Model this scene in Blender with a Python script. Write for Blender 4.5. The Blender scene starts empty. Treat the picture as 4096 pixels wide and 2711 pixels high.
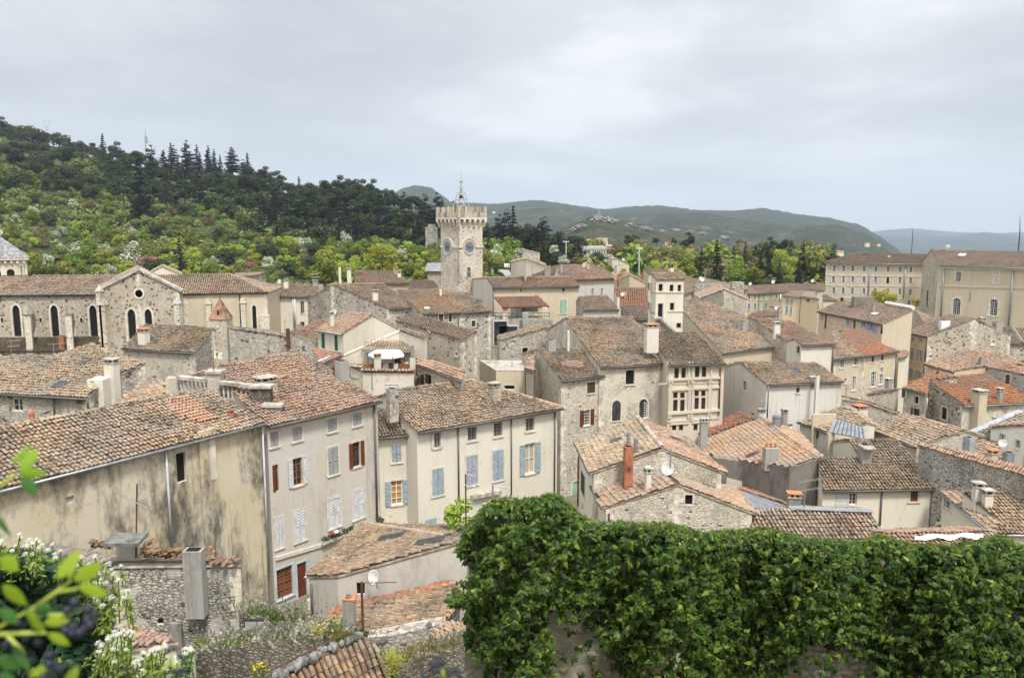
import bpy, bmesh, math, random
import numpy as np
from mathutils import Vector, Matrix
from mathutils.geometry import tessellate_polygon, delaunay_2d_cdt
rnd = random.Random(7)
RNG = np.random.default_rng(11)
SC = bpy.context.scene
COL = SC.collection
# ------------------------------------------------------------------ camera model
F = 3124.0; CX = 2048.0; CY = 1355.5; TILT = math.radians(7.87)
CAM = Vector((0, 0, 21.0))
FW = Vector((0, math.cos(TILT), -math.sin(TILT)))
UP = Vector((0, math.sin(TILT), math.cos(TILT)))
RT = Vector((1, 0, 0))
def ray(p):
    return RT * ((p[0] - CX) / F) + FW + UP * ((CY - p[1]) / F)
def slope_at(y):
    r = ray((CX, y)); return -r.z / r.y
def at_z(p, z):
    r = ray(p); return CAM + r * ((z - CAM.z) / r.z)
def at_Y(p, Y):
    r = ray(p); return CAM + r * (Y / r.y)
def mpp(Y):            # metres per source pixel at forward distance Y
    return Y / F * 1.02
def on_plane(p, o, n):
    r = ray(p); return CAM + r * ((o - CAM).dot(n) / r.dot(n))
def ZM(x0, y0, s):
    return lambda x, y: (x0 + x / s, y0 + y / s)
D = ZM(0, 0, 2369/4096); S = ZM(0, 0, 1)
A1 = ZM(0,400,2.2402); A2 = ZM(1000,600,2.2402); A3 = ZM(2000,700,2.2402); A4 = ZM(3000,800,2.0903)
A5 = ZM(0,1000,2.2402); A6 = ZM(1000,1050,2.2402); A7 = ZM(2000,1100,2.2402); A8 = ZM(3000,1150,2.0903)
B1 = ZM(0,1500,2.2402); B2 = ZM(900,1550,2.2402); B3 = ZM(1800,1550,2.2402); B4 = ZM(2700,1600,2.6129)
B5 = ZM(3300,1600,2.4121); B6 = ZM(0,2011,2.2402); B7 = ZM(1000,2011,2.2402); B8 = ZM(1800,1900,1.0318)
C1 = ZM(1700,700,3.137); C2 = ZM(2400,1000,3.948); C3 = ZM(2900,1000,4.48); C4 = ZM(1900,950,3.92)
E1 = ZM(1720,1860,6.03); E3 = ZM(1380,1340,7.128); E4 = ZM(3850,1500,3.484); E5 = ZM(3250,1600,5.2267)
E6 = ZM(2600,1850,3.3843); E7 = ZM(640,1380,4.5558); E8 = ZM(1100,2300,2.889)
SCL = {}
for _n, _s in (('D',2369/4096),('S',1),('A1',2.2402),('A2',2.2402),('A3',2.2402),('A4',2.0903),('A5',2.2402),('A6',2.2402),('A7',2.2402),
               ('A8',2.0903),('B1',2.2402),('B2',2.2402),('B3',2.2402),('B4',2.6129),('B5',2.4121),('B6',2.2402),('B7',2.2402),('B8',1.0318),
               ('C1',3.137),('C2',3.948),('C3',4.48),('C4',3.92),('E1',6.03),('E3',7.128),('E4',3.484),('E5',5.2267),('E6',3.3843),('E7',4.5558),('E8',2.889)):
    SCL[globals()[_n]] = _s

# ------------------------------------------------------------------ materials
def new_mat(name):
    m = bpy.data.materials.new(name); m.use_nodes = True
    nt = m.node_tree; b = nt.nodes['Principled BSDF']
    b.inputs['Roughness'].default_value = 0.9
    b.inputs['Specular IOR Level'].default_value = 0.25
    return m, nt, b
def N(nt, t, **kw):
    n = nt.nodes.new(t)
    for k, v in kw.items():
        if k in ('op', 'operation'): n.operation = v
        else: setattr(n, k, v)
    return n
def pos_scaled(nt, sx, sy, sz, distort=0.0, dscale=2.0):
    g = N(nt, 'ShaderNodeNewGeometry')
    src = g.outputs['Position']
    if distort:
        nz = N(nt, 'ShaderNodeTexNoise'); nz.inputs['Scale'].default_value = dscale; nz.inputs['Detail'].default_value = 2
        nt.links.new(src, nz.inputs['Vector'])
        va = N(nt, 'ShaderNodeVectorMath', op='MULTIPLY_ADD')
        nt.links.new(nz.outputs['Color'], va.inputs[0]); va.inputs[1].default_value = (distort,)*3
        nt.links.new(src, va.inputs[2]); src = va.outputs[0]
    m = N(nt, 'ShaderNodeVectorMath', op='MULTIPLY'); m.inputs[1].default_value = (sx, sy, sz)
    nt.links.new(src, m.inputs[0]); return m.outputs[0]
def noise(nt, vec, scale, detail=4, rough=0.55):
    n = N(nt, 'ShaderNodeTexNoise'); n.inputs['Scale'].default_value = scale
    n.inputs['Detail'].default_value = detail; n.inputs['Roughness'].default_value = rough
    nt.links.new(vec, n.inputs['Vector']); return n.outputs['Fac']
def ramp(nt, fac, stops, interp='LINEAR'):
    r = N(nt, 'ShaderNodeValToRGB'); cr = r.color_ramp; cr.interpolation = interp
    while len(cr.elements) < len(stops): cr.elements.new(0.5)
    for e, (p, c) in zip(cr.elements, stops):
        e.position = p; e.color = (c[0], c[1], c[2], 1) if not isinstance(c, (int, float)) else (c, c, c, 1)
    nt.links.new(fac, r.inputs['Fac']); return r.outputs['Color']
def mix(nt, fac, a, b, mode='MIX'):
    m = N(nt, 'ShaderNodeMix'); m.data_type = 'RGBA'; m.blend_type = mode
    for sock, v in ((m.inputs[0], fac), (m.inputs[6], a), (m.inputs[7], b)):
        if isinstance(v, (int, float)): sock.default_value = v
        elif isinstance(v, (tuple, list)): sock.default_value = (v[0], v[1], v[2], 1)
        else: nt.links.new(v, sock)
    return m.outputs[2]
def bump(nt, b, h, strength=0.5, dist=0.03):
    bp = N(nt, 'ShaderNodeBump'); bp.inputs['Strength'].default_value = strength; bp.inputs['Distance'].default_value = dist
    nt.links.new(h, bp.inputs['Height']); nt.links.new(bp.outputs['Normal'], b.inputs['Normal'])
_mc = {}
def flat(name, c, rough=0.8, metal=0.0, var=0.12, spec=0.25):
    if name in _mc: return _mc[name]
    m, nt, b = new_mat(name)
    v = pos_scaled(nt, 1, 1, 0.6)
    n = noise(nt, v, 2.3, 5)
    d = tuple(max(0, x * (1 - var * 2)) for x in c); l = tuple(min(1, x * (1 + var)) for x in c)
    nt.links.new(ramp(nt, n, [(0.3, d), (0.62, l)]), b.inputs['Base Color'])
    b.inputs['Roughness'].default_value = rough; b.inputs['Metallic'].default_value = metal
    b.inputs['Specular IOR Level'].default_value = spec
    _mc[name] = m; return m
def tile_mat(name, cols, moss=0.3, mosscol=(0.07, 0.055, 0.03), lichen=0.15):
    if name in _mc: return _mc[name]
    m, nt, b = new_mat(name)
    g = N(nt, 'ShaderNodeNewGeometry')
    k = len(cols); av = [sum(c[i] for c in cols) / k for i in range(3)]
    cols = [tuple(min(.75, (c[i] * .68 + av[i] * .32) * 0.98) for i in range(3)) for c in cols]
    c = ramp(nt, g.outputs['Random Per Island'], [(i / k, cc) for i, cc in enumerate(cols)], 'CONSTANT')
    p = pos_scaled(nt, 1, 1, 1)
    big = noise(nt, p, 0.55, 5, 0.6)
    med = noise(nt, p, 3.5, 4, 0.65)
    c = mix(nt, ramp(nt, med, [(0.3, 0.0), (0.75, 0.55)]), c, tuple(x * 0.42 for x in cols[0]))
    bp_ = noise(nt, p, 0.28, 4, 0.6)
    gm = tuple(sum(av) / 3 * k for k in (.78, .74, .66))
    c = mix(nt, ramp(nt, bp_, [(.42, 0.0), (.62, .55)]), c, gm)
    # pale lichen flecks
    fl = noise(nt, p, 9.0, 3, 0.7)
    c = mix(nt, ramp(nt, fl, [(0.58, 0.0), (0.72, lichen)]), c, (0.55, 0.5, 0.38))
    sp_ = noise(nt, p, 2.2, 6, 0.75)
    c = mix(nt, ramp(nt, sp_, [(.59, 0.0), (.7, .35 + moss * .35)]), c, (.075,.06,.045))
    # moss and soot patches
    mm = N(nt, 'ShaderNodeMath', op='MULTIPLY'); nt.links.new(big, mm.inputs[0]); nt.links.new(med, mm.inputs[1])
    t0 = 0.43 - 0.2 * moss
    c = mix(nt, ramp(nt, mm.outputs[0], [(max(0.02, t0 - 0.1), 0.0), (t0 + 0.06, min(0.9, moss * 1.6))]), c, mosscol)
    nt.links.new(c, b.inputs['Base Color'])
    bump(nt, b, med, 0.4, 0.02)
    _mc[name] = m; return m
def stone_mat(name, c1, c2, c3, mortar, scale=3.2, edge=0.07, holes=0.0, stain=0.35, staincol=(0.09, 0.08, 0.07), flatz=1.7, plaster=None, pamt=0.0):
    if name in _mc: return _mc[name]
    m, nt, b = new_mat(name)
    v = pos_scaled(nt, scale, scale, scale * flatz, 0.3, 1.3)
    nf = N(nt, 'ShaderNodeTexNoise'); nf.inputs['Scale'].default_value = 2.2; nf.inputs['Detail'].default_value = 3; nt.links.new(v, nf.inputs['Vector'])
    vj = N(nt, 'ShaderNodeVectorMath', op='MULTIPLY_ADD'); nt.links.new(nf.outputs['Color'], vj.inputs[0]); vj.inputs[1].default_value = (.55,.55,.4); nt.links.new(v, vj.inputs[2])
    vo = N(nt, 'ShaderNodeTexVoronoi'); vo.inputs['Scale'].default_value = 1; nt.links.new(vj.outputs[0], vo.inputs['Vector'])
    ve = N(nt, 'ShaderNodeTexVoronoi', feature='DISTANCE_TO_EDGE'); ve.inputs['Scale'].default_value = 1; nt.links.new(vj.outputs[0], ve.inputs['Vector'])
    v2 = N(nt, 'ShaderNodeTexVoronoi'); v2.inputs['Scale'].default_value = 2.1; nt.links.new(vj.outputs[0], v2.inputs['Vector'])
    sep = N(nt, 'ShaderNodeSeparateColor'); nt.links.new(vo.outputs['Color'], sep.inputs[0])
    sp2 = N(nt, 'ShaderNodeSeparateColor'); nt.links.new(v2.outputs['Color'], sp2.inputs[0])
    c = ramp(nt, sep.outputs[0], [(0.0, c1), (0.4, c2), (0.75, c3), (1.0, tuple(min(1, x * 1.3) for x in c2))])
    c = mix(nt, ramp(nt, sp2.outputs[1], [(.55, 0.0), (.6, .55)]), c, tuple(min(1, x * 1.15) for x in c2))
    p = pos_scaled(nt, 1, 1, 1)
    fine = noise(nt, p, 8, 5, 0.7)
    c = mix(nt, ramp(nt, fine, [(0.35, 0.0), (0.75, 0.6)]), c, tuple(x * 0.42 for x in c1))
    wob = N(nt, 'ShaderNodeMath', op='MULTIPLY_ADD'); nt.links.new(fine, wob.inputs[0]); wob.inputs[1].default_value = -0.12; nt.links.new(ve.outputs['Distance'], wob.inputs[2])
    wob2 = N(nt, 'ShaderNodeMath', op='ADD'); nt.links.new(wob.outputs[0], wob2.inputs[0]); wob2.inputs[1].default_value = 0.055
    e = ramp(nt, wob2.outputs[0], [(edge * 0.2, 0.9), (edge, 0.0)])
    c = mix(nt, e, c, mortar)
    tone = noise(nt, p, 0.22, 4, .6)
    c = mix(nt, ramp(nt, tone, [(.35, .0), (.7, .22)]), c, tuple(min(1, x * 1.3) for x in c2))
    if holes:
        hm = ramp(nt, sep.outputs[1], [(1 - holes, 0.0), (1 - holes + 0.02, 1.0)])
        c = mix(nt, hm, c, (0.11, 0.095, 0.075))
    if plaster:
        pn = noise(nt, pos_scaled(nt, 1, 1, 0.8), 0.9, 6, 0.6)
        pm = ramp(nt, pn, [(0.56 - pamt * 0.3, 0.0), (0.6 - pamt * 0.3, 1.0)])
        c = mix(nt, pm, c, plaster)
    st = noise(nt, pos_scaled(nt, 1, 1, 0.45), 0.5, 6, 0.65)
    c = mix(nt, ramp(nt, st, [(0.48, 0.0), (0.7, stain)]), c, staincol)
    nt.links.new(c, b.inputs['Base Color'])
    bump(nt, b, ve.outputs['Distance'], 0.7, 0.06)
    _mc[name] = m; return m
def plaster_mat(name, c, stain=(0.2, 0.18, 0.15), amt=0.35, streak=0.35, warm=(0.5, 0.4, 0.25), wamt=0.15, sc=0.6, thr=0.5, patch=0.0, rub=0.7, sharp=0.2):
    if name in _mc: return _mc[name]
    m, nt, b = new_mat(name)
    p = pos_scaled(nt, 1, 1, 1)
    ps = pos_scaled(nt, 1, 1, streak)
    n1 = noise(nt, ps, sc, 8, 0.68)
    nsp = noise(nt, pos_scaled(nt, 1, 1, .55), 3.2, 7, .7); nad = N(nt, 'ShaderNodeMath', op='MULTIPLY_ADD'); nt.links.new(nsp, nad.inputs[0]); nad.inputs[1].default_value = .3; nad2 = N(nt, 'ShaderNodeMath', op='SUBTRACT'); nt.links.new(n1, nad2.inputs[0]); nad2.inputs[1].default_value = .15; nt.links.new(nad2.outputs[0], nad.inputs[2]); n1 = nad.outputs[0]
    n2 = noise(nt, p, 0.35, 4, 0.5)
    n3 = noise(nt, p, 14, 3, 0.6)
    col = mix(nt, ramp(nt, n2, [(0.4, 0.0), (0.7, wamt)]), c, warm)
    col = mix(nt, ramp(nt, n3, [(0.3, 0.16), (0.7, 0.0)]), col, tuple(x * 0.55 for x in c))
    if patch:
        n4 = noise(nt, p, 1.7, 5, 0.6)
        col = mix(nt, ramp(nt, n4, [(0.6, 0.0), (0.64, patch)]), col, tuple(min(1, x * 1.3) for x in c))
    # thin rain drips
    dr = noise(nt, pos_scaled(nt, 2.6, 2.6, 0.12), 1.0, 6, 0.7)
    col = mix(nt, ramp(nt, dr, [(.56, 0.0), (.72, amt * 0.75)]), col, tuple(x * .8 for x in stain))
    # hairline cracks
    cv = N(nt, 'ShaderNodeTexVoronoi', feature='DISTANCE_TO_EDGE'); cv.inputs['Scale'].default_value = 0.55; nt.links.new(pos_scaled(nt, 1, 1, .6, .9, .8), cv.inputs['Vector'])
    ck = N(nt, 'ShaderNodeMath', op='MULTIPLY'); nt.links.new(ramp(nt, cv.outputs['Distance'], [(0.002, .3), (0.008, 0.0)]), ck.inputs[0]); nt.links.new(ramp(nt, n2, [(.45, 0.0), (.55, 1.0)]), ck.inputs[1])
    col = mix(nt, ck.outputs[0], col, tuple(x * .35 for x in c))
    # lost render showing rubble
    lv = N(nt, 'ShaderNodeTexVoronoi'); lv.inputs['Scale'].default_value = 4.5; nt.links.new(pos_scaled(nt, 1, 1, 1.6, .1, 3), lv.inputs['Vector'])
    n5 = noise(nt, p, 0.75, 7, .62); ls = N(nt, 'ShaderNodeSeparateColor'); nt.links.new(lv.outputs['Color'], ls.inputs[0])
    col = mix(nt, ramp(nt, n5, [(.655, 0.0), (.675, rub)]), col, ramp(nt, ls.outputs[0], [(0, tuple(x * .55 for x in c)), (1, tuple(x * .95 for x in c))]))
    col = mix(nt, ramp(nt, n1, [(thr, 0.0), (thr + sharp, amt)]), col, stain)
    nt.links.new(col, b.inputs['Base Color'])
    bump(nt, b, n3, 0.25, 0.01)
    _mc[name] = m; return m

# ---- tile palettes (linear)
TAN = tile_mat('tile_tan', [(.46,.35,.24),(.38,.23,.15),(.52,.42,.29),(.33,.19,.13),(.42,.31,.2),(.55,.44,.31),(.44,.27,.18),(.26,.18,.13),(.5,.36,.25),(.38,.29,.2)], 0.52)
PINK = tile_mat('tile_rose', [(.48,.29,.2),(.42,.25,.18),(.54,.38,.27),(.36,.19,.14),(.5,.35,.25),(.44,.3,.2),(.53,.32,.22),(.32,.2,.15),(.46,.29,.21)], 0.5)
PALE = tile_mat('tile_pale', [(0.45,0.34,0.234),(0.504,0.405,0.279),(0.387,0.267,0.18),(0.468,0.304,0.207),(0.54,0.442,0.306),(0.36,0.248,0.162),(0.45,0.368,0.252),(0.306,0.221,0.153)], 0.46)
MOSSY = tile_mat('tile_mossy', [(.36,.27,.18),(.28,.2,.14),(.44,.34,.23),(.2,.15,.1),(.38,.24,.16),(.3,.24,.16),(.42,.3,.2),(.16,.12,.09)], 0.62)
DARKM = tile_mat('tile_dark_moss', [(.17,.13,.08),(.12,.09,.06),(.2,.13,.08),(.1,.08,.05),(.15,.12,.06),(.19,.1,.06)], 0.8, (.05,.045,.02), 0.1)
GREYT = tile_mat('tile_grey', [(.25,.21,.19),(.32,.27,.24),(.2,.16,.15),(.28,.22,.18),(.36,.31,.27),(.18,.15,.13)], 0.35)
RED = tile_mat('tile_red', [(.46,.2,.12),(.4,.17,.1),(.5,.23,.14),(.42,.19,.12),(.36,.16,.1),(.48,.24,.15)], 0.22, lichen=0.12)
ORANGE = tile_mat('tile_orange', [(0.442,0.19,0.085),(0.425,0.162,0.076),(0.468,0.218,0.104),(0.399,0.171,0.085),(0.451,0.237,0.123)], 0.16, (.3,.14,.07), 0.05)
ROSEM = tile_mat('tile_rose_new', [(0.478,0.342,0.257),(0.442,0.294,0.218),(0.515,0.389,0.294),(0.405,0.266,0.19),(0.497,0.351,0.257),(0.46,0.314,0.237)], 0.14, (.2,.14,.1), 0.1)
MIXO = tile_mat('tile_mixed_orange', [(0.464,0.352,0.232),(0.482,0.22,0.112),(0.499,0.396,0.267),(0.43,0.238,0.146),(0.499,0.299,0.172),(0.464,0.185,0.086),(0.516,0.431,0.301),(0.396,0.22,0.129),(0.482,0.352,0.232),(0.361,0.229,0.155)], 0.34)
BROWNT = tile_mat('tile_brown', [(.3,.21,.16),(.27,.18,.14),(.35,.25,.19),(.31,.2,.15),(.25,.18,.14),(.33,.24,.18)], 0.45)
PAN = flat('pan_tiles_dirty', (.115,.08,.055), .95, var=.4)  # shade of the tile gaps painted into the pan colour, with dirt and moss
NEWT = tile_mat('tile_new_salmon', [(.55,.29,.17),(.58,.33,.2),(.52,.26,.15),(.56,.31,.19)], .2, (.3,.16,.1), .08)
OLDCLAY = tile_mat('tile_old_clay', [(0.386,0.27,0.172),(0.336,0.207,0.129),(0.437,0.342,0.215),(0.277,0.171,0.112),(0.42,0.261,0.155),(0.235,0.171,0.112),(0.462,0.378,0.241),(0.37,0.216,0.129)], .66, (.085,.07,.045))
# ---- walls
ST_CREAM = stone_mat('stone_cream', (.47,.41,.32),(.58,.52,.43),(.33,.29,.23),(.25,.22,.17), 3.6, 0.06, 0.05, 0.42, plaster=(.5,.45,.36), pamt=0.12)
ST_GREY = stone_mat('stone_grey', (.39,.355,.3),(.54,.5,.43),(.27,.245,.2),(.17,.15,.12), 2.9, 0.07, 0.07, 0.55)
ST_DARK = stone_mat('stone_dark', (.36,.33,.28),(.5,.47,.4),(.22,.2,.17),(.12,.105,.085), 3.4, 0.08, 0.1, 0.7)
ST_HOLEY = stone_mat('stone_holey', (.42,.355,.27),(.53,.47,.38),(.33,.28,.21),(.3,.25,.19), 4.0, 0.06, 0.1, 0.3, flatz=1.4)
ST_TOWER = stone_mat('stone_tower', (.58,.51,.41),(.72,.66,.55),(.44,.38,.3),(.33,.28,.22), 3.2, 0.06, 0.03, 0.3, flatz=1.5)
ST_NEAR = stone_mat('stone_rubble', (.42,.39,.34),(.6,.57,.51),(.26,.24,.21),(.07,.062,.05), 5.0, 0.14, 0.06, 0.65, flatz=1.8)
ST_BRIGHT = stone_mat('stone_bright', (.5,.44,.34),(.64,.59,.49),(.38,.33,.26),(.22,.19,.15), 4.4, 0.06, 0.03, 0.5, (.1,.09,.07), 1.9)
ST_RUIN = stone_mat('stone_ruin', (.17,.155,.125),(.33,.3,.25),(.1,.088,.066),(.03,.027,.018), 5.0, 0.17, 0.1, 0.9, (.04,.042,.016), 1.6)
ST_HALL = stone_mat('stone_half_plastered', (.5,.43,.33),(.63,.57,.47),(.38,.33,.26),(.27,.23,.18), 3.2, 0.06, 0.03, 0.42, plaster=(.58,.53,.43), pamt=0.3)
PL_STAIN = plaster_mat('plaster_heavy_stain', (0.591,0.529,0.405), (.085,.078,.066), 0.93, 0.38, (.5,.34,.12), 0.45, 0.42, 0.44, sharp=.17)
PL_GREY = plaster_mat('plaster_warm_grey', (0.555,0.523,0.472), (.2,.18,.15), 0.5, 0.4, (.52,.43,.28), 0.3, 0.5, 0.52)
PL_CREAM = plaster_mat('plaster_cream', (.7,.65,.53), (.35,.31,.25), 0.3, 0.4, wamt=0.1)
PL_LIGHT = plaster_mat('plaster_light', (.68,.635,.54), (.3,.27,.23), 0.35, 0.3, wamt=0.12, thr=0.52)
PL_PALE = plaster_mat('plaster_pale_streaked', (0.638,0.614,0.568), (.16,.15,.13), 0.6, 0.1, (.5,.33,.12), 0.22, 0.9, 0.56)
PL_TAN = plaster_mat('plaster_tan', (.58,.5,.37), (.27,.23,.18), 0.35, 0.3, wamt=0.12)
PL_CONC = plaster_mat('concrete_stained', (0.356,0.343,0.317), (.09,.08,.07), 0.7, 0.25, wamt=0.1)
PL_DARK = plaster_mat('plaster_dark_stain', (.22,.2,.175), (.08,.075,.065), 0.75, 0.6, wamt=0.1, sc=0.9)
PL_PINK = plaster_mat('plaster_pink', (.72,.53,.38), (.3,.22,.17), 0.25, 0.3, wamt=0.1)
PL_YEL = plaster_mat('plaster_yellow', (0.734,0.616,0.421), (.45,.38,.28), 0.2, 0.4, wamt=0.05)
PL_WHITE = plaster_mat('plaster_white', (0.77,0.749,0.686), (.45,.42,.35), 0.3, 0.3, wamt=0.05)
PL_OCHRE = plaster_mat('plaster_ochre', (.52,.42,.27), (.3,.25,.18), 0.3, 0.3, wamt=0.1)
PL_GREEN = plaster_mat('plaster_greygreen', (.3,.28,.2), (.16,.15,.11), 0.4, 0.3)
RENAIS = plaster_mat('ashlar_warm', (0.63,0.562,0.451), (.28,.24,.18), 0.35, 0.4, wamt=0.2)
TRIM = flat('limestone_trim', (.6,.55,.46), 0.85)
TRIM_G = flat('limestone_trim_grey', (.42,.39,.34), 0.9, var=0.25)
MORTAR = flat('mortar_edge', (.36,.31,.25), 0.95, var=0.3)
ZINC = flat('zinc', (.33,.35,.38), 0.45, 0.5)
ZINCD = flat('zinc_dark', (.13,.13,.13), 0.5, 0.3)
PIPEW = flat('pipe_pale_grey', (.5,.52,.55), 0.5)
RUST = flat('rusty_iron', (.12,.05,.025), 0.8)
BRICK = flat('brick_red', (.34,.13,.07), 0.9, var=0.35)
TERRA = flat('terracotta', (.5,.2,.1), 0.8)
WHITE = flat('white_paint', (.76,.76,.76), 0.5, var=0.05)
OFFW = flat('offwhite_paint', (.64,.62,.57), 0.6, var=0.06)
IRON = flat('iron_dark', (.03,.03,.03), 0.5)
IRONG = flat('iron_grey', (.3,.3,.31), 0.5, 0.4)
WOODD = flat('wood_dark', (.1,.05,.03), 0.7)
WOODB = flat('wood_brown', (.22,.1,.045), 0.6)
MAROON = flat('wood_maroon', (.13,.035,.02), 0.6)
WOODG = flat('wood_weathered', (.25,.23,.2), 0.85, var=0.25)
def louvre_mat(name, c):
    m, nt, b = new_mat(name)
    w = N(nt, 'ShaderNodeTexWave'); w.bands_direction = 'Z'; w.inputs['Scale'].default_value = 3.2; w.inputs['Distortion'].default_value = 0.3
    g = N(nt, 'ShaderNodeNewGeometry'); nt.links.new(g.outputs['Position'], w.inputs['Vector'])
    n = noise(nt, g.outputs['Position'], 3, 4)
    col = ramp(nt, n, [(0.3, tuple(x * 0.75 for x in c)), (0.65, c)])
    nt.links.new(col, b.inputs['Base Color']); bump(nt, b, w.outputs['Fac'], 0.8, 0.03)
    b.inputs['Roughness'].default_value = 0.7
    return m
SH = {'grey': louvre_mat('shutter_grey', (.36,.36,.36)), 'white': louvre_mat('shutter_white', (.66,.67,.69)), 'blue': louvre_mat('shutter_blue', (.34,.42,.48)),
      'lilac': louvre_mat('shutter_lilac', (.4,.42,.5)), 'brown': MAROON, 'rust': flat('shutter_rust', (.15,.04,.015), 0.6), 'green': flat('shutter_green', (.01,.1,.045), 0.6),
      'dgreen': flat('shutter_dark_green', (.02,.07,.055), 0.6), 'mint': flat('shutter_mint', (.27,.42,.31), 0.7), 'black': flat('shutter_black', (.05,.048,.046), 0.8, var=0.3),
      'sage': flat('shutter_sage', (.36,.42,.3), 0.7), 'teal': flat('shutter_teal', (.14,.3,.34), 0.7), 'dbrown': flat('shutter_dark_brown', (.07,.045,.035), 0.8),
      'sky': flat('shutter_sky_blue', (.25,.36,.62), 0.7), 'cream': flat('shutter_cream', (.66,.6,.48), 0.7)}
FR = {'white': WHITE, 'brown': WOODB, 'dark': WOODD, 'grey': flat('frame_grey', (.3,.29,.27), 0.7), 'off': OFFW}
def glass_mat():
    m, nt, b = new_mat('window_glass')
    p = pos_scaled(nt, 1, 1, 1)
    n = noise(nt, p, 1.3, 3)
    nt.links.new(ramp(nt, n, [(0.35, (.012,.014,.018)), (0.65, (.05,.052,.055))]), b.inputs['Base Color'])
    b.inputs['Roughness'].default_value = 0.12; b.inputs['Specular IOR Level'].default_value = 0.5
    return m
GLASS = glass_mat()
DARK = flat('dark_interior', (.012,.011,.01), 0.9)
CURT = flat('curtain_amber', (.42,.24,.07), 0.9)
CURTW = flat('curtain_beige', (.45,.36,.27), 0.9)

# ------------------------------------------------------------------ object helpers
LOC = {}
def tag(o, label=None, cat=None, group=None, kind=None):
    if label: o['label'] = label
    if cat: o['category'] = cat
    if group: o['group'] = group
    if kind: o['kind'] = kind
    return o
def mesh_obj(name, verts, faces, mats, parent=None, midx=None, smooth=False):
    org = Vector((0, 0, 0))
    if parent is not None: org = LOC[parent.name]
    me = bpy.data.meshes.new(name)
    v = np.asarray([tuple(x) for x in verts], dtype=float) if not isinstance(verts, np.ndarray) else verts
    if len(v): v = v - np.array(org)
    me.from_pydata(v.tolist(), [], [tuple(f) for f in faces] if not isinstance(faces, np.ndarray) else faces.tolist())
    if not isinstance(mats, (list, tuple)): mats = [mats]
    for m in mats: me.materials.append(m)
    if midx is not None: me.polygons.foreach_set('material_index', np.asarray(midx, dtype=np.int32))
    if smooth: me.polygons.foreach_set('use_smooth', np.ones(len(me.polygons), dtype=bool))
    me.update()
    o = bpy.data.objects.new(name, me); COL.objects.link(o)
    if parent is not None: o.parent = parent
    LOC[o.name] = org
    return o
def empty(name, loc, label=None, cat=None, group=None):
    o = bpy.data.objects.new(name, None); COL.objects.link(o); o.location = loc; o.empty_display_size = 0.3
    LOC[o.name] = Vector(loc); tag(o, label, cat, group); return o
class MB:
    """collects geometry for one mesh"""
    def __init__(s): s.v = []; s.f = []; s.m = []
    def add(s, vs, fs, m=0):
        k = len(s.v); s.v += [tuple(x) for x in vs]
        for f in fs: s.f.append(tuple(i + k for i in f)); s.m.append(m)
    def box(s, o, U, W, H, u0, u1, w0, w1, h0, h1, m=0):
        vs = [o + U * a + W * b + H * c for c in (h0, h1) for b in (w0, w1) for a in (u0, u1)]
        s.add(vs, [(0,2,3,1),(4,5,7,6),(0,1,5,4),(2,6,7,3),(0,4,6,2),(1,3,7,5)], m)
    def abox(s, x0, x1, y0, y1, z0, z1, m=0):
        s.box(Vector((0,0,0)), Vector((1,0,0)), Vector((0,1,0)), Vector((0,0,1)), x0, x1, y0, y1, z0, z1, m)
    def prism(s, pts, z0, z1, m=0):
        n = len(pts)
        vs = [(p[0], p[1], z0) for p in pts] + [(p[0], p[1], z1) for p in pts]
        s.add(vs, [tuple(range(n))[::-1], tuple(range(n, 2*n))] + [(i, (i+1) % n, n+(i+1) % n, n+i) for i in range(n)], m)
    def tube(s, pts, r, seg=8, m=0, cap=True):
        pts = [Vector(p) for p in pts]; rs = r if isinstance(r, (list, tuple)) else [r] * len(pts)
        k = len(s.v); n = len(pts)
        for i, p in enumerate(pts):
            t = (pts[min(i+1, n-1)] - pts[max(i-1, 0)]).normalized()
            a = t.cross(Vector((0, 0, 1)));
            if a.length < 1e-3: a = t.cross(Vector((0, 1, 0)))
            a.normalize(); b = t.cross(a)
            for j in range(seg):
                an = 2 * math.pi * j / seg
                s.v.append(tuple(p + (a * math.cos(an) + b * math.sin(an)) * rs[i]))
        for i in range(n-1):
            for j in range(seg):
                s.f.append((k+i*seg+j, k+i*seg+(j+1) % seg, k+(i+1)*seg+(j+1) % seg, k+(i+1)*seg+j)); s.m.append(m)
        if cap:
            s.f.append(tuple(k + j for j in range(seg))[::-1]); s.m.append(m)
            s.f.append(tuple(k + (n-1)*seg + j for j in range(seg))); s.m.append(m)
    def lathe(s, c, prof, seg=16, m=0, axis=Vector((0,0,1))):
        a = axis.orthogonal().normalized(); b = axis.cross(a); k = len(s.v); c = Vector(c)
        for r, h in prof:
            for j in range(seg):
                an = 2 * math.pi * j / seg
                s.v.append(tuple(c + axis * h + (a * math.cos(an) + b * math.sin(an)) * r))
        for i in range(len(prof)-1):
            for j in range(seg):
                s.f.append((k+i*seg+j, k+i*seg+(j+1) % seg, k+(i+1)*seg+(j+1) % seg, k+(i+1)*seg+j)); s.m.append(m)
        s.f.append(tuple(k + j for j in range(seg))[::-1]); s.m.append(m)
        s.f.append(tuple(k + (len(prof)-1)*seg + j for j in range(seg))); s.m.append(m)
    def build(s, name, mats, parent=None, smooth=False):
        return mesh_obj(name, s.v, s.f, mats, parent, s.m, smooth)
Z3 = Vector((0, 0, 1))

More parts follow.
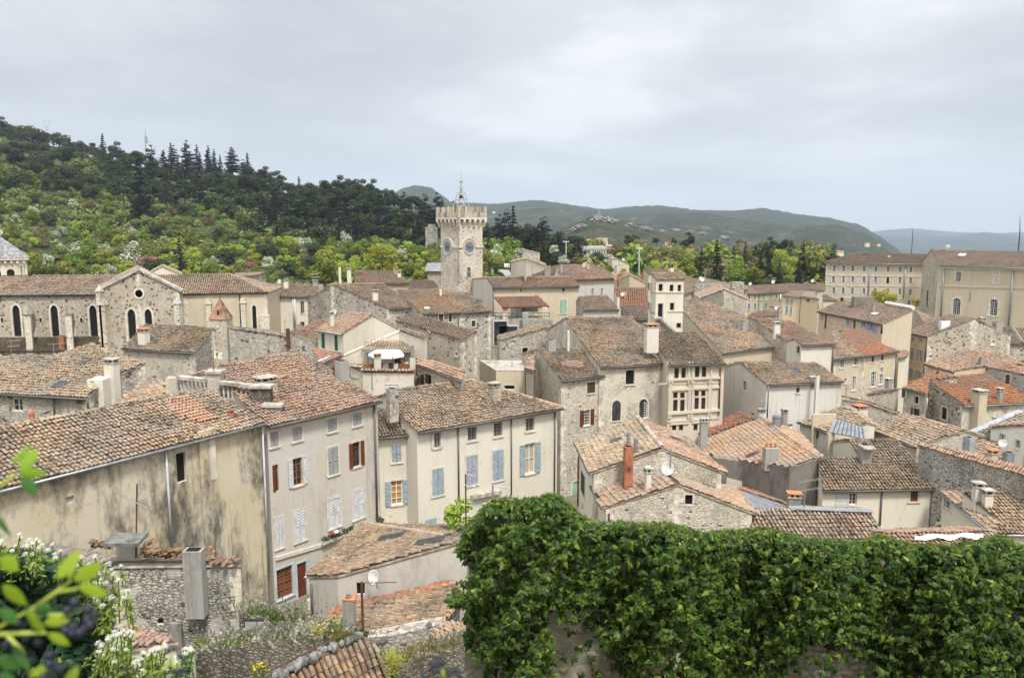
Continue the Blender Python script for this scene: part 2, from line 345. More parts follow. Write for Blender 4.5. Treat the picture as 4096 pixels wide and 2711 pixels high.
# ------------------------------------------------------------------ roof tiles
def in_poly(u, v, poly):
    inside = np.zeros(u.shape, bool); n = len(poly)
    for i in range(n):
        x0, y0 = poly[i]; x1, y1 = poly[(i+1) % n]
        c = ((y0 > v) != (y1 > v))
        with np.errstate(divide='ignore', invalid='ignore'):
            xi = (x1 - x0) * (v - y0) / (y1 - y0 + 1e-12) + x0
        inside ^= c & (u < xi)
    return inside
def tile_geo(p3, U, V, Nn, O, pw=0.23, ex=0.33, seg=4, sag=0.04, jit=1.0, seed=0, dens=1.0):
    r = np.random.default_rng(seed)
    p2 = [((p - O).dot(U), (p - O).dot(V)) for p in p3]
    us = [a for a, b in p2]; vs = [b for a, b in p2]
    gu = np.arange(min(us), max(us) + pw, pw); gv = np.arange(min(vs) + ex * 0.35, max(vs) + ex, ex)
    uu, vv = np.meshgrid(gu, gv); uu = uu.ravel(); vv = vv.ravel()
    uu = uu + 0.03 * np.sin(vv * 0.9 + seed) * jit
    k = in_poly(uu, vv, p2)
    if dens < 1: k &= r.random(len(uu)) < dens
    uu = uu[k]; vv = vv[k]; n = len(uu)
    if n == 0: return np.zeros((0, 3)), np.zeros((0, 4), int)
    vv = vv + (r.random(n) - .5) * 0.06 * jit
    du = (r.random(n) - .5) * 0.035 * jit; tw = (r.random(n) - .5) * 0.05 * jit; dn = (r.random(n)) ** 2 * 0.05 * jit
    ph = r.random(6) * 6.28
    sg = sag * (np.sin(uu * 0.8 + ph[0]) * np.sin(vv * 0.7 + ph[1]) + 0.5 * np.sin(uu * 2.1 + ph[2]) + 0.4 * np.sin(vv * 1.9 + uu * .6 + ph[3])) * 0.6
    an = np.linspace(0, math.pi, seg + 1)
    ca = np.cos(an); sa = np.sin(an)
    lo_u = (uu + du + tw)[:, None] + pw * 0.40 * ca; hi_u = (uu + du - tw)[:, None] + pw * 0.32 * ca
    lo_n = (sg + dn + 0.035)[:, None] + pw * 0.4 * sa; hi_n = (sg + dn)[:, None] + pw * 0.31 * sa - 0.01
    lo_v = np.repeat((vv - ex * 0.58)[:, None], seg + 1, 1); hi_v = np.repeat((vv + ex * 0.5)[:, None], seg + 1, 1)
    U_, V_, N_, O_ = (np.array(x) for x in (U, V, Nn, O))
    lo = O_ + lo_u[..., None] * U_ + lo_v[..., None] * V_ + lo_n[..., None] * N_
    hi = O_ + hi_u[..., None] * U_ + hi_v[..., None] * V_ + hi_n[..., None] * N_
    m = seg + 1
    verts = np.concatenate([lo, hi], 1).reshape(-1, 3)
    base = (np.arange(n) * 2 * m)[:, None]
    q = []
    for j in range(seg): q.append(np.stack([j, j+1, m+j+1, m+j]))
    q = np.array(q)
    faces = (base[:, None, :] + q[None, :, :]).reshape(-1, 4)
    return verts, faces

# ------------------------------------------------------------------ house builder
HOUSES = []
QUOIN = {'stone_house','manor_house','pink_gable_house','tower_foot_house','stone_gable_house','red_roof_house','low_gable_house','gable_house','cream_town_house','transept','stone_cottage','rubble_gable_house','second_red_house','stone_barn','choir','seminary_block','old_stone_house','chapel_side_house'}
QST = flat('quoin_stone', (.58,.53,.44), .9, var=.25)
def near2(a, b, t=0.25): return (a - b).length < t
class House:
    def __init__(s, name, label, cat='house', wall=PL_LIGHT, roof=TAN, base=-8, over=0.22, gut=True, gm=None, verge=0.06, pw=0.23, seg=4, sag=0.04, group=None, wall2=None, wcond=None, nowall=False, edge=None, moss=None):
        s.name, s.label, s.cat, s.wall, s.roof, s.base, s.over = name, label, cat, wall, roof, base, over
        s.gut, s.gm, s.verge, s.pw, s.seg, s.sag, s.group = gut, gm or ZINCD, verge, pw, seg, sag, group
        s.wall2, s.wcond, s.nowall, s.edge = wall2, wcond, nowall, edge or MORTAR
        s.polys = []; s.faces = []; s.root = None
        HOUSES.append(s)
    def slope(s, pts, Y=None, z=None, pitch=17, gut=None, tiles=True, over=None, roof=None):
        if z is None: z = CAM.z - Y * slope_at(pts[0][1])
        a = at_z(pts[0], z); b = at_z(pts[1], z)
        e = (b - a).normalized(); w = Vector((-e.y, e.x, 0))
        best = None
        for sg in (1, -1):
            up = (w * sg * math.cos(math.radians(pitch)) + Z3 * math.sin(math.radians(pitch)))
            n = e.cross(up).normalized()
            if n.z < 0: n = -n
            q = on_plane(pts[2], a, n)
            if (q - a).dot(w * sg) > 0 and (q - CAM).dot(ray(pts[2])) > 0:
                best = (up, n); break
        if best is None: print('SLOPE FAIL', s.label); best = (up, n)
        up, n = best
        P = [a, b] + [on_plane(p, a, n) if not isinstance(p, Vector) else p for p in pts[2:]]
        return s._add(P, e, up, n, a, True if gut is None else gut, tiles, over, roof)
    def plane(s, pts, eave=None, gut=False, tiles=True, over=None, roof=None):
        """first three: Vector or (px,py,z); the rest pixels on that plane; eave=(i,j) gives the horizontal edge"""
        P = []
        for i, p in enumerate(pts):
            if isinstance(p, Vector): P.append(p)
            elif i < 3: P.append(at_z(p[0] if isinstance(p[0], tuple) else (p[0], p[1]), p[-1]))
            else: P.append(on_plane(p, P[0], (P[1]-P[0]).cross(P[2]-P[0]).normalized()))
        n = (P[1]-P[0]).cross(P[2]-P[0]).normalized()
        if n.z < 0: n = -n
        e = Z3.cross(n)
        if e.length < 0.02: e = (P[1]-P[0])
        e.normalize(); up = n.cross(e).normalized()
        if up.z < 0: up = -up
        i, j = eave or (0, 1)
        return s._add(P, e, up, n, P[i], gut, tiles, over, roof, (i, j))
    def _add(s, P, e, up, n, O, gut, tiles, over, roof, eave=(0, 1)):
        s.polys.append(dict(P=P, U=e, V=up, N=n, O=O, gut=gut, tiles=tiles, over=s.over if over is None else over, roof=roof or s.roof, eave=eave)); return P
    def back(s, R1, R2, run, pitch=17, poly=0):
        """hidden slope behind the ridge R1-R2"""
        V = s.polys[poly]['V']; d = Vector((V.x, V.y, 0)).normalized() * run + Vector((0, 0, -run * math.tan(math.radians(pitch))))
        return s.plane([R1 + d, R2 + d, R2.copy(), R1.copy()], eave=(0, 1))
    def make(s):
        allP = [p for q in s.polys for p in q['P']]
        c = sum(allP, Vector((0, 0, 0))) / len(allP)
        s.root = empty(s.name, (c.x, c.y, s.base), s.label, s.cat, s.group)
        for qi, q in enumerate(s.polys):
            P = q['P']; n = len(P)
            ar = sum(P[i].x * P[(i+1) % n].y - P[(i+1) % n].x * P[i].y for i in range(n))
            idx = list(range(n)) if ar > 0 else list(range(n))[::-1]
            q['ccw'] = [P[i] for i in idx]
            ev = {q['eave'][0], q['eave'][1]}
            sh = []; off = []
            for k in range(n):
                a, b = q['ccw'][k], q['ccw'][(k+1) % n]
                shared = False
                for r_ in s.polys:
                    if r_ is q: continue
                    m = len(r_['P'])
                    for i in range(m):
                        c0, c1 = r_['P'][i], r_['P'][(i+1) % m]
                        if (near2(a, c1) and near2(b, c0)) or (near2(a, c0) and near2(b, c1)): shared = True
                sh.append(shared)
                is_e = {idx[k], idx[(k+1) % n]} == ev
                off.append(0.0 if shared else (q['over'] if is_e else s.verge))
            q['shared'] = sh
            L = []
            for k in range(n):
                a, b = q['ccw'][k], q['ccw'][(k+1) % n]
                d = Vector((b.x-a.x, b.y-a.y)); d = d.normalized() if d.length > 1e-6 else Vector((1, 0))
                nin = Vector((-d.y, d.x))
                L.append((Vector((a.x, a.y)) + nin * off[k], d))
            V2 = []
            for k in range(n):
                (p, d), (q0, e) = L[k-1], L[k]
                cr = d.x * e.y - d.y * e.x
                if abs(cr) < 0.08: V2.append(q0.copy())
                else:
                    t = ((q0.x-p.x) * e.y - (q0.y-p.y) * e.x) / cr
                    x = p + d * t
                    if (x - q0).length > 2.0: x = q0.copy()
                    V2.append(x)
            def zt(xy, drop=0.1):
                nn = q['N']; o = q['O']
                return o.z - (nn.x * (xy.x - o.x) + nn.y * (xy.y - o.y)) / nn.z - drop
            if not s.nowall:
                for k in range(n):
                    if sh[k]: continue
                    a, b = V2[k], V2[(k+1) % n]
                    if (b - a).length < 0.15: continue
                    u = (b - a).normalized()
                    s.faces.append(dict(a=a, u=Vector((u.x, u.y, 0)), L=(b-a).length, za=zt(a), zb=zt(b), n=Vector((u.y, -u.x, 0)), holes=[]))
        return s
    # -------- features on walls
    def hit(s, px, need=True, tol=0.05):
        r = ray(px); best = None
        for f in s.faces:
            dn = r.dot(f['n'])
            if dn >= -1e-4: continue
            o = Vector((f['a'].x, f['a'].y, s.base))
            t = (o - CAM).dot(f['n']) / dn
            h = CAM + r * t; u = (h - o).dot(f['u']); v = h.z - s.base
            if -tol <= u <= f['L'] + tol and v < max(f['za'], f['zb']) - s.base + 0.1:
                if best is None or t < best[0]: best = (t, f, u, v, o)
        if best is None and need: print('MISS', s.label, px)
        return best
    def wuv(s, f, o, px):
        r = ray(px); t = (o - CAM).dot(f['n']) / r.dot(f['n']); h = CAM + r * t
        return (h - o).dot(f['u']), h.z - s.base
    def win(s, R, cx, cy, w, h, kind='glass', fc='white', sh='grey', sur=0.12, bars=(2, 3), arch=0, pane=None, name=None, label=None, sill=True, surm=None, depth=0.2, doors=False):
        if s.root is None: s.make()
        hb = s.hit(R(cx, cy))
        if not hb: return
        t, f, u, v, o = hb
        ul, _ = s.wuv(f, o, R(cx - w/2, cy)); ur, _ = s.wuv(f, o, R(cx + w/2, cy))
        _, vt = s.wuv(f, o, R(cx, cy - h/2)); _, vb = s.wuv(f, o, R(cx, cy + h/2))
        if ul > ur: ul, ur = ur, ul
        s.add_win(f, o, (ul+ur)/2, vb, ur-ul, vt-vb, kind, fc, sh, sur, bars, arch, pane, name, label, sill, surm, depth)
    def add_win(s, f, o, uc, vb, W, H, kind='glass', fc='white', sh='grey', sur=0.12, bars=(2, 3), arch=0, pane=None, name=None, label=None, sill=True, surm=None, depth=0.2):
        U = f['u']; n = f['n']
        if W < 0.1 or H < 0.1: print('TINY', s.label, W, H)
        def outline(e):
            hw = W/2 + e; b = -e * 0.8; pts = [(-hw, b), (hw, b)]
            if arch == 0: pts += [(hw, H+e), (-hw, H+e)]
            elif arch == 1:                      # round
                sp = H - W/2; k = 8
                pts += [(hw * math.cos(math.pi*i/k), sp + hw * math.sin(math.pi*i/k)) for i in range(k+1)]
            elif arch == 3:                      # shallow segment
                rise = W * 0.16; k = 6
                pts += [(hw * math.cos(math.pi*i/k), H - rise + (rise + e) * math.sin(math.pi*i/k)) for i in range(k+1)]
            else:                                # pointed
                rise = W * 0.8; sp = H - rise; k = 5
                rt = [(hw - hw * (i/k) ** 1.6, sp + (rise + e) * math.sin(math.pi/2*i/k)) for i in range(k+1)]
                pts += rt + [(-x, y) for x, y in rt[::-1][1:]]
            return pts
        A = outline(0); B = outline(sur)
        q = lambda p, d: o + U * (uc + p[0]) + Z3 * (vb + p[1]) + n * d
        poly = [(uc + p[0], vb + p[1]) for p in A]
        L = f['L']; ok = all(0.03 < p[0] < L - 0.03 and 0.03 < p[1] < (f['za'] + (f['zb']-f['za']) * p[0] / L) - s.base - 0.02 for p in poly)
        if ok:
            for hpoly in f['holes']:
                hx = [p[0] for p in hpoly]; hy = [p[1] for p in hpoly]; x = [p[0] for p in poly]; y = [p[1] for p in poly]
                if min(x) < max(hx) + .02 and max(x) > min(hx) - .02 and min(y) < max(hy) + .02 and max(y) > min(hy) - .02: ok = False
        shift = 0.0
        if ok: f['holes'].append(poly)
        else: shift = depth + 0.03
        mb = MB(); k = len(A)
        fr = 0.02 + shift
        if sur > 0:
            vs = [q(p, fr) for p in A] + [q(p, fr) for p in B] + [q(p, -0.01) for p in B]
            mb.add(vs, [(i, (i+1) % k, k+(i+1) % k, k+i) for i in range(k)] + [(k+i, k+(i+1) % k, 2*k+(i+1) % k, 2*k+i) for i in range(k)], 0)
        vs = [q(p, fr if sur > 0 else shift) for p in A] + [q(p, -depth + shift) for p in A]
        mb.add(vs, [(i, k+i, k+(i+1) % k, (i+1) % k) for i in range(k)], 0)
        if kind in ('glass', 'open', 'half') and fc:
            d0 = -depth + 0.03 + shift; d1 = d0 + 0.05; t = min(0.06, W * 0.09)
            oo = o + U * uc + Z3 * vb
            sp = H if arch in (0,) else (H - W/2 if arch == 1 else H - W * (0.16 if arch == 3 else 0.8))
            bx = lambda a, b_, c, d: mb.box(oo, U, n, Z3, a, b_, d0, d1, c, d, 1)
            bx(-W/2, -W/2+t, 0, sp); bx(W/2-t, W/2, 0, sp); bx(-W/2+t, W/2-t, 0, t)
            if arch == 0: bx(-W/2+t, W/2-t, H-t, H)
            nx, ny = bars
            for i in range(1, nx):
                x = -W/2 + W * i / nx; tt = t * (1.0 if nx == 2 or i * 2 == nx else 0.45)
                hh = sp - t if arch == 0 else H - (W * 0.1)
                bx(x - tt/2, x + tt/2, t, hh)
            for j in range(1, ny):
                y = sp * j / ny; bx(-W/2+t, W/2-t, y - t*0.22, y + t*0.22)
            if arch: bx(-W/2+t, W/2-t, sp - t/2, sp + t/2)
        wo = mb.build(name or ('doorway' if kind == 'door' else 'window'), [surm or TRIM, FR.get(fc, WHITE)], s.root)
        if label: wo['label'] = label
        pm = pane or (GLASS if kind in ('glass', 'open', 'half') else DARK)
        if kind in ('glass', 'open', 'dark', 'half', 'shut1'):
            pb = MB(); pb.add([q(p, -depth + 0.02 + shift) for p in A], [tuple(range(k))]); pb.build('pane' if kind != 'dark' else 'dark_opening', pm, wo)
        def leaf(u0, u1, v0, v1, d0, d1, nm='shutter'):
            lb = MB(); oo = o + U * uc + Z3 * vb
            lb.box(oo, U, n, Z3, u0, u1, d0, d1, v0, v1)
            e = 0.05; hh = v1 - v0
            if hh > 0.9 and nm == 'shutter':
                for y in (v0 + 0.04, (v0+v1)/2, v1 - 0.04):
                    lb.box(oo, U, n, Z3, u0 + 0.01, u1 - 0.01, d1, d1 + 0.015, y - 0.04, y + 0.04, 0)
                for x in (u0 + 0.005, u1 - 0.055):
                    lb.box(oo, U, n, Z3, x, x + 0.05, d1, d1 + 0.0145, v0, v1, 0)
            lb.build(nm, SH.get(sh, SH['grey']), wo)
        if kind == 'shut':
            leaf(-W/2 + .01, -0.012, .01, H - .01, -0.05 + shift, 0.0 + shift); leaf(0.012, W/2 - .01, .01, H - .01, -0.05 + shift, 0.0 + shift)
        elif kind == 'shut1': leaf(-W/2 + .01, W/2 - .01, .01, H - .01, -0.05 + shift, 0 + shift)
        elif kind == 'door': leaf(-W/2 + .01, W/2 - .01, .01, H - .01, -0.14 + shift, -0.09 + shift, 'door')
        elif kind == 'open':
            w2 = W * 0.46
            leaf(-W/2 - w2 - .03, -W/2 - .03, 0, H, 0.03, 0.075); leaf(W/2 + .03, W/2 + w2 + .03, 0, H, 0.03, 0.075)
        elif kind == 'half':
            leaf(-W/2 + .01, 0, .01, H - .01, -0.05 + shift, 0.0 + shift)
        if sill and kind not in ('door',) and sur > 0:
            sb = MB(); sb.box(o + U * uc + Z3 * vb, U, n, Z3, -W/2 - sur, W/2 + sur, fr + .002, fr + 0.06, -0.1, -0.02); sb.build('sill', surm or TRIM, wo)
    def pipe(s, R, p0, p1, r=0.05, m=None, name='downpipe'):
        if s.root is None: s.make()
        hb = s.hit(R(*p0), tol=.5) or s.hit(R(*p1), tol=.5)
        if not hb: return
        t, f, u, v, o = hb
        u1, v1 = s.wuv(f, o, R(*p1))
        mb = MB(); mb.tube([o + f['u'] * u + Z3 * v + f['n'] * (r + .03), o + f['u'] * u + Z3 * max(0, v1) + f['n'] * (r + .03)], r, 8)
        mb.build(name, m or ZINCD, s.root, True)
    def band(s, R, p0, p1, h=0.2, d=0.06, m=None, name='string_course'):
        if s.root is None: s.make()
        hb = s.hit(R((p0[0]+p1[0])/2, (p0[1]+p1[1])/2), tol=.3)
        if not hb: return
        t, f, u, v, o = hb
        u0, v0 = s.wuv(f, o, R(*p0)); u1, v1 = s.wuv(f, o, R(*p1))
        u0, u1 = max(-.03, min(f['L'] + .03, u0)), max(-.03, min(f['L'] + .03, u1))
        mb = MB(); vs = []
        for dd in (-.02, d):
            for (uu, vv) in ((u0, v0 - h/2), (u1, v1 - h/2), (u1, v1 + h/2), (u0, v0 + h/2)): vs.append(o + f['u'] * uu + Z3 * vv + f['n'] * dd)
        mb.add(vs, [(4,5,6,7),(0,3,2,1),(0,1,5,4),(1,2,6,5),(2,3,7,6),(3,0,4,7)])
        mb.build(name, m or TRIM, s.root)
    def roof_hit(s, px):
        r = ray(px); best = None
        for q in s.polys:
            dn = r.dot(q['N'])
            if abs(dn) < 1e-6: continue
            t = (q['O'] - CAM).dot(q['N']) / dn
            if t <= 0: continue
            h = CAM + r * t
            p2 = [((p - q['O']).dot(q['U']), (p - q['O']).dot(q['V'])) for p in q['P']]
            if in_poly(np.array([(h-q['O']).dot(q['U'])]), np.array([(h-q['O']).dot(q['V'])]), p2)[0]:
                if best is None or t < best[0]: best = (t, h, q)
        return best
    def chim(s, R, x, yb, yt, w, kind='cap', m=None, dep=None, name='chimney', label=None, Y=None, drop=0.6):
        if s.root is None: s.make()
        px = R(x, yb); hb = s.roof_hit(px)
        if hb: t, h, q = hb; U = Vector((q['U'].x, q['U'].y, 0)).normalized()
        else:
            q = s.polys[0]; Yb = Y or q['O'].y + 1.0
            h = at_Y(px, Yb); U = Vector((q['U'].x, q['U'].y, 0)).normalized()
            if not Y: print('CHIM MISS', s.label, px)
        if Y and not hb: h = at_Y(px, Y)
        if abs(U.x) < 0.5: U = Vector((U.y, -U.x, 0))
        if U.x < 0: U = -U
        W = Vector((-U.y, U.x, 0))
        wm = w / SCL[R] * mpp(h.y); dm = dep or min(max(0.45, wm * 0.7), wm * 1.1)
        wm = max(0.25, wm / (abs(U.x) + abs(W.x) * dm / wm))
        zt = CAM.z - h.y * slope_at(R(x, yt)[1]); z0 = h.z - drop
        o = Vector((h.x, h.y + dm / 2, 0)); mb = MB(); a = wm/2; b = dm/2
        mats = [m or PL_LIGHT, TRIM_G, DARK, TERRA]
        if kind == 'cyl':
            prof = [(a, z0), (a, zt - .2), (a * 1.15, zt - .18), (a * 1.15, zt - .1), (a * .8, zt - .1), (a * .8, zt)]
            mb.lathe((o.x, o.y, 0), prof, 12, 0); c = mb.build(name, [m or ZINC], s.root, False)
            if label: c['label'] = label
            return c
        H = zt - z0
        if kind == 'plain': mb.box(o, U, W, Z3, -a, a, -b, b, z0, zt, 0); mb.box(o, U, W, Z3, -a*.7, a*.7, -b*.7, b*.7, zt, zt + .02, 2)
        else:
            top = zt - min(0.32, H * 0.25)
            mb.box(o, U, W, Z3, -a, a, -b, b, z0, top, 0)
            if kind == 'pots':
                k = max(2, int(wm / 0.26))
                pb = MB()
                for i in range(k):
                    x_ = -a + wm * (i + .5) / k
                    pc = o + U * x_
                    pb.lathe((pc.x, pc.y, 0), [(.1, top), (.12, zt), (.08, zt), (.08, zt - .1)], 8, 0)
                c = mb.build(name, mats, s.root); pb.build('chimney_pots', TERRA, c)
                if label: c['label'] = label
                return c
            mb.box(o, U, W, Z3, -a-.05, a+.05, -b-.05, b+.05, top, top + .06, 1)
            k = 3 if wm > .6 else 2
            for i in range(k):
                for sy in (-1, 1):
                    x_ = -a * .85 + 1.7 * a * i / (k - 1)
                    mb.box(o, U, W, Z3, x_ - .06, x_ + .06, sy * b * .8 - .06, sy * b * .8 + .06, top + .06, zt - .07, 1)
            mb.box(o, U, W, Z3, -a*.6, a*.6, -b*.6, b*.6, top + .06, zt - .12, 2)
            mb.box(o, U, W, Z3, -a-.09, a+.09, -b-.09, b+.09, zt - .07, zt, 3 if kind == 'tile' else 1)
        c = mb.build(name, mats, s.root)
        if label: c['label'] = label
        return c
    def skylight(s, R, x, y, w, h, m=None):
        if s.root is None: s.make()
        hb = s.roof_hit(R(x, y))
        if not hb: print('SKY MISS', s.label); return
        t, p, q = hb; U, V, n = q['U'], q['V'], q['N']
        a, b = w/2, h/2
        mb = MB(); mb.box(p, U, V, n, -a, a, -b, b, 0.0, 0.16, 0); mb.box(p, U, V, n, -a+.07, a-.07, -b+.07, b-.07, .16, .165, 1)
        mb.build('skylight', [ZINCD, m or GLASS], s.root)
    def dish(s, R, x, y, d, Y=None, pole=0.6, m=None):
        """satellite dish on a short mast"""
        if s.root is None: s.make()
        px = R(x, y); hb = s.hit(px, False) if Y is None else None
        c = at_Y(px, Y if Y else (hb[0] and (CAM + ray(px) * hb[0]).y - 0.25))
        r = d / 2; ax = Vector((-.55, -.75, .35)).normalized()
        mb = MB(); mb.lathe(c, [(r*.05, -.1), (r*.5, -.07), (r*.85, -.02), (r, .03), (r*.85, 0.0), (r*.5, -.045), (r*.05, -.075)], 16, 0, ax)
        mb.tube([c - ax * .1, c - ax * .25, c - ax * .25 - Z3 * pole], .025, 6, 1)
        mb.tube([c - ax * .05 - Z3 * r * .9, c + ax * r * .9 - Z3 * r * .3], .015, 5, 1)
        mb.build('satellite_dish', [m or OFFW, IRONG], s.root, True)
    def aerial(s, R, x, yb, yt, Y, r=0.03, arms=2, m=None, al=0.9):
        if s.root is None: s.make()
        b = at_Y(R(x, yb), Y); t = b.copy(); t.z = CAM.z - Y * slope_at(R(x, yt)[1])
        mb = MB(); mb.tube([b - Z3 * .3, t], r, 6, 0)
        dd = Vector((.9, .35, 0)).normalized(); e = Vector((-dd.y, dd.x, 0))
        for i in range(arms):
            c = t - Z3 * (.15 + .55 * i); mb.tube([c - dd * al * .4, c + dd * al], .014, 5, 0)
            for j in range(6):
                pc = c + dd * (-al * .3 + al * 1.2 * j / 5); k = .12 + .04 * j
                mb.tube([pc - e * k, pc + e * k], .01, 4, 0)
        mb.build('aerial', m or IRONG, s.root)
    def ridge(s, A, B, m=None, r=0.11, name='ridge_tiles'):
        if s.root is None: s.make()
        A, B = Vector(A), Vector(B); L = (B - A).length; n = max(1, int(L / 0.36)); d = (B - A) / n
        vs = []; fs = []; t = d.normalized(); a = t.cross(Z3).normalized(); up = a.cross(t)
        for i in range(n):
            jx = rnd.uniform(-.02, .02); k = len(vs)
            for (f0, rr, hh) in ((-.04, r * 1.15, .03), (1.0, r * .95, .0)):
                for j in range(6):
                    an = math.pi * j / 5
                    vs.append(A + d * (i + f0) + a * (rr * math.cos(an) + jx) + up * (rr * .85 * math.sin(an) + hh - .01))
            for j in range(5): fs.append((k+j, k+j+1, k+6+j+1, k+6+j))
        mesh_obj(name, vs, fs, m or s.roof, s.root)
    def finish(s):
        if s.root is None: s.make()
        # walls
        mb = MB()
        for f in s.faces:
            o = Vector((f['a'].x, f['a'].y, s.base))
            outer = [Vector((0, 0, 0)), Vector((f['L'], 0, 0)), Vector((f['L'], f['zb'] - s.base, 0)), Vector((0, f['za'] - s.base, 0))]
            if outer[2].y < .05 or outer[3].y < .05: continue
            loops = [outer] + [[Vector((p[0], p[1], 0)) for p in h] for h in f['holes']]
            mi = 1 if (s.wall2 and s.wcond(f['n'])) else 0
            flat_pts = [p for l in loops for p in l]
            vs = [o + f['u'] * p.x + Z3 * p.y for p in flat_pts]
            if len(loops) == 1: mb.add(vs, [(0, 1, 2, 3)], mi)
            else:
                p2 = [Vector((p.x, p.y)) for p in flat_pts]; ed = []; k0 = 0
                for l in loops:
                    ed += [(k0 + i, k0 + (i+1) % len(l)) for i in range(len(l))]; k0 += len(l)
                r_ = delaunay_2d_cdt(p2, ed, [], 1, 1e-5); vv, ff = r_[0], r_[2]; out = []
                for t in ff:
                    g = sum((vv[i] for i in t), Vector((0, 0))) / len(t)
                    if any(in_poly(np.array([g.x]), np.array([g.y]), hp)[0] for hp in f['holes']): continue
                    if not in_poly(np.array([g.x]), np.array([g.y]), [(p.x, p.y) for p in outer])[0]: continue
                    a, b, c = (vv[i] for i in t[:3])
                    cr = (b.x-a.x)*(c.y-a.y) - (b.y-a.y)*(c.x-a.x)
                    out.append(tuple(t) if cr > 0 else tuple(t)[::-1])
                mb.add([o + f['u'] * p.x + Z3 * p.y for p in vv], out, mi)
        if s.name in QUOIN:
            rq = random.Random(len(s.label))
            for f in s.faces:
                if f['L'] < 2.2: continue
                o = Vector((f['a'].x, f['a'].y, 0))
                for end, zt in ((0, f['za']), (1, f['zb'])):
                    z = zt - .12; i = 0
                    while z > max(s.base, zt - 9):
                        hq = rq.uniform(.24, .38); w_ = (.52 if i % 2 else .3) * rq.uniform(.85, 1.15); i += 1
                        a, b = (0, w_) if end == 0 else (f['L'] - w_, f['L'])
                        if not any(min(q[0] for q in hp) < b + .05 and max(q[0] for q in hp) > a - .05 for hp in f['holes']):
                            mb.box(o, f['u'], f['n'], Z3, a, b, -.05, .018 + .004 * (i % 2), z - hq + .02, z, 2 if s.wall2 else 1)
                        z -= hq
        if mb.f: mb.build('wall', [s.wall] + ([s.wall2] if s.wall2 else []) + ([QST] if s.name in QUOIN else []), s.root)
        # roofs
        V = []; Fc = []; M = []; mats = [s.edge]; nv = 0
        for qi, q in enumerate(s.polys):
            P = q['ccw']; n = len(P); N_ = q['N']
            top = [p - N_ * 0.03 for p in P]; bot = [p - N_ * 0.12 for p in P]
            rm = q['roof']
            if rm not in mats: mats.append(rm)
            mi = mats.index(rm)
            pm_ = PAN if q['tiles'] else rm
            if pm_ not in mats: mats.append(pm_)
            V.append(np.array([tuple(p) for p in top + bot]))
            fs = [tuple(range(n)), tuple(range(n, 2*n))[::-1]] + [(i, n+i, n+(i+1) % n, (i+1) % n) for i in range(n)]
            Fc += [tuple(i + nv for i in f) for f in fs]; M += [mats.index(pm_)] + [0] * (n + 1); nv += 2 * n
            if q['tiles']:
                far = q['O'].y > 85
                tv, tf = tile_geo(P, q['U'], q['V'], N_, q['O'], s.pw, s.pw * 1.45, 3 if far else s.seg, s.sag, 1.0, hash(s.name) % 1 + len(HOUSES) + qi + int(abs(q['O'].x * 10)))
                if len(tv):
                    V.append(tv); Fc += [tuple(f) for f in (tf + nv).tolist()]; M += [mi] * len(tf); nv += len(tv)
            if q['gut'] and s.gut:
                a, b = q['P'][q['eave'][0]], q['P'][q['eave'][1]]
                dout = -Vector((q['V'].x, q['V'].y, 0)).normalized()
                g = MB(); g.tube([a + dout * .06 - Z3 * .09, b + dout * .06 - Z3 * .09], .075, 8); g.build('gutter', s.gm, s.root, True)
        ro = mesh_obj('roof', np.concatenate(V), Fc, mats, s.root, M)
        return s
print('core ok')
# =================================================================== NEAR ROW
h = House('long_house', 'long low house with heavily stained ochre wall and a patch of new orange tiles', 'house', PL_STAIN, TAN, -3, 0.3, gm=ZINC, pw=.22, seg=5, sag=.06)
P = h.slope([(-220,2012),(1062,1688),(832,1560),(0,1712),(-220,1752)], z=10.2)
h.back(P[2], P[4], 4.0); h.make()
h.win(B1,1625,825,85,265,'dark',sur=0,sill=False,label='tall open doorway high in the stained wall'); h.win(B1,628,1115,70,60,'dark',sur=.0,sill=False,depth=.12,pane=PL_CONC)
h.pipe(B1,(1478,690),(1528,1530),.06,PIPEW); h.pipe(B2,(325,340),(385,1568),.06,PIPEW)
h.ridge(P[4]+Z3*.05,P[2]+Z3*.05)
# patch of new orange tiles, laid in the same courses
q=h.polys[0]; pp=[on_plane(B1(*p),q['O'],q['N']) for p in ((1470,235),(1690,190),(1950,390),(1560,340),(1770,420))]
pp=[pp[0],pp[1],pp[2],pp[4],pp[3]]
tv,tf=tile_geo(pp,q['U'],q['V'],q['N'],q['O'],.22,.32,5,.02,.3,3); tv=tv+np.array(q['N'])*.05
mesh_obj('new_tile_patch',tv,tf,NEWT,h.root)
for p in ((530,410),(1010,325),(185,495),(1350,285)):
    c=on_plane(B1(*p),q['O'],q['N']); tv,tf=tile_geo([c+q['U']*a+q['V']*b for a,b in ((-.13,-.2),(.13,-.2),(.13,.3),(-.13,.3))],q['U'],q['V'],q['N'],q['O'],.22,.32,5,.02,.3,3)
    if len(tv): mesh_obj('new_tile_patch',tv+np.array(q['N'])*.05,tf,NEWT,h.root)
h.chim(B1,2065,385,345,70,'plain',BRICK)
# pilaster strip of bare stone on the facade
hb=h.hit(B1(1850,800)); t,f,u,v,o=hb
mb=MB(); mb.box(o+f['u']*u,f['u'],f['n'],Z3,-.45,.5,-.02,.14,0,v+1.9); mb.build('pilaster',PL_STAIN,h.root)
mb=MB(); mb.box(o+f['u']*u,f['u'],f['n'],Z3,.12,.5,.142,.17,v-.9,v+1.6); mb.build('bare_stone_patch',TRIM,h.root)
h.finish()

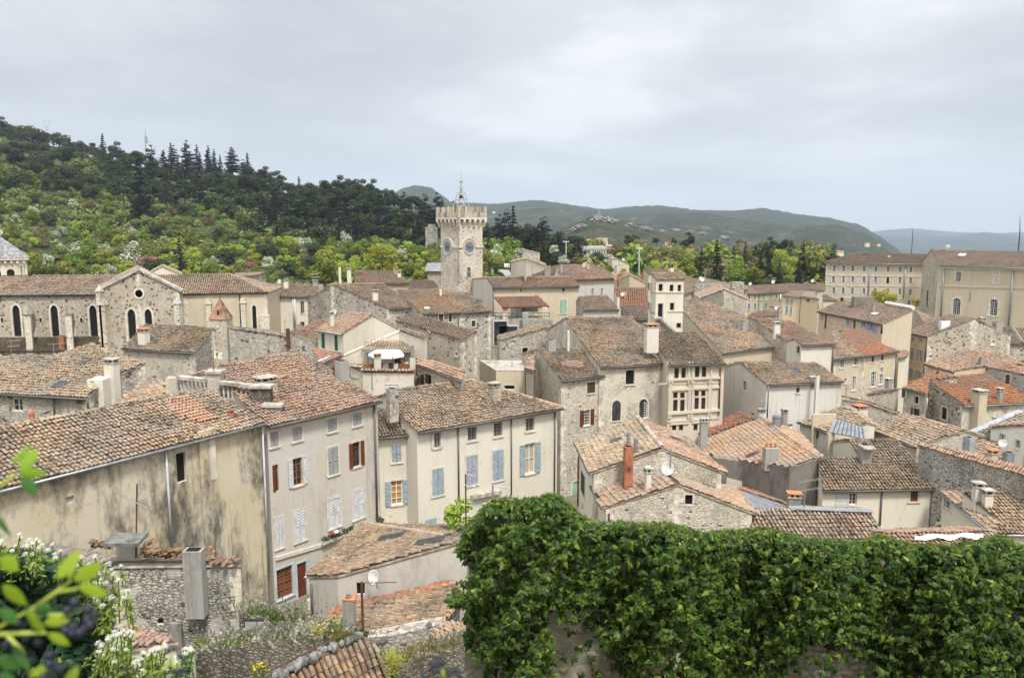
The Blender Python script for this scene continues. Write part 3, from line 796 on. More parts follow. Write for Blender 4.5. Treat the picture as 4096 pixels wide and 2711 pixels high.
h = House('town_house', 'tall grey rendered town house with white, grey and rust-brown shutters beside the stained wall', 'house', PL_GREY, PINK, -3, 0.35, pw=.22, seg=5, sag=.05)
P = h.slope([(1078,1704),(1527,1603),(1193,1402),(850,1475),(1000,1640)], z=9.94)
h.back(P[2], P[3], 5.0); h.make()
W=lambda *a,**k: h.win(B2,*a,**k)
W(440,462,70,135,'shut'); W(645,408,85,135,'shut'); W(960,330,82,125,'shut'); W(1184,280,78,118,'shut')
W(455,812,55,245,'half',fc='brown',sh='rust',bars=(2,4),sur=0); W(650,752,84,245,'open',fc='brown',sh='white',bars=(2,4)); W(970,655,90,245,'shut'); W(1178,596,66,220,'open',fc='dark',sh='rust',bars=(2,4))
W(482,1300,64,275,'shut',sh='white'); W(672,1235,104,275,'shut',sh='white'); W(980,1118,106,265,'shut',sh='white'); W(1196,1042,98,260,'shut',sh='white')
h.win(B7,312,710,145,270,'glass',fc='brown',bars=(4,4),surm=flat('pale_blue_render',(.5,.56,.6),.9),pane=flat('wood_boards',(.2,.08,.04),.8),label='barred ground floor window'); h.win(B7,468,705,85,350,'door',sh='brown',surm=flat('pale_blue_render',(.5,.56,.6),.9),label='tall maroon door')
h.band(B2,(450,1530),(1030,1360),.22,.1); h.band(B2,(500,372),(1300,190),.12,.03,PL_YEL,'cornice')
h.pipe(B2,(1330,160),(1345,1210),.07,ZINCD)
h.chim(E7,1880,860,590,390,'cap',ST_GREY,label='broad stone chimney with slab cap'); h.chim(A6,820,1075,885,115,'plain',PL_CONC); h.chim(A6,780,1040,880,60,'plain',BRICK)
h.finish()
pr = h

h = House('corner_house', 'cream town house with low dark tiled side roof and blue shutters', 'house', PL_CREAM, MOSSY, -3, 0.3, pw=.22, seg=5)
P0=h.slope([(1511,1749),(1676,1732),(1600,1660),(1500,1626)], z=7.3); h.back(P0[2],P0[3],3.0); h.make()
W=lambda *a,**k: h.win(B2,*a,**k)
W(1537,593,84,150,'shut',sh='blue'); W(1540,940,105,215,'open',fc='white',sh='blue',bars=(2,4),pane=CURT)
h.finish()
h = House('long_town_house', 'long pale town house with a row of tall grey shuttered windows facing the ivy', 'house', PL_LIGHT, TAN, -3, 0.35, pw=.22, seg=5, sag=.05)
P=h.slope([(1676,1727),(2256,1631),(1886,1521),(1594,1560),(1600,1662)], z=7.75)
d=(P[1]-P[2]); V=h.polys[0]['V']; hz=Vector((V.x,V.y,0)).normalized()
h.back(P[2],P[3],6.0)
h.plane([P[2],P[1],P[1]+hz*11.0+Z3*.0,P[2]+hz*6-Z3*6*math.tan(math.radians(17))],eave=(1,2)) if False else None
h.make()
W=lambda *a,**k: h.win(B2,*a,**k)
W(1898,470,52,135,'open',fc='brown',sh='white',bars=(2,2),pane=CURTW); W(1908,845,100,240,'shut',sh='blue')
W=lambda *a,**k: h.win(B3,*a,**k)
W(198,415,80,120,'glass',bars=(4,4),fc='grey'); W(430,375,76,125,'glass',bars=(4,4),fc='grey'); W(716,330,74,118,'glass',bars=(4,4),fc='grey')
h.win(B2,1845,1205,105,60,'shut1',sh='blue',sur=0,sill=False)
W(197,740,100,265,'shut',sh='lilac'); W(430,695,96,270,'shut',sh='blue'); W(716,635,92,270,'open',fc='white',sh='blue',bars=(2,2),pane=CURTW)
h.pipe(B3,(68,350),(68,990),.06); h.pipe(B3,(545,280),(540,960),.05); h.pipe(B3,(935,220),(930,930),.06)
h.band(B3,(180,975),(440,925),.25,.35,TRIM_G,'door_canopy')
h.band(B2,(1760,392),(2290,300),.16,.12,TERRA,'tile_cornice'); h.band(B3,(10,345),(930,215),.16,.12,flat('cornice_tan',(.45,.36,.24),.9),'tile_cornice')
h.chim(A6,1272,1355,1135,105,'plain',ST_GREY,label='grey stone stub wall at the valley'); h.chim(A6,2190,1240,1080,105,'cap',ST_BRIGHT); 
h.ridge(P[3]+Z3*.05,P[2]+Z3*.05); h.ridge(P[2]+Z3*.05,P[1]+Z3*.05)
h.finish()

# =================================================================== MEDIEVAL BLOCK
h = House('stone_house', 'narrow rubble stone house with mossy steep roof patched in bright orange', 'house', ST_BRIGHT, MOSSY, -5, .25, pw=.23)
P=h.slope([A7(555,945),A7(940,900),A7(790,690),A7(690,655),A7(325,655)], Y=67.5, pitch=20); h.back(P[2],P[4],3)
h.make(); W=lambda *a,**k: h.win(A7,*a,**k)
W(816,1008,72,98,'shut1',sh='dbrown',sur=.08); W(778,1275,62,140,'open',fc='off',sh='brown',bars=(3,5),arch=3)
h.win(B3,1125,960,66,245,'door',sh='mint',arch=1,label='arched green door'); W(398,985,14,40,'dark',sur=0,sill=False); W(420,870,14,45,'dark',sur=0,sill=False)
h.pipe(A7,(912,925),(908,1360),.06); h.chim(A7,455,690,585,90,'plain',PL_CONC,label='squat round-shouldered concrete chimney'); h.chim(A7,613,690,500,30,'cyl',OFFW)
q=h.polys[0]
pp=[on_plane(A7(*p),q['O'],q['N']) for p in ((540,790),(610,770),(740,780),(760,830),(700,835),(560,820))]
tv,tf=tile_geo(pp,q['U'],q['V'],q['N'],q['O'],.23,.33,4,.02,.5,3); mesh_obj('new_tile_patch',tv+np.array(q['N'])*.05,tf,NEWT,h.root)
h.finish()
h = House('manor_house', 'large rubble stone manor under a broad weathered roof with arched dark shutters', 'house', ST_HALL, TAN, -5, .25, pw=.24)
P=h.slope([A7(895,825),A7(1512,790),A7(1260,490),A7(1195,380),A7(585,380),A7(690,545)], Y=69.5, pitch=19); h.back(P[3],P[4],6,19)
h.make(); W=lambda *a,**k: h.win(A7,*a,**k)
W(1165,915,78,130,'dark',sur=.1,arch=3); W(1042,1213,76,182,'shut',sh='black',arch=1,sur=.14); W(1284,1195,74,170,'half',fc='off',sh='black',arch=1,bars=(4,6),sur=.14)
h.win(A7,1345,1195,32,170,'shut1',sh='grey',sur=0,sill=False)
h.ridge(P[4]+Z3*.05,P[3]+Z3*.05); h.skylight(A7,1220,770,.5,.5)
h.finish()
h = House('renaissance_house', 'carved stone facade with cross-mullioned windows beside the manor', 'house', RENAIS, MOSSY, -5, .3, pw=.24)
P=h.slope([A7(1516,806),A7(2032,792),A7(1762,514),A7(1422,518),A7(1422,640)], Y=69.3, pitch=19); h.back(P[2],P[3],5,19)
h.make(); W=lambda *a,**k: h.win(A7,*a,**k)
for x in (1582,1645): W(x,882,40,100,'glass',fc='dark',bars=(1,3),sur=.05,surm=RENAIS,sill=False)
for x in (1767,1828): W(x,870,40,98,'glass',fc='dark',bars=(1,3),sur=.05,surm=RENAIS,sill=False)
for x in (1571,1634): W(x,1077,40,52,'glass',fc='dark',bars=(2,2),sur=.05,surm=RENAIS,sill=False); W(x,1168,40,104,'glass',fc='dark',bars=(2,3),sur=.05,surm=RENAIS,sill=False)
for x in (1762,1822): W(x,1060,38,52,'glass',fc='dark',bars=(2,2),sur=.05,surm=RENAIS,sill=False); W(x,1150,38,104,'glass',fc='dark',bars=(2,3),sur=.05,surm=RENAIS,sill=False)
for x in (1560,1622,1752,1806): W(x,1364,38,56,'glass',fc='dark',bars=(2,2),sur=.05,surm=RENAIS,sill=False)
h.band(A7,(1480,938),(1975,915),.22,.16,RENAIS); h.band(A7,(1485,1030),(1975,1000),.2,.14,RENAIS); h.band(A7,(1470,1240),(1970,1205),.25,.18,RENAIS); h.band(A7,(1500,1312),(1960,1280),.12,.08,RENAIS,'string_course'); h.band(A7,(1520,1334),(1690,1322),.18,.12,RENAIS,'hood_mould'); h.band(A7,(1720,1318),(1850,1306),.18,.12,RENAIS,'hood_mould')
for x0,x1 in ((1515,1515),(1690,1690),(1722,1722),(1885,1885),(1528,1528),(1700,1700),(1870,1870)):
    hb=h.hit(A7(x0,1120)); t,f,u,v,o=hb; mb=MB(); mb.box(o+f['u']*u,f['u'],f['n'],Z3,-.09,.09,-.02,.13,v-1.7,v+1.6); mb.box(o+f['u']*u,f['u'],f['n'],Z3,-.14,.14,-.02,.17,v+1.6,v+1.8); mb.build('pilaster',RENAIS,h.root)
for x0 in (1505,1690,1725,1890):
    hb=h.hit(A7(x0,870)); t,f,u,v,o=hb; mb=MB(); mb.box(o+f['u']*u,f['u'],f['n'],Z3,-.09,.09,-.02,.12,v-.9,v+.95); mb.box(o+f['u']*u,f['u'],f['n'],Z3,-.14,.14,-.02,.16,v-1.0,v-.9); mb.build('pilaster',RENAIS,h.root)
# carved frieze: shallow raised rinceaux
hb=h.hit(A7(1700,970)); t,f,u,v,o=hb; mb=MB()
for k in range(26):
    x=-2.9+k*.225; c=o+f['u']*(u+x)+Z3*(v+.02*math.sin(k))+f['n']*.0
    mb.lathe(c,[(.1,-.01),(.1,.04),(.06,.06),(.02,.05)],7,0,f['n'])
mb.build('carved_frieze',RENAIS,h.root)
h.pipe(A7,(1972,830),(1970,1250),.07,RUST)
h.chim(A7,1362,640,440,118,'tile',PL_LIGHT,label='tall white rendered chimney stack with tiled top',Y=71.5,dep=.9); h.chim(A7,1290,600,495,60,'plain',ST_RUIN,Y=73)
h.finish()

# =================================================================== FRONT RIGHT CLUSTER
h = House('gable_house', 'gabled house with pinkish tiles and a brick chimney behind the ivy wall', 'house', ST_BRIGHT, PALE, -5, .25, pw=.23, seg=5, wall2=PL_LIGHT, wcond=lambda n: n.x < -.6)
P=h.slope([B3(1118,485),B3(1255,762),B3(1900,542),B3(1682,272)], Y=53.0, pitch=19)
q=h.plane([P[2],P[3],((2742,1748),P[0].z),(2903,1889)],eave=(2,3),gut=True,roof=PINK) if False else h.plane([P[3],P[2],(2903,1889,P[0].z),(2742,1749)],eave=(2,3),gut=True,roof=PINK)
h.make(); h.win(B3,1192,860,34,190,'shut',sh='black',sur=.06); h.win(B3,1196,1090,30,70,'glass',sur=.05)
h.pipe(B3,(1160,620),(1165,1090),.05,RUST); h.chim(B3,1600,775,535,80,'plain',BRICK,Y=44.9,dep=.5,label='tall brick chimney with iron flue',drop=1.5); h.chim(B3,1600,530,400,22,'cyl',IRONG,Y=45.2,name='flue_pipe'); h.chim(B3,1664,600,450,16,'cyl',IRONG,Y=48,name='flue_pipe')
h.skylight(B3,1490,482,.5,.8); h.skylight(B3,2020,470,.5,.8)
h.ridge(P[3]+Z3*.06,P[2]+Z3*.06,MORTAR,.16)
h.finish()
h = House('low_gable_house', 'low rubble stone gable with one small barred window above the ivy', 'house', ST_BRIGHT, MIXO, -5, .2, pw=.23, seg=5, wall2=PL_LIGHT, wcond=lambda n: n.x < -.6)
Rf=at_z((2717,1936),6.6); Rb=at_z((2668,1897),6.6)
P=h.plane([Rb,Rf,(2411,2028,5.1),(2364,1941)],eave=(2,3),gut=True)
q=h.plane([Rf,Rb,(3022,2052,4.9),(2930,1946)],eave=(2,3),gut=True)
h.polys[1]['P']=[Rf,Rb,q[3],q[2]]; h.polys[1]['eave']=(2,3)
h.make(); h.win(B3,2140,1005,68,92,'dark',sur=.08,sill=False); h.win(B3,1290,1000,24,120,'shut1',sh='white',sur=.04)
h.pipe(B3,(1300,1000),(1302,1190),.05,RUST); h.pipe(B3,(1425,1120),(1425,1190),.05,RUST)
h.chim(B3,1775,925,720,55,'cap',PL_LIGHT,Y=44.5,label='slim pale chimney with slab cap'); h.dish(B3,1950,725,.85,Y=45,m=OFFW); h.aerial(B3,1972,800,540,45,arms=1)
h.skylight(E6,770,325,.4,.8); h.chim(B3,2030,880,850,40,'cyl',OFFW,Y=44.2,name='roof_vent')
h.finish()
h = House('broad_roof_house', 'house under a broad pale tan roof with a chimney of clay pots', 'house', PL_DARK, MIXO, -7, .1, gut=False, pw=.24, seg=5, verge=.03)
Rb=at_z(B4(900,188),4.55); Rf=at_z(B4(1490,602),4.55)
P=h.plane([Rb,Rf,(B4(250,430)[0],B4(250,430)[1],2.4),B4(300,520),B4(400,590),B4(1200,700)],eave=(2,3))
h.polys[-1]['P']=[Rb,P[2],P[3],P[4],P[5],Rf]; h.polys[-1]['eave']=(1,2)
h.back(Rf,Rb,3.0,17) if False else h.plane([Rf,Rb,(B4(1285,330)[0],B4(1285,330)[1],3.9),B4(1530,590)],eave=(2,3))
h.polys[-1]['P']=[Rf,Rb,h.polys[-1]['P'][2],h.polys[-1]['P'][3]]
h.make()
h.chim(B4,1012,660,465,145,'pots',PL_CONC,Y=57,label='concrete chimney with four clay pots'); h.chim(B4,302,510,190,78,'cap',PL_CONC,label='tall slender grey chimney',Y=66); h.chim(B4,1072,295,160,95,'cyl',ZINC,label='squat zinc cowl on a mortar base'); h.chim(B4,915,190,95,60,'cap',WHITE,Y=68.5,label='white chimney with slab cap'); h.chim(B4,1148,275,95,52,'cap',PL_CONC,Y=67.5)
h.skylight(B4,815,580,.6,1.1); h.aerial(B4,355,360,130,66,arms=2)
h.ridge(Rb+Z3*.06,Rf+Z3*.06,PALE,.14)
h.finish()
h = House('red_roof_annex', 'small hipped red-orange roof behind the slender grey chimney', 'house', PL_LIGHT, RED, -7, .1, gut=False)
P=h.slope([B4(235,345),B4(360,365),B4(810,205),B4(655,118)],Y=69.5,pitch=13); h.plane([P[3],P[2],(B4(900,190)[0],B4(900,190)[1],P[0].z+.3)],eave=(1,2)); h.finish()

h = House('mossy_roof_house', 'cream house under a steep dark mossy roof with a white shuttered attic window', 'house', PL_CREAM, MOSSY, -6, .25, pw=.24, seg=5, sag=.06)
P=h.slope([(3290,1961),(3776,1952),B5(690,385),B5(240,385),B5(330,548),B5(-60,548)], Y=52.0, pitch=20); h.back(P[2],P[3],3.0); h.make()
h.win(B5,162,952,112,112,'shut1',sh='white',sur=.04,sill=False); h.win(B5,270,955,72,108,'glass',bars=(2,3),sur=.05); h.win(B5,860,922,72,108,'shut1',sh='brown',sur=.2)
h.pipe(B5,(545,885),(535,1205),.06,ZINCD); h.pipe(B5,(1030,885),(1010,1260),.07,ZINCD); h.band(B5,(105,882),(560,878),.1,.05,WOODB,'timber_plate')
h.win(B5,830,1275,160,60,'dark',arch=1,sur=.1,sill=False)
h.chim(B5,400,620,440,98,'plain',PL_CONC,label='large plain rendered chimney with stone slab',Y=54.5,dep=.9)
mb=MB(); c=at_Y(B5(405,452),54.9); mb.abox(c.x-.42,c.x+.42,c.y-.55,c.y+.5,c.z-.05,c.z+.07); mb.build('chimney_slab',TRIM_G,h.root)
h.finish()
h = House('lean_to', 'small lean-to with grey zinc sheet roof between tiled roofs', 'shed', PL_LIGHT, ORANGE, -6, .05, gut=False, verge=.02)
a=h.plane([(B4(625,915)[0],B4(625,915)[1],1.3),(B4(830,1120)[0],B4(830,1120)[1],1.0),(B4(1185,1135)[0],B4(1185,1135)[1],1.0),B4(1050,1055)],tiles=False,roof=ZINC)
h.plane([a[0],a[3],(B4(1185,1105)[0],B4(1185,1105)[1],1.1),B4(1190,1045),B4(560,880)],eave=(0,1),roof=ORANGE)
h.chim(B4,1255,1110,975,130,'tile',PL_CONC,Y=46.5,label='low stained chimney with broken tiles on top'); h.finish()
h = House('parapet_wall', 'long dark weathered parapet wall below the broad tan roof', 'wall', PL_DARK, PL_DARK, -7, .0, gut=False, verge=0)
a=at_z(B4(405,592),2.9); b=at_z(B4(1235,705),3.0); k=Vector((0,.5,0)); h.plane([a,b,b+k,a+k],tiles=False,roof=PL_DARK)
c=at_z(B4(1235,620),4.0); d=at_z(B4(1500,640),4.0); c.y=d.y=b.y-.3
h.plane([at_Y(B4(1215,612),b.y-.4),at_Y(B4(1500,612),b.y-.6),at_Y(B4(1500,612),b.y-.6)+Vector((0,1.2,0)),at_Y(B4(1215,612),b.y-.4)+Vector((0,1.2,0))],tiles=False,roof=ST_RUIN)
h.make()
h.band(B4,(540,845),(1190,1005),.55,.05,PL_LIGHT,'render_band')
h.finish()
h = House('front_tile_house', 'low house whose tiled roof with zinc flashing rises just behind the ivy', 'house', ST_BRIGHT, TAN, -6, .15, pw=.24, seg=5)
P=h.slope([(2985,2160),(3552,2152),B5(425,1062),B4(1330,1135),B4(1050,1130),B4(805,1175)],Y=42,pitch=18); h.back(P[2],P[3],1.5)
h.make(); mb=MB(); a=P[2]+Z3*.12; b=on_plane(B4(1180,1120),h.polys[0]['O'],h.polys[0]['N'])+Z3*.12; k=Vector((0,-.45,-.05)); 
mb.add([a,b,b+k,a+k,a-Z3*.05,b-Z3*.05,b+k-Z3*.05,a+k-Z3*.05],[(0,1,2,3),(7,6,5,4),(3,2,6,7),(0,3,7,4),(1,0,4,5),(2,1,5,6)]); mb.build('flashing',ZINC,h.root)
h.aerial(B4,1350,1130,820,44.5,arms=2,al=1.2); h.finish()
h = House('tarpaulin_house', 'very low tiled roof partly covered by a white tarpaulin just above the ivy', 'house', ST_BRIGHT, PINK, -6, .1, gut=False, pw=.24, seg=5)
P=h.slope([(3420,2215),(3990,2205),(3985,2126),(3560,2136)],Y=38,pitch=11); h.back(P[2],P[3],2)
h.make(); q=h.polys[0]; mb=MB(); g=[]
for i in range(13):
    for j in range(5):
        x=860+660*i/12; y=1370-45*j/4+ (12 if j in(0,4) else 0)*math.sin(i*1.3)-i*1.5
        g.append(on_plane(B5(x,y),q['O'],q['N'])+q['N']*(.16+.05*math.sin(i*1.7+j)))
mb.v=[tuple(p) for p in g]
for i in range(12):
    for j in range(4): mb.f.append((i*5+j,(i+1)*5+j,(i+1)*5+j+1,i*5+j+1)); mb.m.append(0)
o=mb.build('tarpaulin',flat('tarpaulin_white',(.8,.8,.82),.6,var=.03),None,True); tag(o,'crumpled white tarpaulin spread over low tiles above the ivy','tarpaulin')
h.finish()
h = House('valley_house', 'cream house with arched window and valley roof carrying twin chimneys', 'house', PL_CREAM, TAN, -6, .15, pw=.24, seg=5, gm=ZINC)
P=h.slope([B5(1620,1287),B5(1100,868),B5(1320,880),B5(1700,1170)],Y=44,pitch=17); h.polys[0]['P']=[P[0],P[1],P[2],P[3]]
q=h.slope([B5(1620,1287),(4230,2135),(4240,1955),B5(1640,850),B5(1320,880),B5(1700,1170)],z=P[0].z,pitch=15) 
h.make(); h.win(B5,1180,1000,66,110,'glass',bars=(2,3),sur=.22,fc='off'); h.win(B5,1150,1240,110,70,'glass',fc='brown',arch=1,sur=.2,bars=(3,2)); 
h.chim(B5,1487,985,800,80,'cap',PL_LIGHT,Y=50.5,label='rear one of the twin grey chimneys'); h.chim(B5,1580,1035,870,80,'cap',PL_LIGHT,Y=48.5,label='front one of the twin grey chimneys')
h.finish()
h = House('rubble_gable', 'long rubble stone wall with tiled coping above the twin chimneys', 'wall', ST_NEAR, PINK, -6, .06, gut=False, pw=.23, verge=.03)
P=h.plane([(3668,1778,6.0),(4180,1923,6.0),(4180,1890,6.35),(3700,1769)],eave=(0,1)); h.make(); h.finish()
h = House('cat_slide_house', 'house with long tan tiled slope and stone end wall', 'house', ST_CREAM, TAN, -6, .2, pw=.24, gm=ZINCD)
P=h.slope([B5(385,265),B5(870,445),B5(1350,290),B5(750,130)],Y=65,pitch=16); h.back(P[2],P[3],2.5); h.finish()
h = House('zinc_porch', 'open porch with standing-seam zinc awning between tan roofs', 'porch', PL_TAN, ZINC, -6, .1, gut=False, nowall=True)
P=h.slope([B5(37,302),B5(398,374),B5(375,262),B5(97,170)],Y=61,pitch=24,tiles=False); h.make(); q=h.polys[0]
for i in range(1,9):
    a=P[0].lerp(P[1],i/8.5); b=P[3].lerp(P[2],i/8.5); mb=MB(); mb.tube([a+q['N']*.03,b+q['N']*.03],.03,5); mb.build('seam',ZINCD,h.root)
a,b=P[0],P[1]; y=Vector((0,1,0)); mb=MB()
for p in (a,b): mb.box(p+(b-a).normalized()*(.3 if p is a else -.3),Vector((1,0,0)),y,Z3,-.25,.25,.1,.5,-9,-.12)
mb.box(Vector((0,0,0)),Vector((1,0,0)),y,Z3,a.x,b.x,a.y+3.4,a.y+3.6,-6,a.z+.6,1); mb.build('porch_walls',[PL_TAN,PL_TAN],h.root)
mb=MB(); c=at_Y(B5(125,520),62.5); mb.abox(c.x-.45,c.x+.45,c.y-.2,c.y+.2,c.z-.9,c.z-.1); mb.abox(c.x-.45,c.x+.45,c.y+.15,c.y+.22,c.z-.1,c.z+.5); o=mb.build('bench',flat('maroon_paint',(.2,.02,.03),.6)); tag(o,'dark red bench under the zinc awning','bench')
h.finish()
h = House('side_wing', 'tan roofed wing leaning against the pale streaked house', 'house', PL_LIGHT, TAN, -6, .2, pw=.24)
P=h.slope([A8(398,1122),A8(665,1213),A8(985,1130),A8(780,985)],Y=66.5,pitch=15); h.back(P[2],P[3],1); h.make(); h.pipe(A8,(572,1190),(572,1260),.07)
h.chim(A8,935,1060,990,110,'tile',PL_LIGHT,Y=72,label='small tiled box chimney',dep=1.0); h.finish()
h = House('stone_garden_wall', 'stepped rubble wall with tile coping in front of the red roofed stone house', 'wall', ST_CREAM, RED, -6, .05, gut=False, verge=.03)
h.plane([at_Y(A8(770,915),74),at_Y(A8(1000,965),73),at_Y(A8(1265,1055),72),at_Y(A8(1265,1055),72)+Vector((.1,.5,.1)),at_Y(A8(1000,965),73)+Vector((.1,.5,.1)),at_Y(A8(770,915),74)+Vector((.1,.5,.1))],eave=(0,1)); h.finish()

# =================================================================== RIGHT SIDE, MIDDLE DISTANCE
h = House('pale_streaked_house', 'tall pale house with rain-streaked walls and a tiny arched window', 'house', PL_PALE, TAN, -6, .2, pw=.24)
P=h.slope([(3069,1539),(3376,1525),A8(562,632),(2955,1447)],Y=69.5,pitch=17); h.back(P[2],P[3],4); h.make()
h.win(A8,402,855,26,48,'dark',arch=1,sur=.1); h.win(A7,2192,992,22,85,'dark',sur=.06); h.win(A8,20,1055,26,20,'dark',sur=.05); h.win(A8,335,1155,40,30,'glass',sur=.1)
h.pipe(A8,(163,820),(155,1090),.06); h.chim(A8,566,800,735,30,'plain',OFFW,Y=69.6,name='vent_shaft',drop=9,dep=.3); h.skylight(A8,385,700,.8,1.0); h.chim(A8,535,790,745,60,'cap',PL_CONC)
h.finish()
h = House('stair_turret', 'small square stair turret with lean-to roof and one dark window', 'tower', PL_LIGHT, PINK, -6, .15)
P=h.slope([A8(432,484),A8(712,473),A8(605,440),A8(368,428)],Y=79,pitch=15); h.back(P[2],P[3],1.5); h.make(); h.win(A8,402,520,28,62,'dark',sur=.06); h.pipe(A8,(690,500),(688,690),.06); h.finish()
h = House('great_roof_house', 'large house with great tan roof sloping down beside the square stair tower', 'house', PL_TAN, TAN, -6, .25)
P=h.slope([(2891,1411),(3160,1377),(3029,1289),(2985,1266),(2806,1196),(2738,1199),(2730,1243)],Y=88,pitch=18); h.back(P[3],P[5],4) if False else None; h.make()
h.win(A7,2044,1005,48,130,'dark',sur=.05); h.chim(A7,2180,510,415,92,'plain',PL_CONC,label='broad squat grey chimney without a cap'); h.finish()
h = House('far_slope_house', 'wide tan roof with one white capped chimney and mortar flashing', 'house', ST_CREAM, PINK, -6, .25)
P=h.slope([(3161,1379),(3345,1377),(3163,1283),(2988,1266),(3031,1289)],Y=90,pitch=16); h.make()
h.chim(C3,935,1515,1285,110,'cap',OFFW,label='white chimney with dark cap openings'); h.finish()
h = House('cream_town_house', 'cream house with narrow strip of red tiles and white framed windows', 'house', PL_TAN, TAN, -6, .3)
P=h.slope([A8(697,600),A8(965,570),A8(790,440),A8(765,350),A8(690,362),A8(702,470)],Y=87,pitch=17); 
q=h.slope([A8(965,570),A8(1245,535),A8(815,345),A8(765,350),A8(790,440)],z=P[0].z,pitch=17,roof=RED); h.make()
W=lambda *a,**k: h.win(A8,*a,**k)
W(768,640,30,65,bars=(2,3)); W(884,615,34,70,bars=(2,3)); W(1028,595,24,55,bars=(2,3),fc='brown'); W(1107,582,24,55,bars=(2,3),fc='brown'); W(868,800,28,115,bars=(2,4)); W(1030,768,38,125,bars=(2,4),sur=.25); W(1098,690,22,42,bars=(2,2)); W(1095,770,28,80,bars=(2,3),sur=.2); W(795,780,20,40)
h.pipe(A8,(1220,555),(1205,860),.06); h.chim(A8,1163,870,760,55,'cap',PL_CONC,Y=82,label='grey chimney with slotted cap',drop=3)
h.finish()
h = House('narrow_link_house', 'narrow cream house end beside the pink facade', 'house', PL_CREAM, PINK, -6, .15)
P=h.slope([A8(1245,590),A8(1310,575),A8(1335,545),A8(1190,475)],Y=95,pitch=15); h.finish()
h = House('pink_gable_house', 'house with pink facade, lilac shutters and a high rubble stone gable', 'house', ST_HOLEY, BROWNT, -6, .15, wall2=PL_PINK, wcond=lambda n: n.x < -.55, gm=IRON)
z=21-100*slope_at(1346); Rf=at_z(A8(1880,257),z+2.45); 
P=h.plane([Rf,(A8(1480,412)[0],A8(1480,412)[1],z),(A8(1283,372)[0],A8(1283,372)[1],z),A8(1600,292)],eave=(1,2),gut=True); Rb=P[3]
Rb2=Rf+(P[2]-P[1]); h.polys[0]['P']=[Rf,P[1],P[2],Rb2]
e2=at_z(A8(2192,402),z+.1); h.plane([Rf,Rb2,e2+(P[2]-P[1]),e2],eave=(2,3)); h.make()
W=lambda *a,**k: h.win(A8,*a,**k)
W(1362,428,24,36,sur=.12); W(1428,440,24,38,sur=.12); W(1355,555,34,105,'shut',sh='lilac',sur=.16); W(1422,567,24,90,'open',sh='lilac',sur=.16); W(1345,715,36,78,'shut',sh='lilac',sur=.12); W(1408,735,24,70,'open',sh='lilac',sur=.12); W(2032,460,30,38,bars=(1,1),sur=.12,pane=flat('pale_blind',(.6,.62,.66),.8))
h.pipe(A8,(1472,440),(1466,610),.08,WOODD); h.band(A8,(1310,468),(1470,487),.3,.04,TRIM); h.band(A8,(1315,612),(1465,640),.2,.04,TRIM)
h.chim(A8,1632,345,278,82,'plain',WHITE,Y=101,dep=.6,label='broad bright white chimney',drop=1); h.chim(A8,1948,290,250,50,'cap',PL_CONC,Y=103); h.chim(A8,2080,350,288,65,'plain',PL_CONC,Y=101)
h.finish()
h = House('orange_tan_house', 'low house with worn orange-tan roof in front of the rubble gable', 'house', PL_PINK, MIXO, -6, .3)
P=h.slope([A8(1452,637),A8(1685,697),A8(1965,655),A8(2291,640),A8(2175,572),A8(1845,518)],Y=88,pitch=13); h.back(P[3],P[5],2) if False else None; h.make()
h.chim(A8,1945,650,592,42,'plain',PL_CONC,label='short chimney with grey flashing'); h.pipe(A8,(1460,650),(1470,720),.06); h.finish()
h = House('grey_stone_house', 'grey rubble stone house end with one small maroon shutter', 'house', ST_GREY, PINK, -6, .05, gut=False)
P=h.slope([A8(1965,657),A8(2330,738),A8(2330,690),A8(2100,610)],Y=82,pitch=12); h.make(); h.win(A8,2155,766,36,78,'shut1',sh='brown',sur=.14); h.finish()
h = House('red_roof_house', 'rubble stone house with bright red-orange tiled roof and tall buttress chimney', 'house', ST_HALL, ORANGE, -6, .25, wall2=ST_DARK, wcond=lambda n: n.x < -.5, gm=ZINC, pw=.26)
P=h.slope([A8(1790,988),A8(2330,960),A8(2330,915),A8(1975,722),A8(1497,768)],Y=72,pitch=17); h.back(P[3],P[4],3); h.make()
h.win(A8,1622,1052,46,105,'glass',fc='dark',sur=.14,bars=(2,3)); h.win(A8,2050,1057,28,40,'shut1',sh='cream',sur=.05); h.pipe(A8,(1862,995),(1850,1220),.06)
h.chim(A8,1925,1150,860,90,'cap',PL_TAN,Y=71.6,label='tall buttress chimney with slotted cap',drop=3,dep=1.0); h.chim(A8,2095,960,840,42,'cap',PL_CONC,label='slim chimney with ball cowl')
h.aerial(E6,10,10,5,200) if False else None
h.finish()
h = House('second_red_house', 'stone house with sloping red roof tucked behind the bright red one', 'house', ST_CREAM, ORANGE, -6, .2, pw=.26)
P=h.slope([A8(1275,838),A8(1478,884),A8(1500,772),A8(1745,745),A8(1548,698)],Y=77,pitch=16); h.polys[0]['P']=[P[0],P[1],P[2],P[3],P[4]]; h.make()
h.win(A8,1392,940,34,62,'dark',sur=.1); h.win(A8,1382,1038,34,62,'open',sh='dbrown',fc='dark',sur=.06); h.win(A8,1300,885,28,62,'shut1',sh='dbrown',sur=.06); h.pipe(A8,(1490,920),(1480,1080),.06,ZINC)
h.chim(A8,1575,730,700,24,'cyl',RUST,name='flue_pipe'); h.finish()
h = House('stone_shed', 'small dark stained shed roof beside the slotted grey chimney', 'shed', ST_CREAM, GREYT, -6, .1, gut=False)
P=h.slope([A8(965,900),A8(1190,860),A8(1270,838),A8(1040,860)],Y=78,pitch=8); h.finish()
h = House('white_house', 'white rendered house with two small windows at the edge behind the dish', 'house', PL_WHITE, PINK, -6, .1, gut=False)
P=h.plane([at_Y(E4(385,728),60),at_Y(E4(900,690),57),at_Y(E4(900,640),60),at_Y(E4(430,700),62)],eave=(0,1)); h.make()
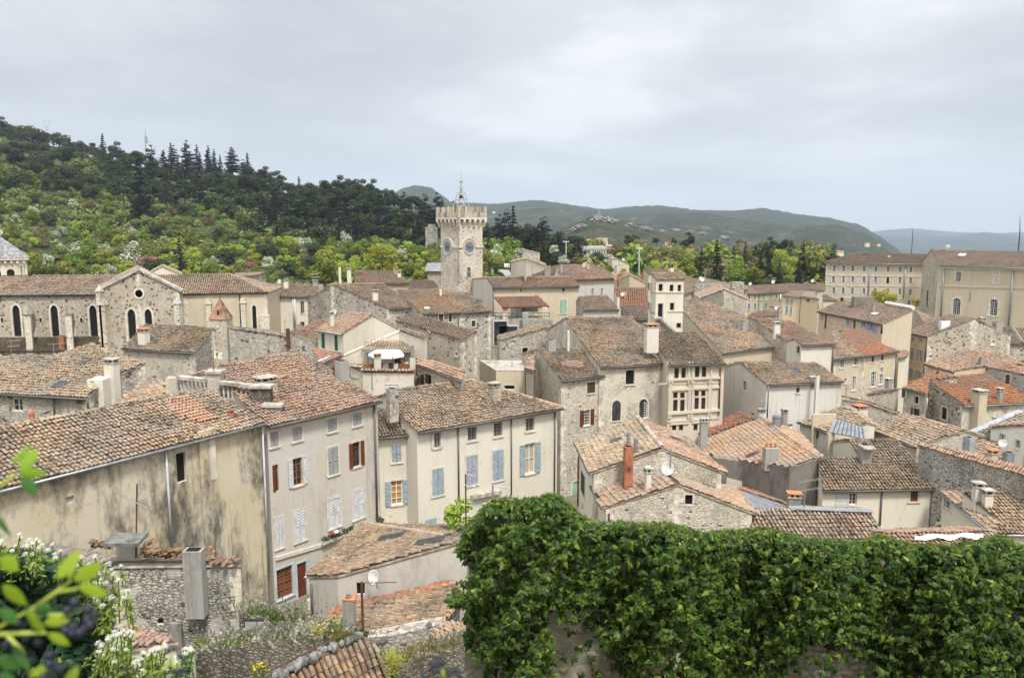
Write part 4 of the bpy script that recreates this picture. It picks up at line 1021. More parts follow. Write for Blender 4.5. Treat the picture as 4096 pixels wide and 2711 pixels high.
h.win(E4,555,865,65,80,bars=(2,2),sur=.08); h.win(E4,770,965,60,110,bars=(2,2),sur=.08); h.dish(E4,560,948,.6,Y=57); h.finish()
h = House('orange_lane_house', 'small pinkish tiled roof beside a grey metal chimney box', 'house', PL_TAN, PINK, -6, .1, gut=False)
P=h.slope([E4(20,1075),E4(560,1280),E4(560,1010),E4(80,870)],Y=56,pitch=14); h.make(); h.chim(E4,115,1095,880,100,'plain',flat('grey_panel',(.36,.37,.38),.6),Y=56.5,dep=.7,label='grey panelled chimney box'); h.chim(E4,440,1210,1045,110,'tile',PL_TAN,Y=54,label='banded chimney with tiled top'); h.chim(E4,655,1300,1085,130,'plain',ZINC,Y=53,label='strapped sheet metal chimney'); h.finish()
h = House('zinc_edge_house', 'brownish tiled roof with broad zinc edge climbing behind the white house', 'house', PL_TAN, TAN, -6, .1, gut=False)
P=h.slope([E4(60,865),E4(400,1010),E4(900,640),E4(860,520)],Y=62,pitch=17); h.make(); mb=MB(); a=P[0]+Z3*.1; b=P[3]+Z3*.1; k=Vector((-.35,.25,.12)); mb.add([a,b,b+k,a+k,a-Z3*.15,b-Z3*.15],[(0,1,2,3),(0,4,5,1)]); mb.build('zinc_edge',ZINC,h.root); h.finish()
# =================================================================== LEFT MIDDLE
h = House('chapel_side_house', 'stone house with weathered tan roof and tall pale chimney behind the stained house', 'house', ST_GREY, PALE, -3, .25, pw=.23, seg=5, sag=.05)
P=h.slope([(-120,1565),(348,1591),A5(945,1160),A5(1310,1010),A5(1040,950),A5(830,835),A5(420,955),A5(0,942),(-120,1420)],Y=50.5,pitch=16); h.make()
h.win(A5,152,1390,100,108,'glass',bars=(2,2),sur=.0,depth=.25); h.pipe(A5,(485,1330),(480,1480),.05); h.pipe(A5,(770,1335),(770,1420),.06)
h.chim(A5,1003,1370,975,112,'cap',PL_LIGHT,Y=51,label='tall pale rendered chimney with open iron cap',drop=3); h.chim(A5,1085,1280,1060,60,'plain',PL_CONC,Y=52.5,drop=3); h.chim(A5,812,1245,1185,50,'plain',PL_LIGHT,Y=50.5)
h.skylight(A5,550,1213,.9,.9); h.skylight(A5,742,1018,.5,.5); h.chim(A5,268,1530,1455,60,'cyl',TERRA,Y=47.5,name='clay_flue',label='bright orange clay flue')
mb=MB(); a=at_Y(A5(805,1320),50.2); b=at_Y(A5(945,1330),50.2); mb.abox(a.x,b.x,50.0,51.5,-3,a.z+1.2); mb.build('side_wall',PL_LIGHT,h.root)
h.finish()
h = House('low_link_roof', 'small tan roof squeezed between pale chimney and balustrade terrace', 'house', PL_LIGHT, TAN, -3, .1, gut=False, pw=.23, seg=5)
P=h.slope([A5(900,1560),A5(1180,1560),A5(1478,1290),A5(1478,1165),A5(1340,1150),A5(1040,1370)],Y=45.5,pitch=17) if False else h.plane([at_Y(A5(1040,1380),47.5),at_Y(A5(1478,1310),47.5),at_Y(A5(1478,1165),52),A5(1340,1150)],eave=(0,1)); h.finish()
h = House('stone_cottage', 'rubble stone cottage with mossy roof and tapered white chimney', 'house', ST_CREAM, MOSSY, -3, .2, pw=.25, wall2=ST_NEAR, wcond=lambda n: n.x > .6)
P=h.slope([A5(1093,882),A5(1732,917),A5(1905,700),A5(1290,668)],Y=72,pitch=18); h.back(P[2],P[3],4); h.make()
h.chim(A5,1278,855,705,90,'tile',PL_LIGHT,label='tapered white rendered chimney'); h.chim(A5,1425,820,790,18,'cyl',ZINC)
h.finish()
h = empty('pepperpot_turret', (0,0,0), 'slender stone turret with pointed brick pyramid roof and small slit', 'tower')
c=at_Y((884,1274),76); h.location=(c.x,c.y,-3); LOC[h.name]=Vector((c.x,c.y,-3)); r=76*.0108
mb=MB(); mb.abox(c.x-r,c.x+r,c.y-r,c.y+r,-3,c.z); mb.build('shaft',ST_CREAM,h)
tip=21-76*slope_at(1190); mb=MB(); R_=r*1.12
mb.add([(c.x-R_,c.y-R_,c.z),(c.x+R_,c.y-R_,c.z),(c.x+R_,c.y+R_,c.z),(c.x-R_,c.y+R_,c.z),(c.x,c.y,tip)],[(0,1,4),(1,2,4),(2,3,4),(3,0,4),(3,2,1,0)]); mb.tube([(c.x,c.y,tip-.1),(c.x,c.y,tip+.3)],.06,6)
mb.build('pyramid_roof',flat('brick_weathered',(.25,.15,.1),.95,var=.35),h)
mb=MB(); zz=c.z+(tip-c.z)*.22; mb.abox(c.x-.07,c.x+.07,c.y-R_*.80,c.y-R_*.72,zz-.1,zz+.42); mb.build('slit',DARK,h)
h = House('ruined_wall', 'high grey rubble wall running beside the pointed turret', 'wall', ST_GREY, ST_RUIN, -3, 0, gut=False, verge=0)
k=Vector((.1,.8,0)); a=at_Y(A5(2050,690),75); b=at_Y(A6(160,612),74); c=at_Y(A6(345,660),73.5); d=at_Y(A6(562,712),73)
h.plane([a,b,c,c+k,b+k,a+k],tiles=False); h.plane([c,d,d+k,c+k],tiles=False,roof=ST_RUIN); h.make(); h.chim(A6,340,725,595,26,'plain',RUST,Y=73,name='rusty_flue',drop=.5); h.finish()
# balustrade terrace
t=empty('balustrade_terrace',at_Y(E7(900,900),47.5),'stone terrace balustrade with worn urn balusters and rubble piers','terrace'); LOC[t.name]=t.location.copy()
def pier(x0,x1,yt,yb,Y,m,cap=True,dep=.7):
    a=at_Y(E7(x0,yt),Y); b=at_Y(E7(x1,yt),Y); zb=21-Y*slope_at(E7(0,yb)[1]); mb=MB()
    mb.abox(a.x,b.x,Y,Y+dep,zb-2,a.z); 
    if cap: mb.abox(a.x-.12,b.x+.12,Y-.12,Y+dep+.12,a.z-.001,a.z+.16,1)
    mb.build('pier',[m,TRIM_G],t)
pier(90,320,600,960,48.2,ST_HALL,False); pier(850,1085,520,860,47.3,ST_HALL); pier(1650,1990,790,1130,46.0,ST_RUIN)
def rail(x0,y0,x1,y1,Y0,Y1,n,hh):
    a=at_Y(E7(x0,y0),Y0); b=at_Y(E7(x1,y1),Y1); U=(b-a); L=U.length; U.normalize(); W_=Vector((-U.y,U.x,0)).normalized()
    mb=MB(); up=W_.cross(U).normalized()
    if up.z<0: up=-up
    mb.box(a,U,W_,Z3,-.05,L+.05,-.1,.35,-.12,.08); mb.build('handrail',TRIM_G,t)
    mb=MB(); mb.box(a,U,W_,Z3,-.05,L+.05,-.08,.33,-hh-2.5,-hh); mb.build('plinth',PL_CONC,t)
    for i in range(n):
        c=a+U*(L*(i+.5)/n)+W_*.12; z=-hh; mb=MB()
        mb.lathe(c,[(.09,-hh),(.09,-hh+.06),(.05,-hh+.12),(.105,-hh+.3),(.09,-hh+.42),(.045,-hh+.62),(.05,-hh+.72),(.085,-.12)],8); mb.build('baluster',TRIM_G,t,True)
rail(320,585,850,640,48.0,47.3,7,.92); rail(1090,680,1660,745,47.1,46.3,7,.98)
pier(1880,2190,1130,1290,45.3,PL_CONC,True,.5)
# pennant
f=empty('pennant',at_Y(E7(975,500),47.4),'pale cream swallow-tailed pennant with dark emblem on a rusty pole','flag'); LOC[f.name]=f.location.copy()
a=at_Y(E7(975,500),47.4); b=at_Y(E7(968,85),47.4); mb=MB(); mb.tube([a-Z3*.3,b],.022,6); mb.tube([a+Z3*.45+RT*-.22,a+Z3*.3,a+Z3*.45+RT*.22],.012,5); mb.build('pole',RUST,f)
def fl(x,y,d=0): 
    p=at_Y(E7(x,y),47.4); p.y+=d+.06*math.sin((x-970)*.03); return p
xs=[972,1010,1040,1075,1110]; vs=[]; top=[112,115,118,126,130]; bot=[246,246,248,250,250]
for x,y0,y1 in zip(xs,top,bot): vs+=[fl(x,y0),fl(x,(y0+y1)/2),fl(x,y1)]
fs=[]
for i in range(4):
    for j in range(2): fs.append((i*3+j,i*3+j+1,(i+1)*3+j+1,(i+1)*3+j))
k=len(vs); vs+=[fl(1150,132),fl(1150,246)]; fs+=[(12,13,k),(13,14,k+1)]
mesh_obj('flag_cloth',vs,fs,flat('flag_cream',(.72,.7,.5),.9,var=.04),f)
em=MB()
def strip(pts,w):
    for (x0,y0),(x1,y1) in zip(pts,pts[1:]):
        a=fl(x0,y0,-.03); b=fl(x1,y1,-.03); d=(b-a).normalized(); n=Vector((-d.z,0,d.x))*w
        em.add([a-n,b-n,b+n,a+n],[(0,1,2,3)])
strip([(1035,132),(1035,205)],.024); strip([(1010,134),(1012,148),(1022,157),(1035,160),(1048,157),(1058,148),(1060,134)],.016)
strip([(1018,170),(1020,195)],.008); strip([(1050,170),(1050,195)],.008); strip([(1026,222),(1046,222)],.01)
em.build('emblem',IRON,f)

h = House('green_shutter_house', 'cream house with tall green shutters and a broad blank gable', 'house', PL_CREAM, MIXO, -3, .2, pw=.25, gm=OFFW)
P=h.slope([A6(588,597),A6(826,633),A6(1108,463),A6(890,438)],Y=82,pitch=17)
e=A6(1345,590); q=h.plane([P[2],P[3],at_z(e,P[0].z)+(P[3]-P[2]),at_z(e,P[0].z)],eave=(2,3)); h.make()
h.win(A6,657,702,28,135,'shut1',sh='green',sur=.08); h.win(A6,773,722,28,135,'shut1',sh='green',sur=.08); h.chim(A6,732,580,440,30,'cap',PL_LIGHT,label='slim pale chimney beside the green shutters'); h.dish(A6,762,440,.6,Y=86)
h.band(A6,(606,778),(824,810),.14,.12,ZINC,'ledge'); h.finish()
h = House('low_rose_house', 'rose tiled roof beside the house with green shutters', 'house', PL_LIGHT, PINK, -3, .15, pw=.25)
P=h.slope([A6(470,720),A6(612,722),A6(735,540),A6(655,510),A6(350,618)],Y=85,pitch=15); h.make(); h.chim(A6,440,590,555,35,'plain',PL_CONC,Y=90); h.finish()
h = House('red_lean_to', 'small dark red lean-to roof with a pale gutter strip', 'shed', PL_GREY, RED, -3, .1, pw=.25)
P=h.slope([A6(640,902),A6(828,832),A6(590,775),A6(555,780)],Y=66,pitch=14); h.make(); mb=MB(); q=h.polys[0]; a=on_plane(A6(612,893),q['O'],q['N'])+q['N']*.12; b=on_plane(A6(728,843),q['O'],q['N'])+q['N']*.12; d=(b-a).normalized(); w_=d.cross(q['N']); mb.add([a-w_*.12,b-w_*.12,b+w_*.12,a+w_*.12],[(0,1,2,3)]); mb.build('pale_flashing',PIPEW,h.root); h.finish()
# terrace house: flat roof terrace with tile coping
h = House('terrace_house', 'cream house with a walled roof terrace edged by curved tile coping', 'house', PL_LIGHT, PALE, -3, .12, gut=False, pw=.27, seg=5, sag=.01, edge=MAROON)
Yt=62; z1=21-Yt*slope_at(A6(0,972)[1]); a=at_z(A6(885,920),z1+.25); b=at_z(A6(1010,972),z1); c=at_z(A6(1480,978),z1)
k=Vector((0,.42,.17)); n1=Vector((.25,.38,.17))
h.plane([a,b,b+k,a+n1],eave=(0,1)); h.plane([b,c,c+k,b+k],eave=(0,1)); h.make()
h.polys[0]['shared']=h.polys[0]['shared']
mb=MB(); zf=z1-.75; mb.add([(a.x,a.y,zf),(b.x,b.y+.2,zf),(c.x,c.y+.2,zf),(c.x+.3,c.y+9,zf),(a.x-3,a.y+6,zf)],[(0,1,2,3,4)]); mb.build('terrace_floor',flat('deck_brown',(.12,.06,.04),.8),h.root)
h.win(A6,1272,1118,120,48,'shut1',sh='white',sur=.05,sill=False); h.pipe(A6,(1093,985),(1093,1135),.03); h.pipe(A6,(1478,985),(1478,1100),.05)
h.chim(A6,1140,945,818,50,'tile',PL_CREAM,Y=62.3,label='cream chimney on the terrace coping',dep=.5); h.chim(A6,1455,940,855,40,'plain',PL_CREAM,Y=62.6,label='cream chimney carrying a steel flue'); h.chim(A6,1455,860,740,12,'cyl',IRONG,Y=62.8,name='flue_pipe')
for (x,y,w) in ((1008,945,.9),(1400,925,1.0),(1440,905,.6)):
    p=at_Y(A6(x,y),64.5); mb=MB(); mb.abox(p.x-w,p.x+w,64.5+.3*w,64.65+.3*w,zf,zf+.85); mb.build('fence_panel',WOODB,h.root)
h.finish()
g=empty('gazebo',(0,0,0),'white fabric gazebo on thin dark iron posts on the roof terrace','gazebo'); gp=at_Y(A6(1200,900),66); gp.z=zf; g.location=gp; LOC[g.name]=gp.copy()
ztop=21-66*slope_at(A6(0,783)[1]); zed=21-65*slope_at(A6(0,828)[1]); ring=[at_Y(A6(x,0),Y) for x,Y in ((1035,65.3),(1090,63.9),(1262,63.9),(1367,65.0),(1330,68),(1110,68))]
for p in ring: p.z=zed
ap=Vector((gp.x,66,ztop)); mb=MB(); vs=[ap]+ring+[p-Z3*.16 for p in ring]; mb.add(vs,[(0,1+i,1+(i+1)%6) for i in range(6)]+[(1+i,7+i,7+(i+1)%6,1+(i+1)%6) for i in range(6)]); mb.build('canopy',flat('canvas_white',(.8,.8,.84),.8,var=.02),g)
for i in range(6):
    mb=MB(); mb.tube([(ring[i].x,ring[i].y,zf),ring[i]+Z3*.12],.035,6); mb.build('post',WOODD,g)
mb=MB()
for i in range(6): mb.tube([ring[i]-Z3*.22,ring[(i+1)%6]-Z3*.22],.02,5)
mb.build('rail',WOODD,g)
tb=empty('garden_table',(gp.x+.3,65.5,zf),'dark rectangular table set out under the white gazebo','table'); LOC[tb.name]=tb.location.copy()
mb=MB(); mb.abox(gp.x-.9,gp.x+1.5,65.1,66,zf+.68,zf+.73); mb.build('tabletop',WOODD,tb); 
for sx in (-.8,1.4):
    for sy in (65.2,65.9): mb=MB(); mb.abox(gp.x+sx-.03,gp.x+sx+.03,sy-.03,sy+.03,zf,zf+.68); mb.build('leg',WOODD,tb)
for i,(x,y) in enumerate(((-.4,64.7),(.4,64.7),(1.2,64.7),(2.0,65.4))):
    c=empty('garden_chair',(gp.x+x,y,zf),('pale slatted chair set along the near side of the dark terrace table' if i<3 else 'pale folding chair reclined at the table end nearest the dark doorway'),'chair','chairs along the near side of the terrace table' if i<3 else None); LOC[c.name]=c.location.copy(); X=gp.x+x
    mb=MB(); mb.abox(X-.22,X+.22,y-.2,y+.2,zf+.42,zf+.46); mb.build('seat',OFFW,c); mb=MB(); mb.abox(X-.22,X+.22,y-.24,y-.2,zf+.42,zf+.95); mb.build('backrest',OFFW,c)
    for sx in (-.2,.2):
        for sy in (-.18,.18): mb=MB(); mb.abox(X+sx-.02,X+sx+.02,y+sy-.02,y+sy+.02,zf,zf+.42); mb.build('leg',OFFW,c)
# cream rear wall of the terrace
h = House('terrace_back_wall', 'cream rendered wall with louvred vent behind the white gazebo', 'house', PL_CREAM, PALE, -3, .05, gut=False, edge=PL_CREAM)
a=at_Y(A6(830,832),71); b=at_Y(A6(1335,612),71); c=at_Y(A6(1560,692),67.5); k=Vector((.2,1.2,.15))
h.plane([a,b,b+k,a+k],tiles=False,roof=PL_CREAM); h.plane([b,c,c+k,b+k],eave=(0,1)); h.make()
h.win(A6,1205,705,42,75,'shut1',sh='cream',sur=.05); h.win(A6,1325,870,55,110,'shut1',sh='dbrown',sur=0)
mb=MB(); p=at_Y(A6(1245,765),70.2); mb.abox(p.x-2.3,p.x+2.4,69.2,70.8,p.z-.25,p.z+.02); vs,fs=tile_geo([Vector((p.x-2.4,68.9,p.z)),Vector((p.x+2.5,68.9,p.z)),Vector((p.x+2.5,70.9,p.z+.55)),Vector((p.x-2.4,70.9,p.z+.55))],RT,Vector((0,.964,.265)),Vector((0,-.265,.964)),Vector((p.x-2.4,68.9,p.z)),.25,.36,4,.03,1,5)
mesh_obj('canopy_tiles',vs,fs,PALE,h.root); mb.build('canopy_slab',PL_CREAM,h.root); h.finish()
h = House('stone_barn', 'rubble stone barn with sloping tiled verge behind the terrace', 'house', ST_CREAM, BROWNT, -3, .08, gut=False)
a=at_Y(A6(1300,520),77); b=at_Y(A6(1905,700),68.5); k=Vector((1.2,2.6,.5)); h.plane([a,b,b+k,a+k],eave=(0,1)); h.make()
h.win(A6,1390,590,42,48,'dark',sur=.05); h.win(A6,1848,820,20,34,'dark',sur=.08); h.win(A6,1608,622,20,20,'dark',sur=0,sill=False); h.finish()
h = House('brown_shutter_cottage', 'stone cottage with brown shuttered window under a rose roof beside the terrace', 'house', ST_BRIGHT, PINK, -3, .15)
P=h.slope([A6(1500,912),A6(1895,1055),A6(1930,962),A6(1475,842)],Y=64,pitch=12); h.make(); h.win(A6,1598,1045,58,90,'half',fc='dark',sh='dbrown',sur=.05); h.win(A6,1545,1048,30,90,'shut1',sh='dbrown',sur=0,sill=False); h.finish()
h = House('ruined_cottage', 'weathered stone wall with tiled coping and a square dark opening', 'house', ST_GREY, PALE, -4, .05, gut=False)
a=at_Y(A7(-10,590),84); b=at_Y(A7(445,468),86); k=Vector((-.3,1.6,.35)); h.plane([a,b,b+k,a+k],eave=(0,1)); h.make(); h.win(A7,224,693,50,85,'dark',sur=.12); h.finish()
h = House('walled_terrace', 'rendered terrace box with flat stone rim and barred window below', 'terrace', PL_TAN, TRIM_G, -4, 0, gut=False, verge=0)
a=at_Y(A6(2205,965),72); b=at_Y(A7(225,838),72); c=at_Y(A7(205,705),78); d=at_Y(A6(2055,862),78)
for p in (a,b,c,d): p.z=a.z
h.plane([a,b,Vector((b.x,b.y+6,a.z)),Vector((d.x,a.y+6,a.z))],tiles=False,roof=TRIM_G); h.make(); h.win(A7,85,1005,90,35,'dark',sur=.1); h.finish()
h = House('small_link_house', 'small rose tiled roof wedged against the rubble stone house', 'house', ST_CREAM, PINK, -4, .1)
P=h.slope([A7(225,835),A7(300,862),A7(310,720),A7(250,715)],Y=70,pitch=16); h.make(); h.finish()

# =================================================================== BACK ROWS
h = House('left_cream_house', 'cream house with dark green shutters beside the church end', 'house', PL_CREAM, TAN, -4, .3)
P=h.slope([A6(150,302),A6(600,302),A6(612,203),A6(30,183)],Y=112,pitch=17); h.back(P[2],P[3],5); h.make()
h.win(A6,212,395,44,88,'open',sh='dgreen',sur=.14); h.win(A6,212,585,62,80,'shut',sh='dgreen',sur=.14); h.win(A6,470,402,30,108,'half',sh='dbrown',sur=.12); h.win(A6,470,550,36,40,'shut',sh='dbrown',sur=.1)
h.pipe(A6,(386,305),(390,590),.1,PIPEW); h.pipe(A6,(402,305),(402,590),.12,OFFW); h.band(A6,(160,315),(560,315),.3,.1,ZINC,'cornice')
h.chim(A6,322,235,150,38,'cap',PL_LIGHT,label='chimney on the middle of the cream ridge'); h.chim(A6,583,215,155,42,'cap',PL_CONC); h.chim(A6,262,180,152,24,'plain',OFFW,Y=117); h.finish()
h = House('stone_gable_house', 'big rubble stone gable end with tan roof sloping towards the tower', 'house', ST_GREY, TAN, -4, .25, wall2=ST_GREY, wcond=lambda n: n.x<-.5)
P=h.slope([A6(1250,412),A6(1537,400),A6(1195,190),A6(727,195)],Y=100,pitch=17)
z=P[0].z; e=at_z(A6(498,335),z); q=h.plane([P[2],P[3],e,e+(P[2]-P[3])],eave=(2,3)); h.make()
h.win(A6,1410,475,36,80,bars=(2,3),sur=.15); h.chim(A6,1118,345,245,55,'cap',PL_LIGHT,label='square pale chimney at the stone verge'); h.chim(A6,632,260,195,45,'plain',PL_CONC,Y=108); h.pipe(A6,(1515,415),(1515,560),.06)
h.ridge(P[3]+Z3*.05,P[2]+Z3*.05,PINK); h.finish()
h = House('tower_foot_house', 'stone house under mottled orange roof at the foot of the clock tower', 'house', ST_GREY, MIXO, -4, .25)
P=h.slope([A6(1545,460),A6(1900,447),A6(1690,237),A6(1310,240)],Y=98,pitch=17)
q=h.slope([A6(1900,447),A6(2168,432),A6(1977,268),A6(1820,258),A6(1690,237)],z=P[0].z,pitch=17,roof=TAN); h.make()
W=lambda *a,**k: h.win(A6,*a,**k)
W(1708,495,42,80,'glass',fc='brown',pane=WOODD,sur=.06); W(1795,495,28,75,'glass',fc='brown',pane=WOODD,sur=.06); W(1593,545,24,42,'dark',sur=.1); W(2003,548,36,56,'glass',fc='brown',sur=.12); W(1998,720,36,105,'glass',fc='brown',sur=.08,bars=(2,3)); W(1953,722,42,108,'shut1',sh='blue',sur=0,sill=False); W(1770,622,40,14,'dark',sur=0,sill=False)
h.pipe(A6,(1865,455),(1865,650),.06); h.chim(A6,1706,300,215,24,'cap',PL_LIGHT,label='thin white chimney near the tower foot'); h.skylight(A6,1585,417,.8,.6,WHITE); h.skylight(A6,2048,345,.8,.8)
h.finish()
h = House('ridge_back_house', 'stone sided house with rose roof and two tall pale chimneys', 'house', ST_GREY, PINK, -4, .25, wall2=PL_OCHRE, wcond=lambda n: n.y < -.8)
P=h.slope([A6(968,192),A6(1425,186),A6(1278,70),A6(930,76)],Y=126,pitch=18); h.back(P[2],P[3],6,18); h.make(); h.chim(A6,805,190,40,24,'plain',PL_LIGHT,Y=127,label='tallest thin chimney of the pair',drop=3); h.chim(A6,888,190,48,40,'cap',PL_LIGHT,Y=127,label='thicker cream chimney of the pair',drop=3); h.chim(A6,1300,95,70,28,'cap',OFFW,Y=131); h.chim(A6,1336,135,78,34,'cap',OFFW,Y=129); h.finish()
h = House('low_back_house', 'low brown roofed house behind the tower foot', 'house', PL_OCHRE, BROWNT, -4, .25)
P=h.slope([A6(1425,236),A6(1700,232),A6(1640,155),A6(1425,160)],Y=118,pitch=17); h.make(); h.finish()
h = House('hillside_house', 'low house with flat rose roof at the foot of the wooded hill', 'house', ST_GREY, ROSEM, -4, .2, gut=False)
P=h.slope([A6(-150,130),A6(70,112),A6(135,85),A6(-120,95)],Y=145,pitch=10); h.make(); h.finish()
h = House('porch_house', 'long tan rendered house with a mint green shutter and wide tiled roof', 'house', PL_TAN, PINK, -4, .3, wall2=PL_LIGHT, wcond=lambda n: n.x<-.5)
P=h.slope([C4(273,785),C4(1648,765),C4(1500,612),C4(180,626)],Y=108,pitch=17)
e=at_z(A6(1975,150),P[0].z-.3); q=h.plane([P[2],P[3],e,e+(P[2]-P[3])],eave=(2,3)); h.make()
h.win(C4,1385,1082,104,215,'shut1',sh='mint',sur=.14); h.win(C4,1388,820,40,60,'glass',fc='grey',bars=(1,1),sur=.05); h.win(C4,716,830,20,34,'dark',sur=0,sill=False); h.pipe(C4,(285,800),(290,1560),.09)
h.finish()
h = House('tiled_porch', 'open terrace porch with dark red tiled roof on two white posts', 'porch', PL_CONC, RED, -4, .1, gut=False, nowall=True)
P=h.slope([C4(428,1088),C4(1160,1072),C4(985,910),C4(290,930)],Y=103,pitch=17); h.make()
zt=21-103*slope_at(C4(0,1285)[1]); a,b=P[0],P[1]
for x in (475,1095):
    p=at_Y(C4(x,1200),103.4); mb=MB(); mb.abox(p.x-.32,p.x+.32,103.3,103.8,zt,a.z-.1); mb.build('post',flat('post_pink_white',(.66,.55,.47),.8),h.root)
mb=MB(); mb.abox(a.x-1.6,b.x+.4,102.6,107.5,-4,zt); mb.build('terrace_base',PL_CONC,h.root)
mb=MB(); mb.tube([(a.x-1.6,102.7,zt+.5),(b.x,102.7,zt+.5)],.04,5); mb.tube([(a.x-1.6,102.7,zt+.9),(b.x,102.7,zt+.9)],.04,5)
for i in range(12): x=a.x-1.6+(b.x-a.x+1.6)*i/11; mb.tube([(x,102.7,zt),(x,102.7,zt+.9)],.03,5)
mb.build('railing',IRON,h.root)
mb=MB(); mb.tube([a+Z3*-.12,b+Z3*-.12],.14,6); mb.build('beam',MAROON,h.root)
for x,w_,y0,y1,m in ((660,.9,1105,1240,WHITE),(865,1.1,1100,1165,SH['mint'])):
    p=at_Y(C4(x,y1),107.4); q_=at_Y(C4(x,y0),107.4); mb=MB(); mb.abox(p.x-w_,p.x+w_,107.35,107.45,p.z,q_.z); mb.build('door' if m is WHITE else 'shutter',m,h.root)
for x in (400,520): 
    p=at_Y(C4(x,1500),102.55)
p=at_Y(C4(790,1375),102); mb=MB(); mb.abox(p.x-.4,p.x+.4,101.6,102.3,-4,21-102*slope_at(C4(0,1175)[1])); mb.build('chimney',PL_CONC,h.root)
for x,y,ww,hh in ((400,1500,.85,1.6),(525,1495,1.2,.9)):
    p=at_Y(C4(x,y),102.6); mb=MB(); mb.abox(p.x-ww-.12,p.x+ww+.12,102.5,102.6,p.z-hh-.12,p.z+hh+.12); wo=mb.build('window',OFFW,h.root); mb=MB(); mb.abox(p.x-ww,p.x+ww,102.47,102.499,p.z-hh,p.z+hh); mb.build('pane',GLASS,wo)
h.finish()
h = House('low_mid_house', 'low house with weathered tan roof between the mint shutter and stair tower', 'house', PL_CREAM, TAN, -4, .2, wall2=ST_GREY, wcond=lambda n:n.x<-.5)
P=h.slope([C4(1692,1138),C4(2268,1132),C4(2085,915),C4(1640,922)],Y=99,pitch=17); h.back(P[2],P[3],3); h.finish()
h = House('hip_roof_house', 'grey rendered house with broad rose hip roof and white shutters', 'house', PL_GREY, PINK, -4, .4, gm=WOODD)
P=h.slope([C4(1570,662),C4(2238,640),C4(2000,470),C4(1800,425),C4(1330,420),C4(1245,520)],Y=134,pitch=15); h.make()
q=h.slope([C4(955,575),C4(1245,520),C4(1330,420)],z=P[0].z+1.5,pitch=15) if False else None
for x in (1672,1840,1988): h.win(C4,x,855,28 if x>1700 else 50,120,'open' if x>1700 else 'shut',sh='white',sur=.08)
h.chim(C4,1768,500,385,60,'cap',ST_GREY); h.dish(C4,1718,430,1.0,Y=137,m=flat('dish_ochre',(.5,.42,.25),.7)); h.chim(C4,1350,560,435,40,'plain',PL_CONC); h.chim(C4,1835,675,640,24,'plain',WOODD,Y=133.5,name='beam_end') if False else None
h.finish()
h = House('round_chimney_house', 'rose roofed house with two stout grey chimneys behind the long ridge', 'house', PL_TAN, PINK, -4, .3)
P=h.slope([C4(700,640),C4(1230,640),C4(1300,430),C4(1180,460),C4(960,560)],Y=122,pitch=15); h.make(); h.chim(C4,860,600,425,75,'cap',PL_CONC,Y=121,label='tall ribbed grey chimney',drop=2); h.chim(C4,1140,610,440,90,'plain',PL_CONC,Y=121.5,label='stout square grey chimney',drop=2); h.finish()
h = House('orange_roof_house', 'bright orange tiled roof with a grey gable vent beside the stair tower', 'house', PL_LIGHT, ORANGE, -4, .15, gut=False, pw=.3)
P=h.slope([C2(305,882),C2(740,888),C2(740,596),C2(225,602)],Y=105,pitch=20); h.back(P[2],P[3],5,20); h.make(); h.chim(C2,402,770,655,36,'plain',PL_CONC,label='small zinc flashed chimney'); h.dish(C2,357,697,.6,Y=107); h.finish()
h = House('dark_roof_house', 'small house under a steep grey-brown tile roof below the orange roof', 'house', ST_GREY, GREYT, -4, .15)
P=h.slope([C2(535,1092),C2(760,1092),C2(760,890),C2(318,880)],Y=98,pitch=18); h.make(); h.chim(C2,290,900,745,34,'plain',PL_LIGHT,Y=101,drop=3); h.finish()
h = House('twin_brick_house', 'tan gabled house with two red brick chimneys', 'house', PL_TAN, PINK, -4, .1, gut=False)
z=21-124*slope_at(C2(0,482)[1]); Rf=at_z(C2(470,388),z+1.35); a=at_z(C2(262,482),z); b=at_z(C2(720,520),z-.3); k=Vector((.6,9,0))
h.plane([Rf,a,a+k,Rf+k],eave=(1,2)); h.plane([Rf,Rf+k,b+k,b],eave=(2,3)); h.make(); h.chim(C2,312,450,380,72,'plain',BRICK,Y=127,drop=2); h.chim(C2,648,470,385,58,'plain',BRICK,Y=128,drop=2); h.finish()
h = House('back_rose_house', 'rose roofed house with pale gable behind the stair tower', 'house', PL_TAN, ROSEM, -4, .2, gut=False)
P=h.slope([C2(770,370),C2(1260,370),C2(1110,290),C2(680,302)],Y=142,pitch=12); h.make(); h.chim(C2,1140,350,285,50,'plain',OFFW,Y=146); h.dish(C2,1095,325,.6,Y=144); h.chim(C2,1256,360,305,24,'plain',PL_CONC,Y=140); h.finish()
h = House('wide_brown_house', 'wide brownish roof with white dishes behind the stair tower', 'house', PL_TAN, BROWNT, -4, .2, gut=False)
P=h.slope([C2(1330,700),C2(1500,650),C2(1530,470),C2(1260,372)],Y=122,pitch=14); q=h.slope([C2(1500,650),C2(1990,520),C2(1740,455),C2(1530,470)],z=P[0].z+.2,pitch=13); h.make(); h.dish(C2,1592,447,.65,Y=131); h.dish(C2,1622,465,.75,Y=130); h.aerial(C2,1655,500,290,131,arms=2,r=.1,al=1.5); h.finish()
h = House('lichen_wall', 'high rubble parapet with yellow-green lichen along its top', 'wall', ST_GREY, PL_DARK, -4, 0, gut=False, verge=0)
a=at_Y(C2(1490,560),121); b=at_Y(C2(1640,520),121); c=at_Y(C2(2140,520),120); k=Vector((0,1,0)); h.plane([a,b,b+k,a+k],tiles=False); h.plane([b,c,c+k,b+k],tiles=False); h.make()
mb=MB(); d=at_Y(C2(2175,510),119.8); mb.abox(d.x-.9,d.x+.9,119.5,121.5,-4,d.z); mb.build('end_pier',ST_GREY,h.root); h.finish()
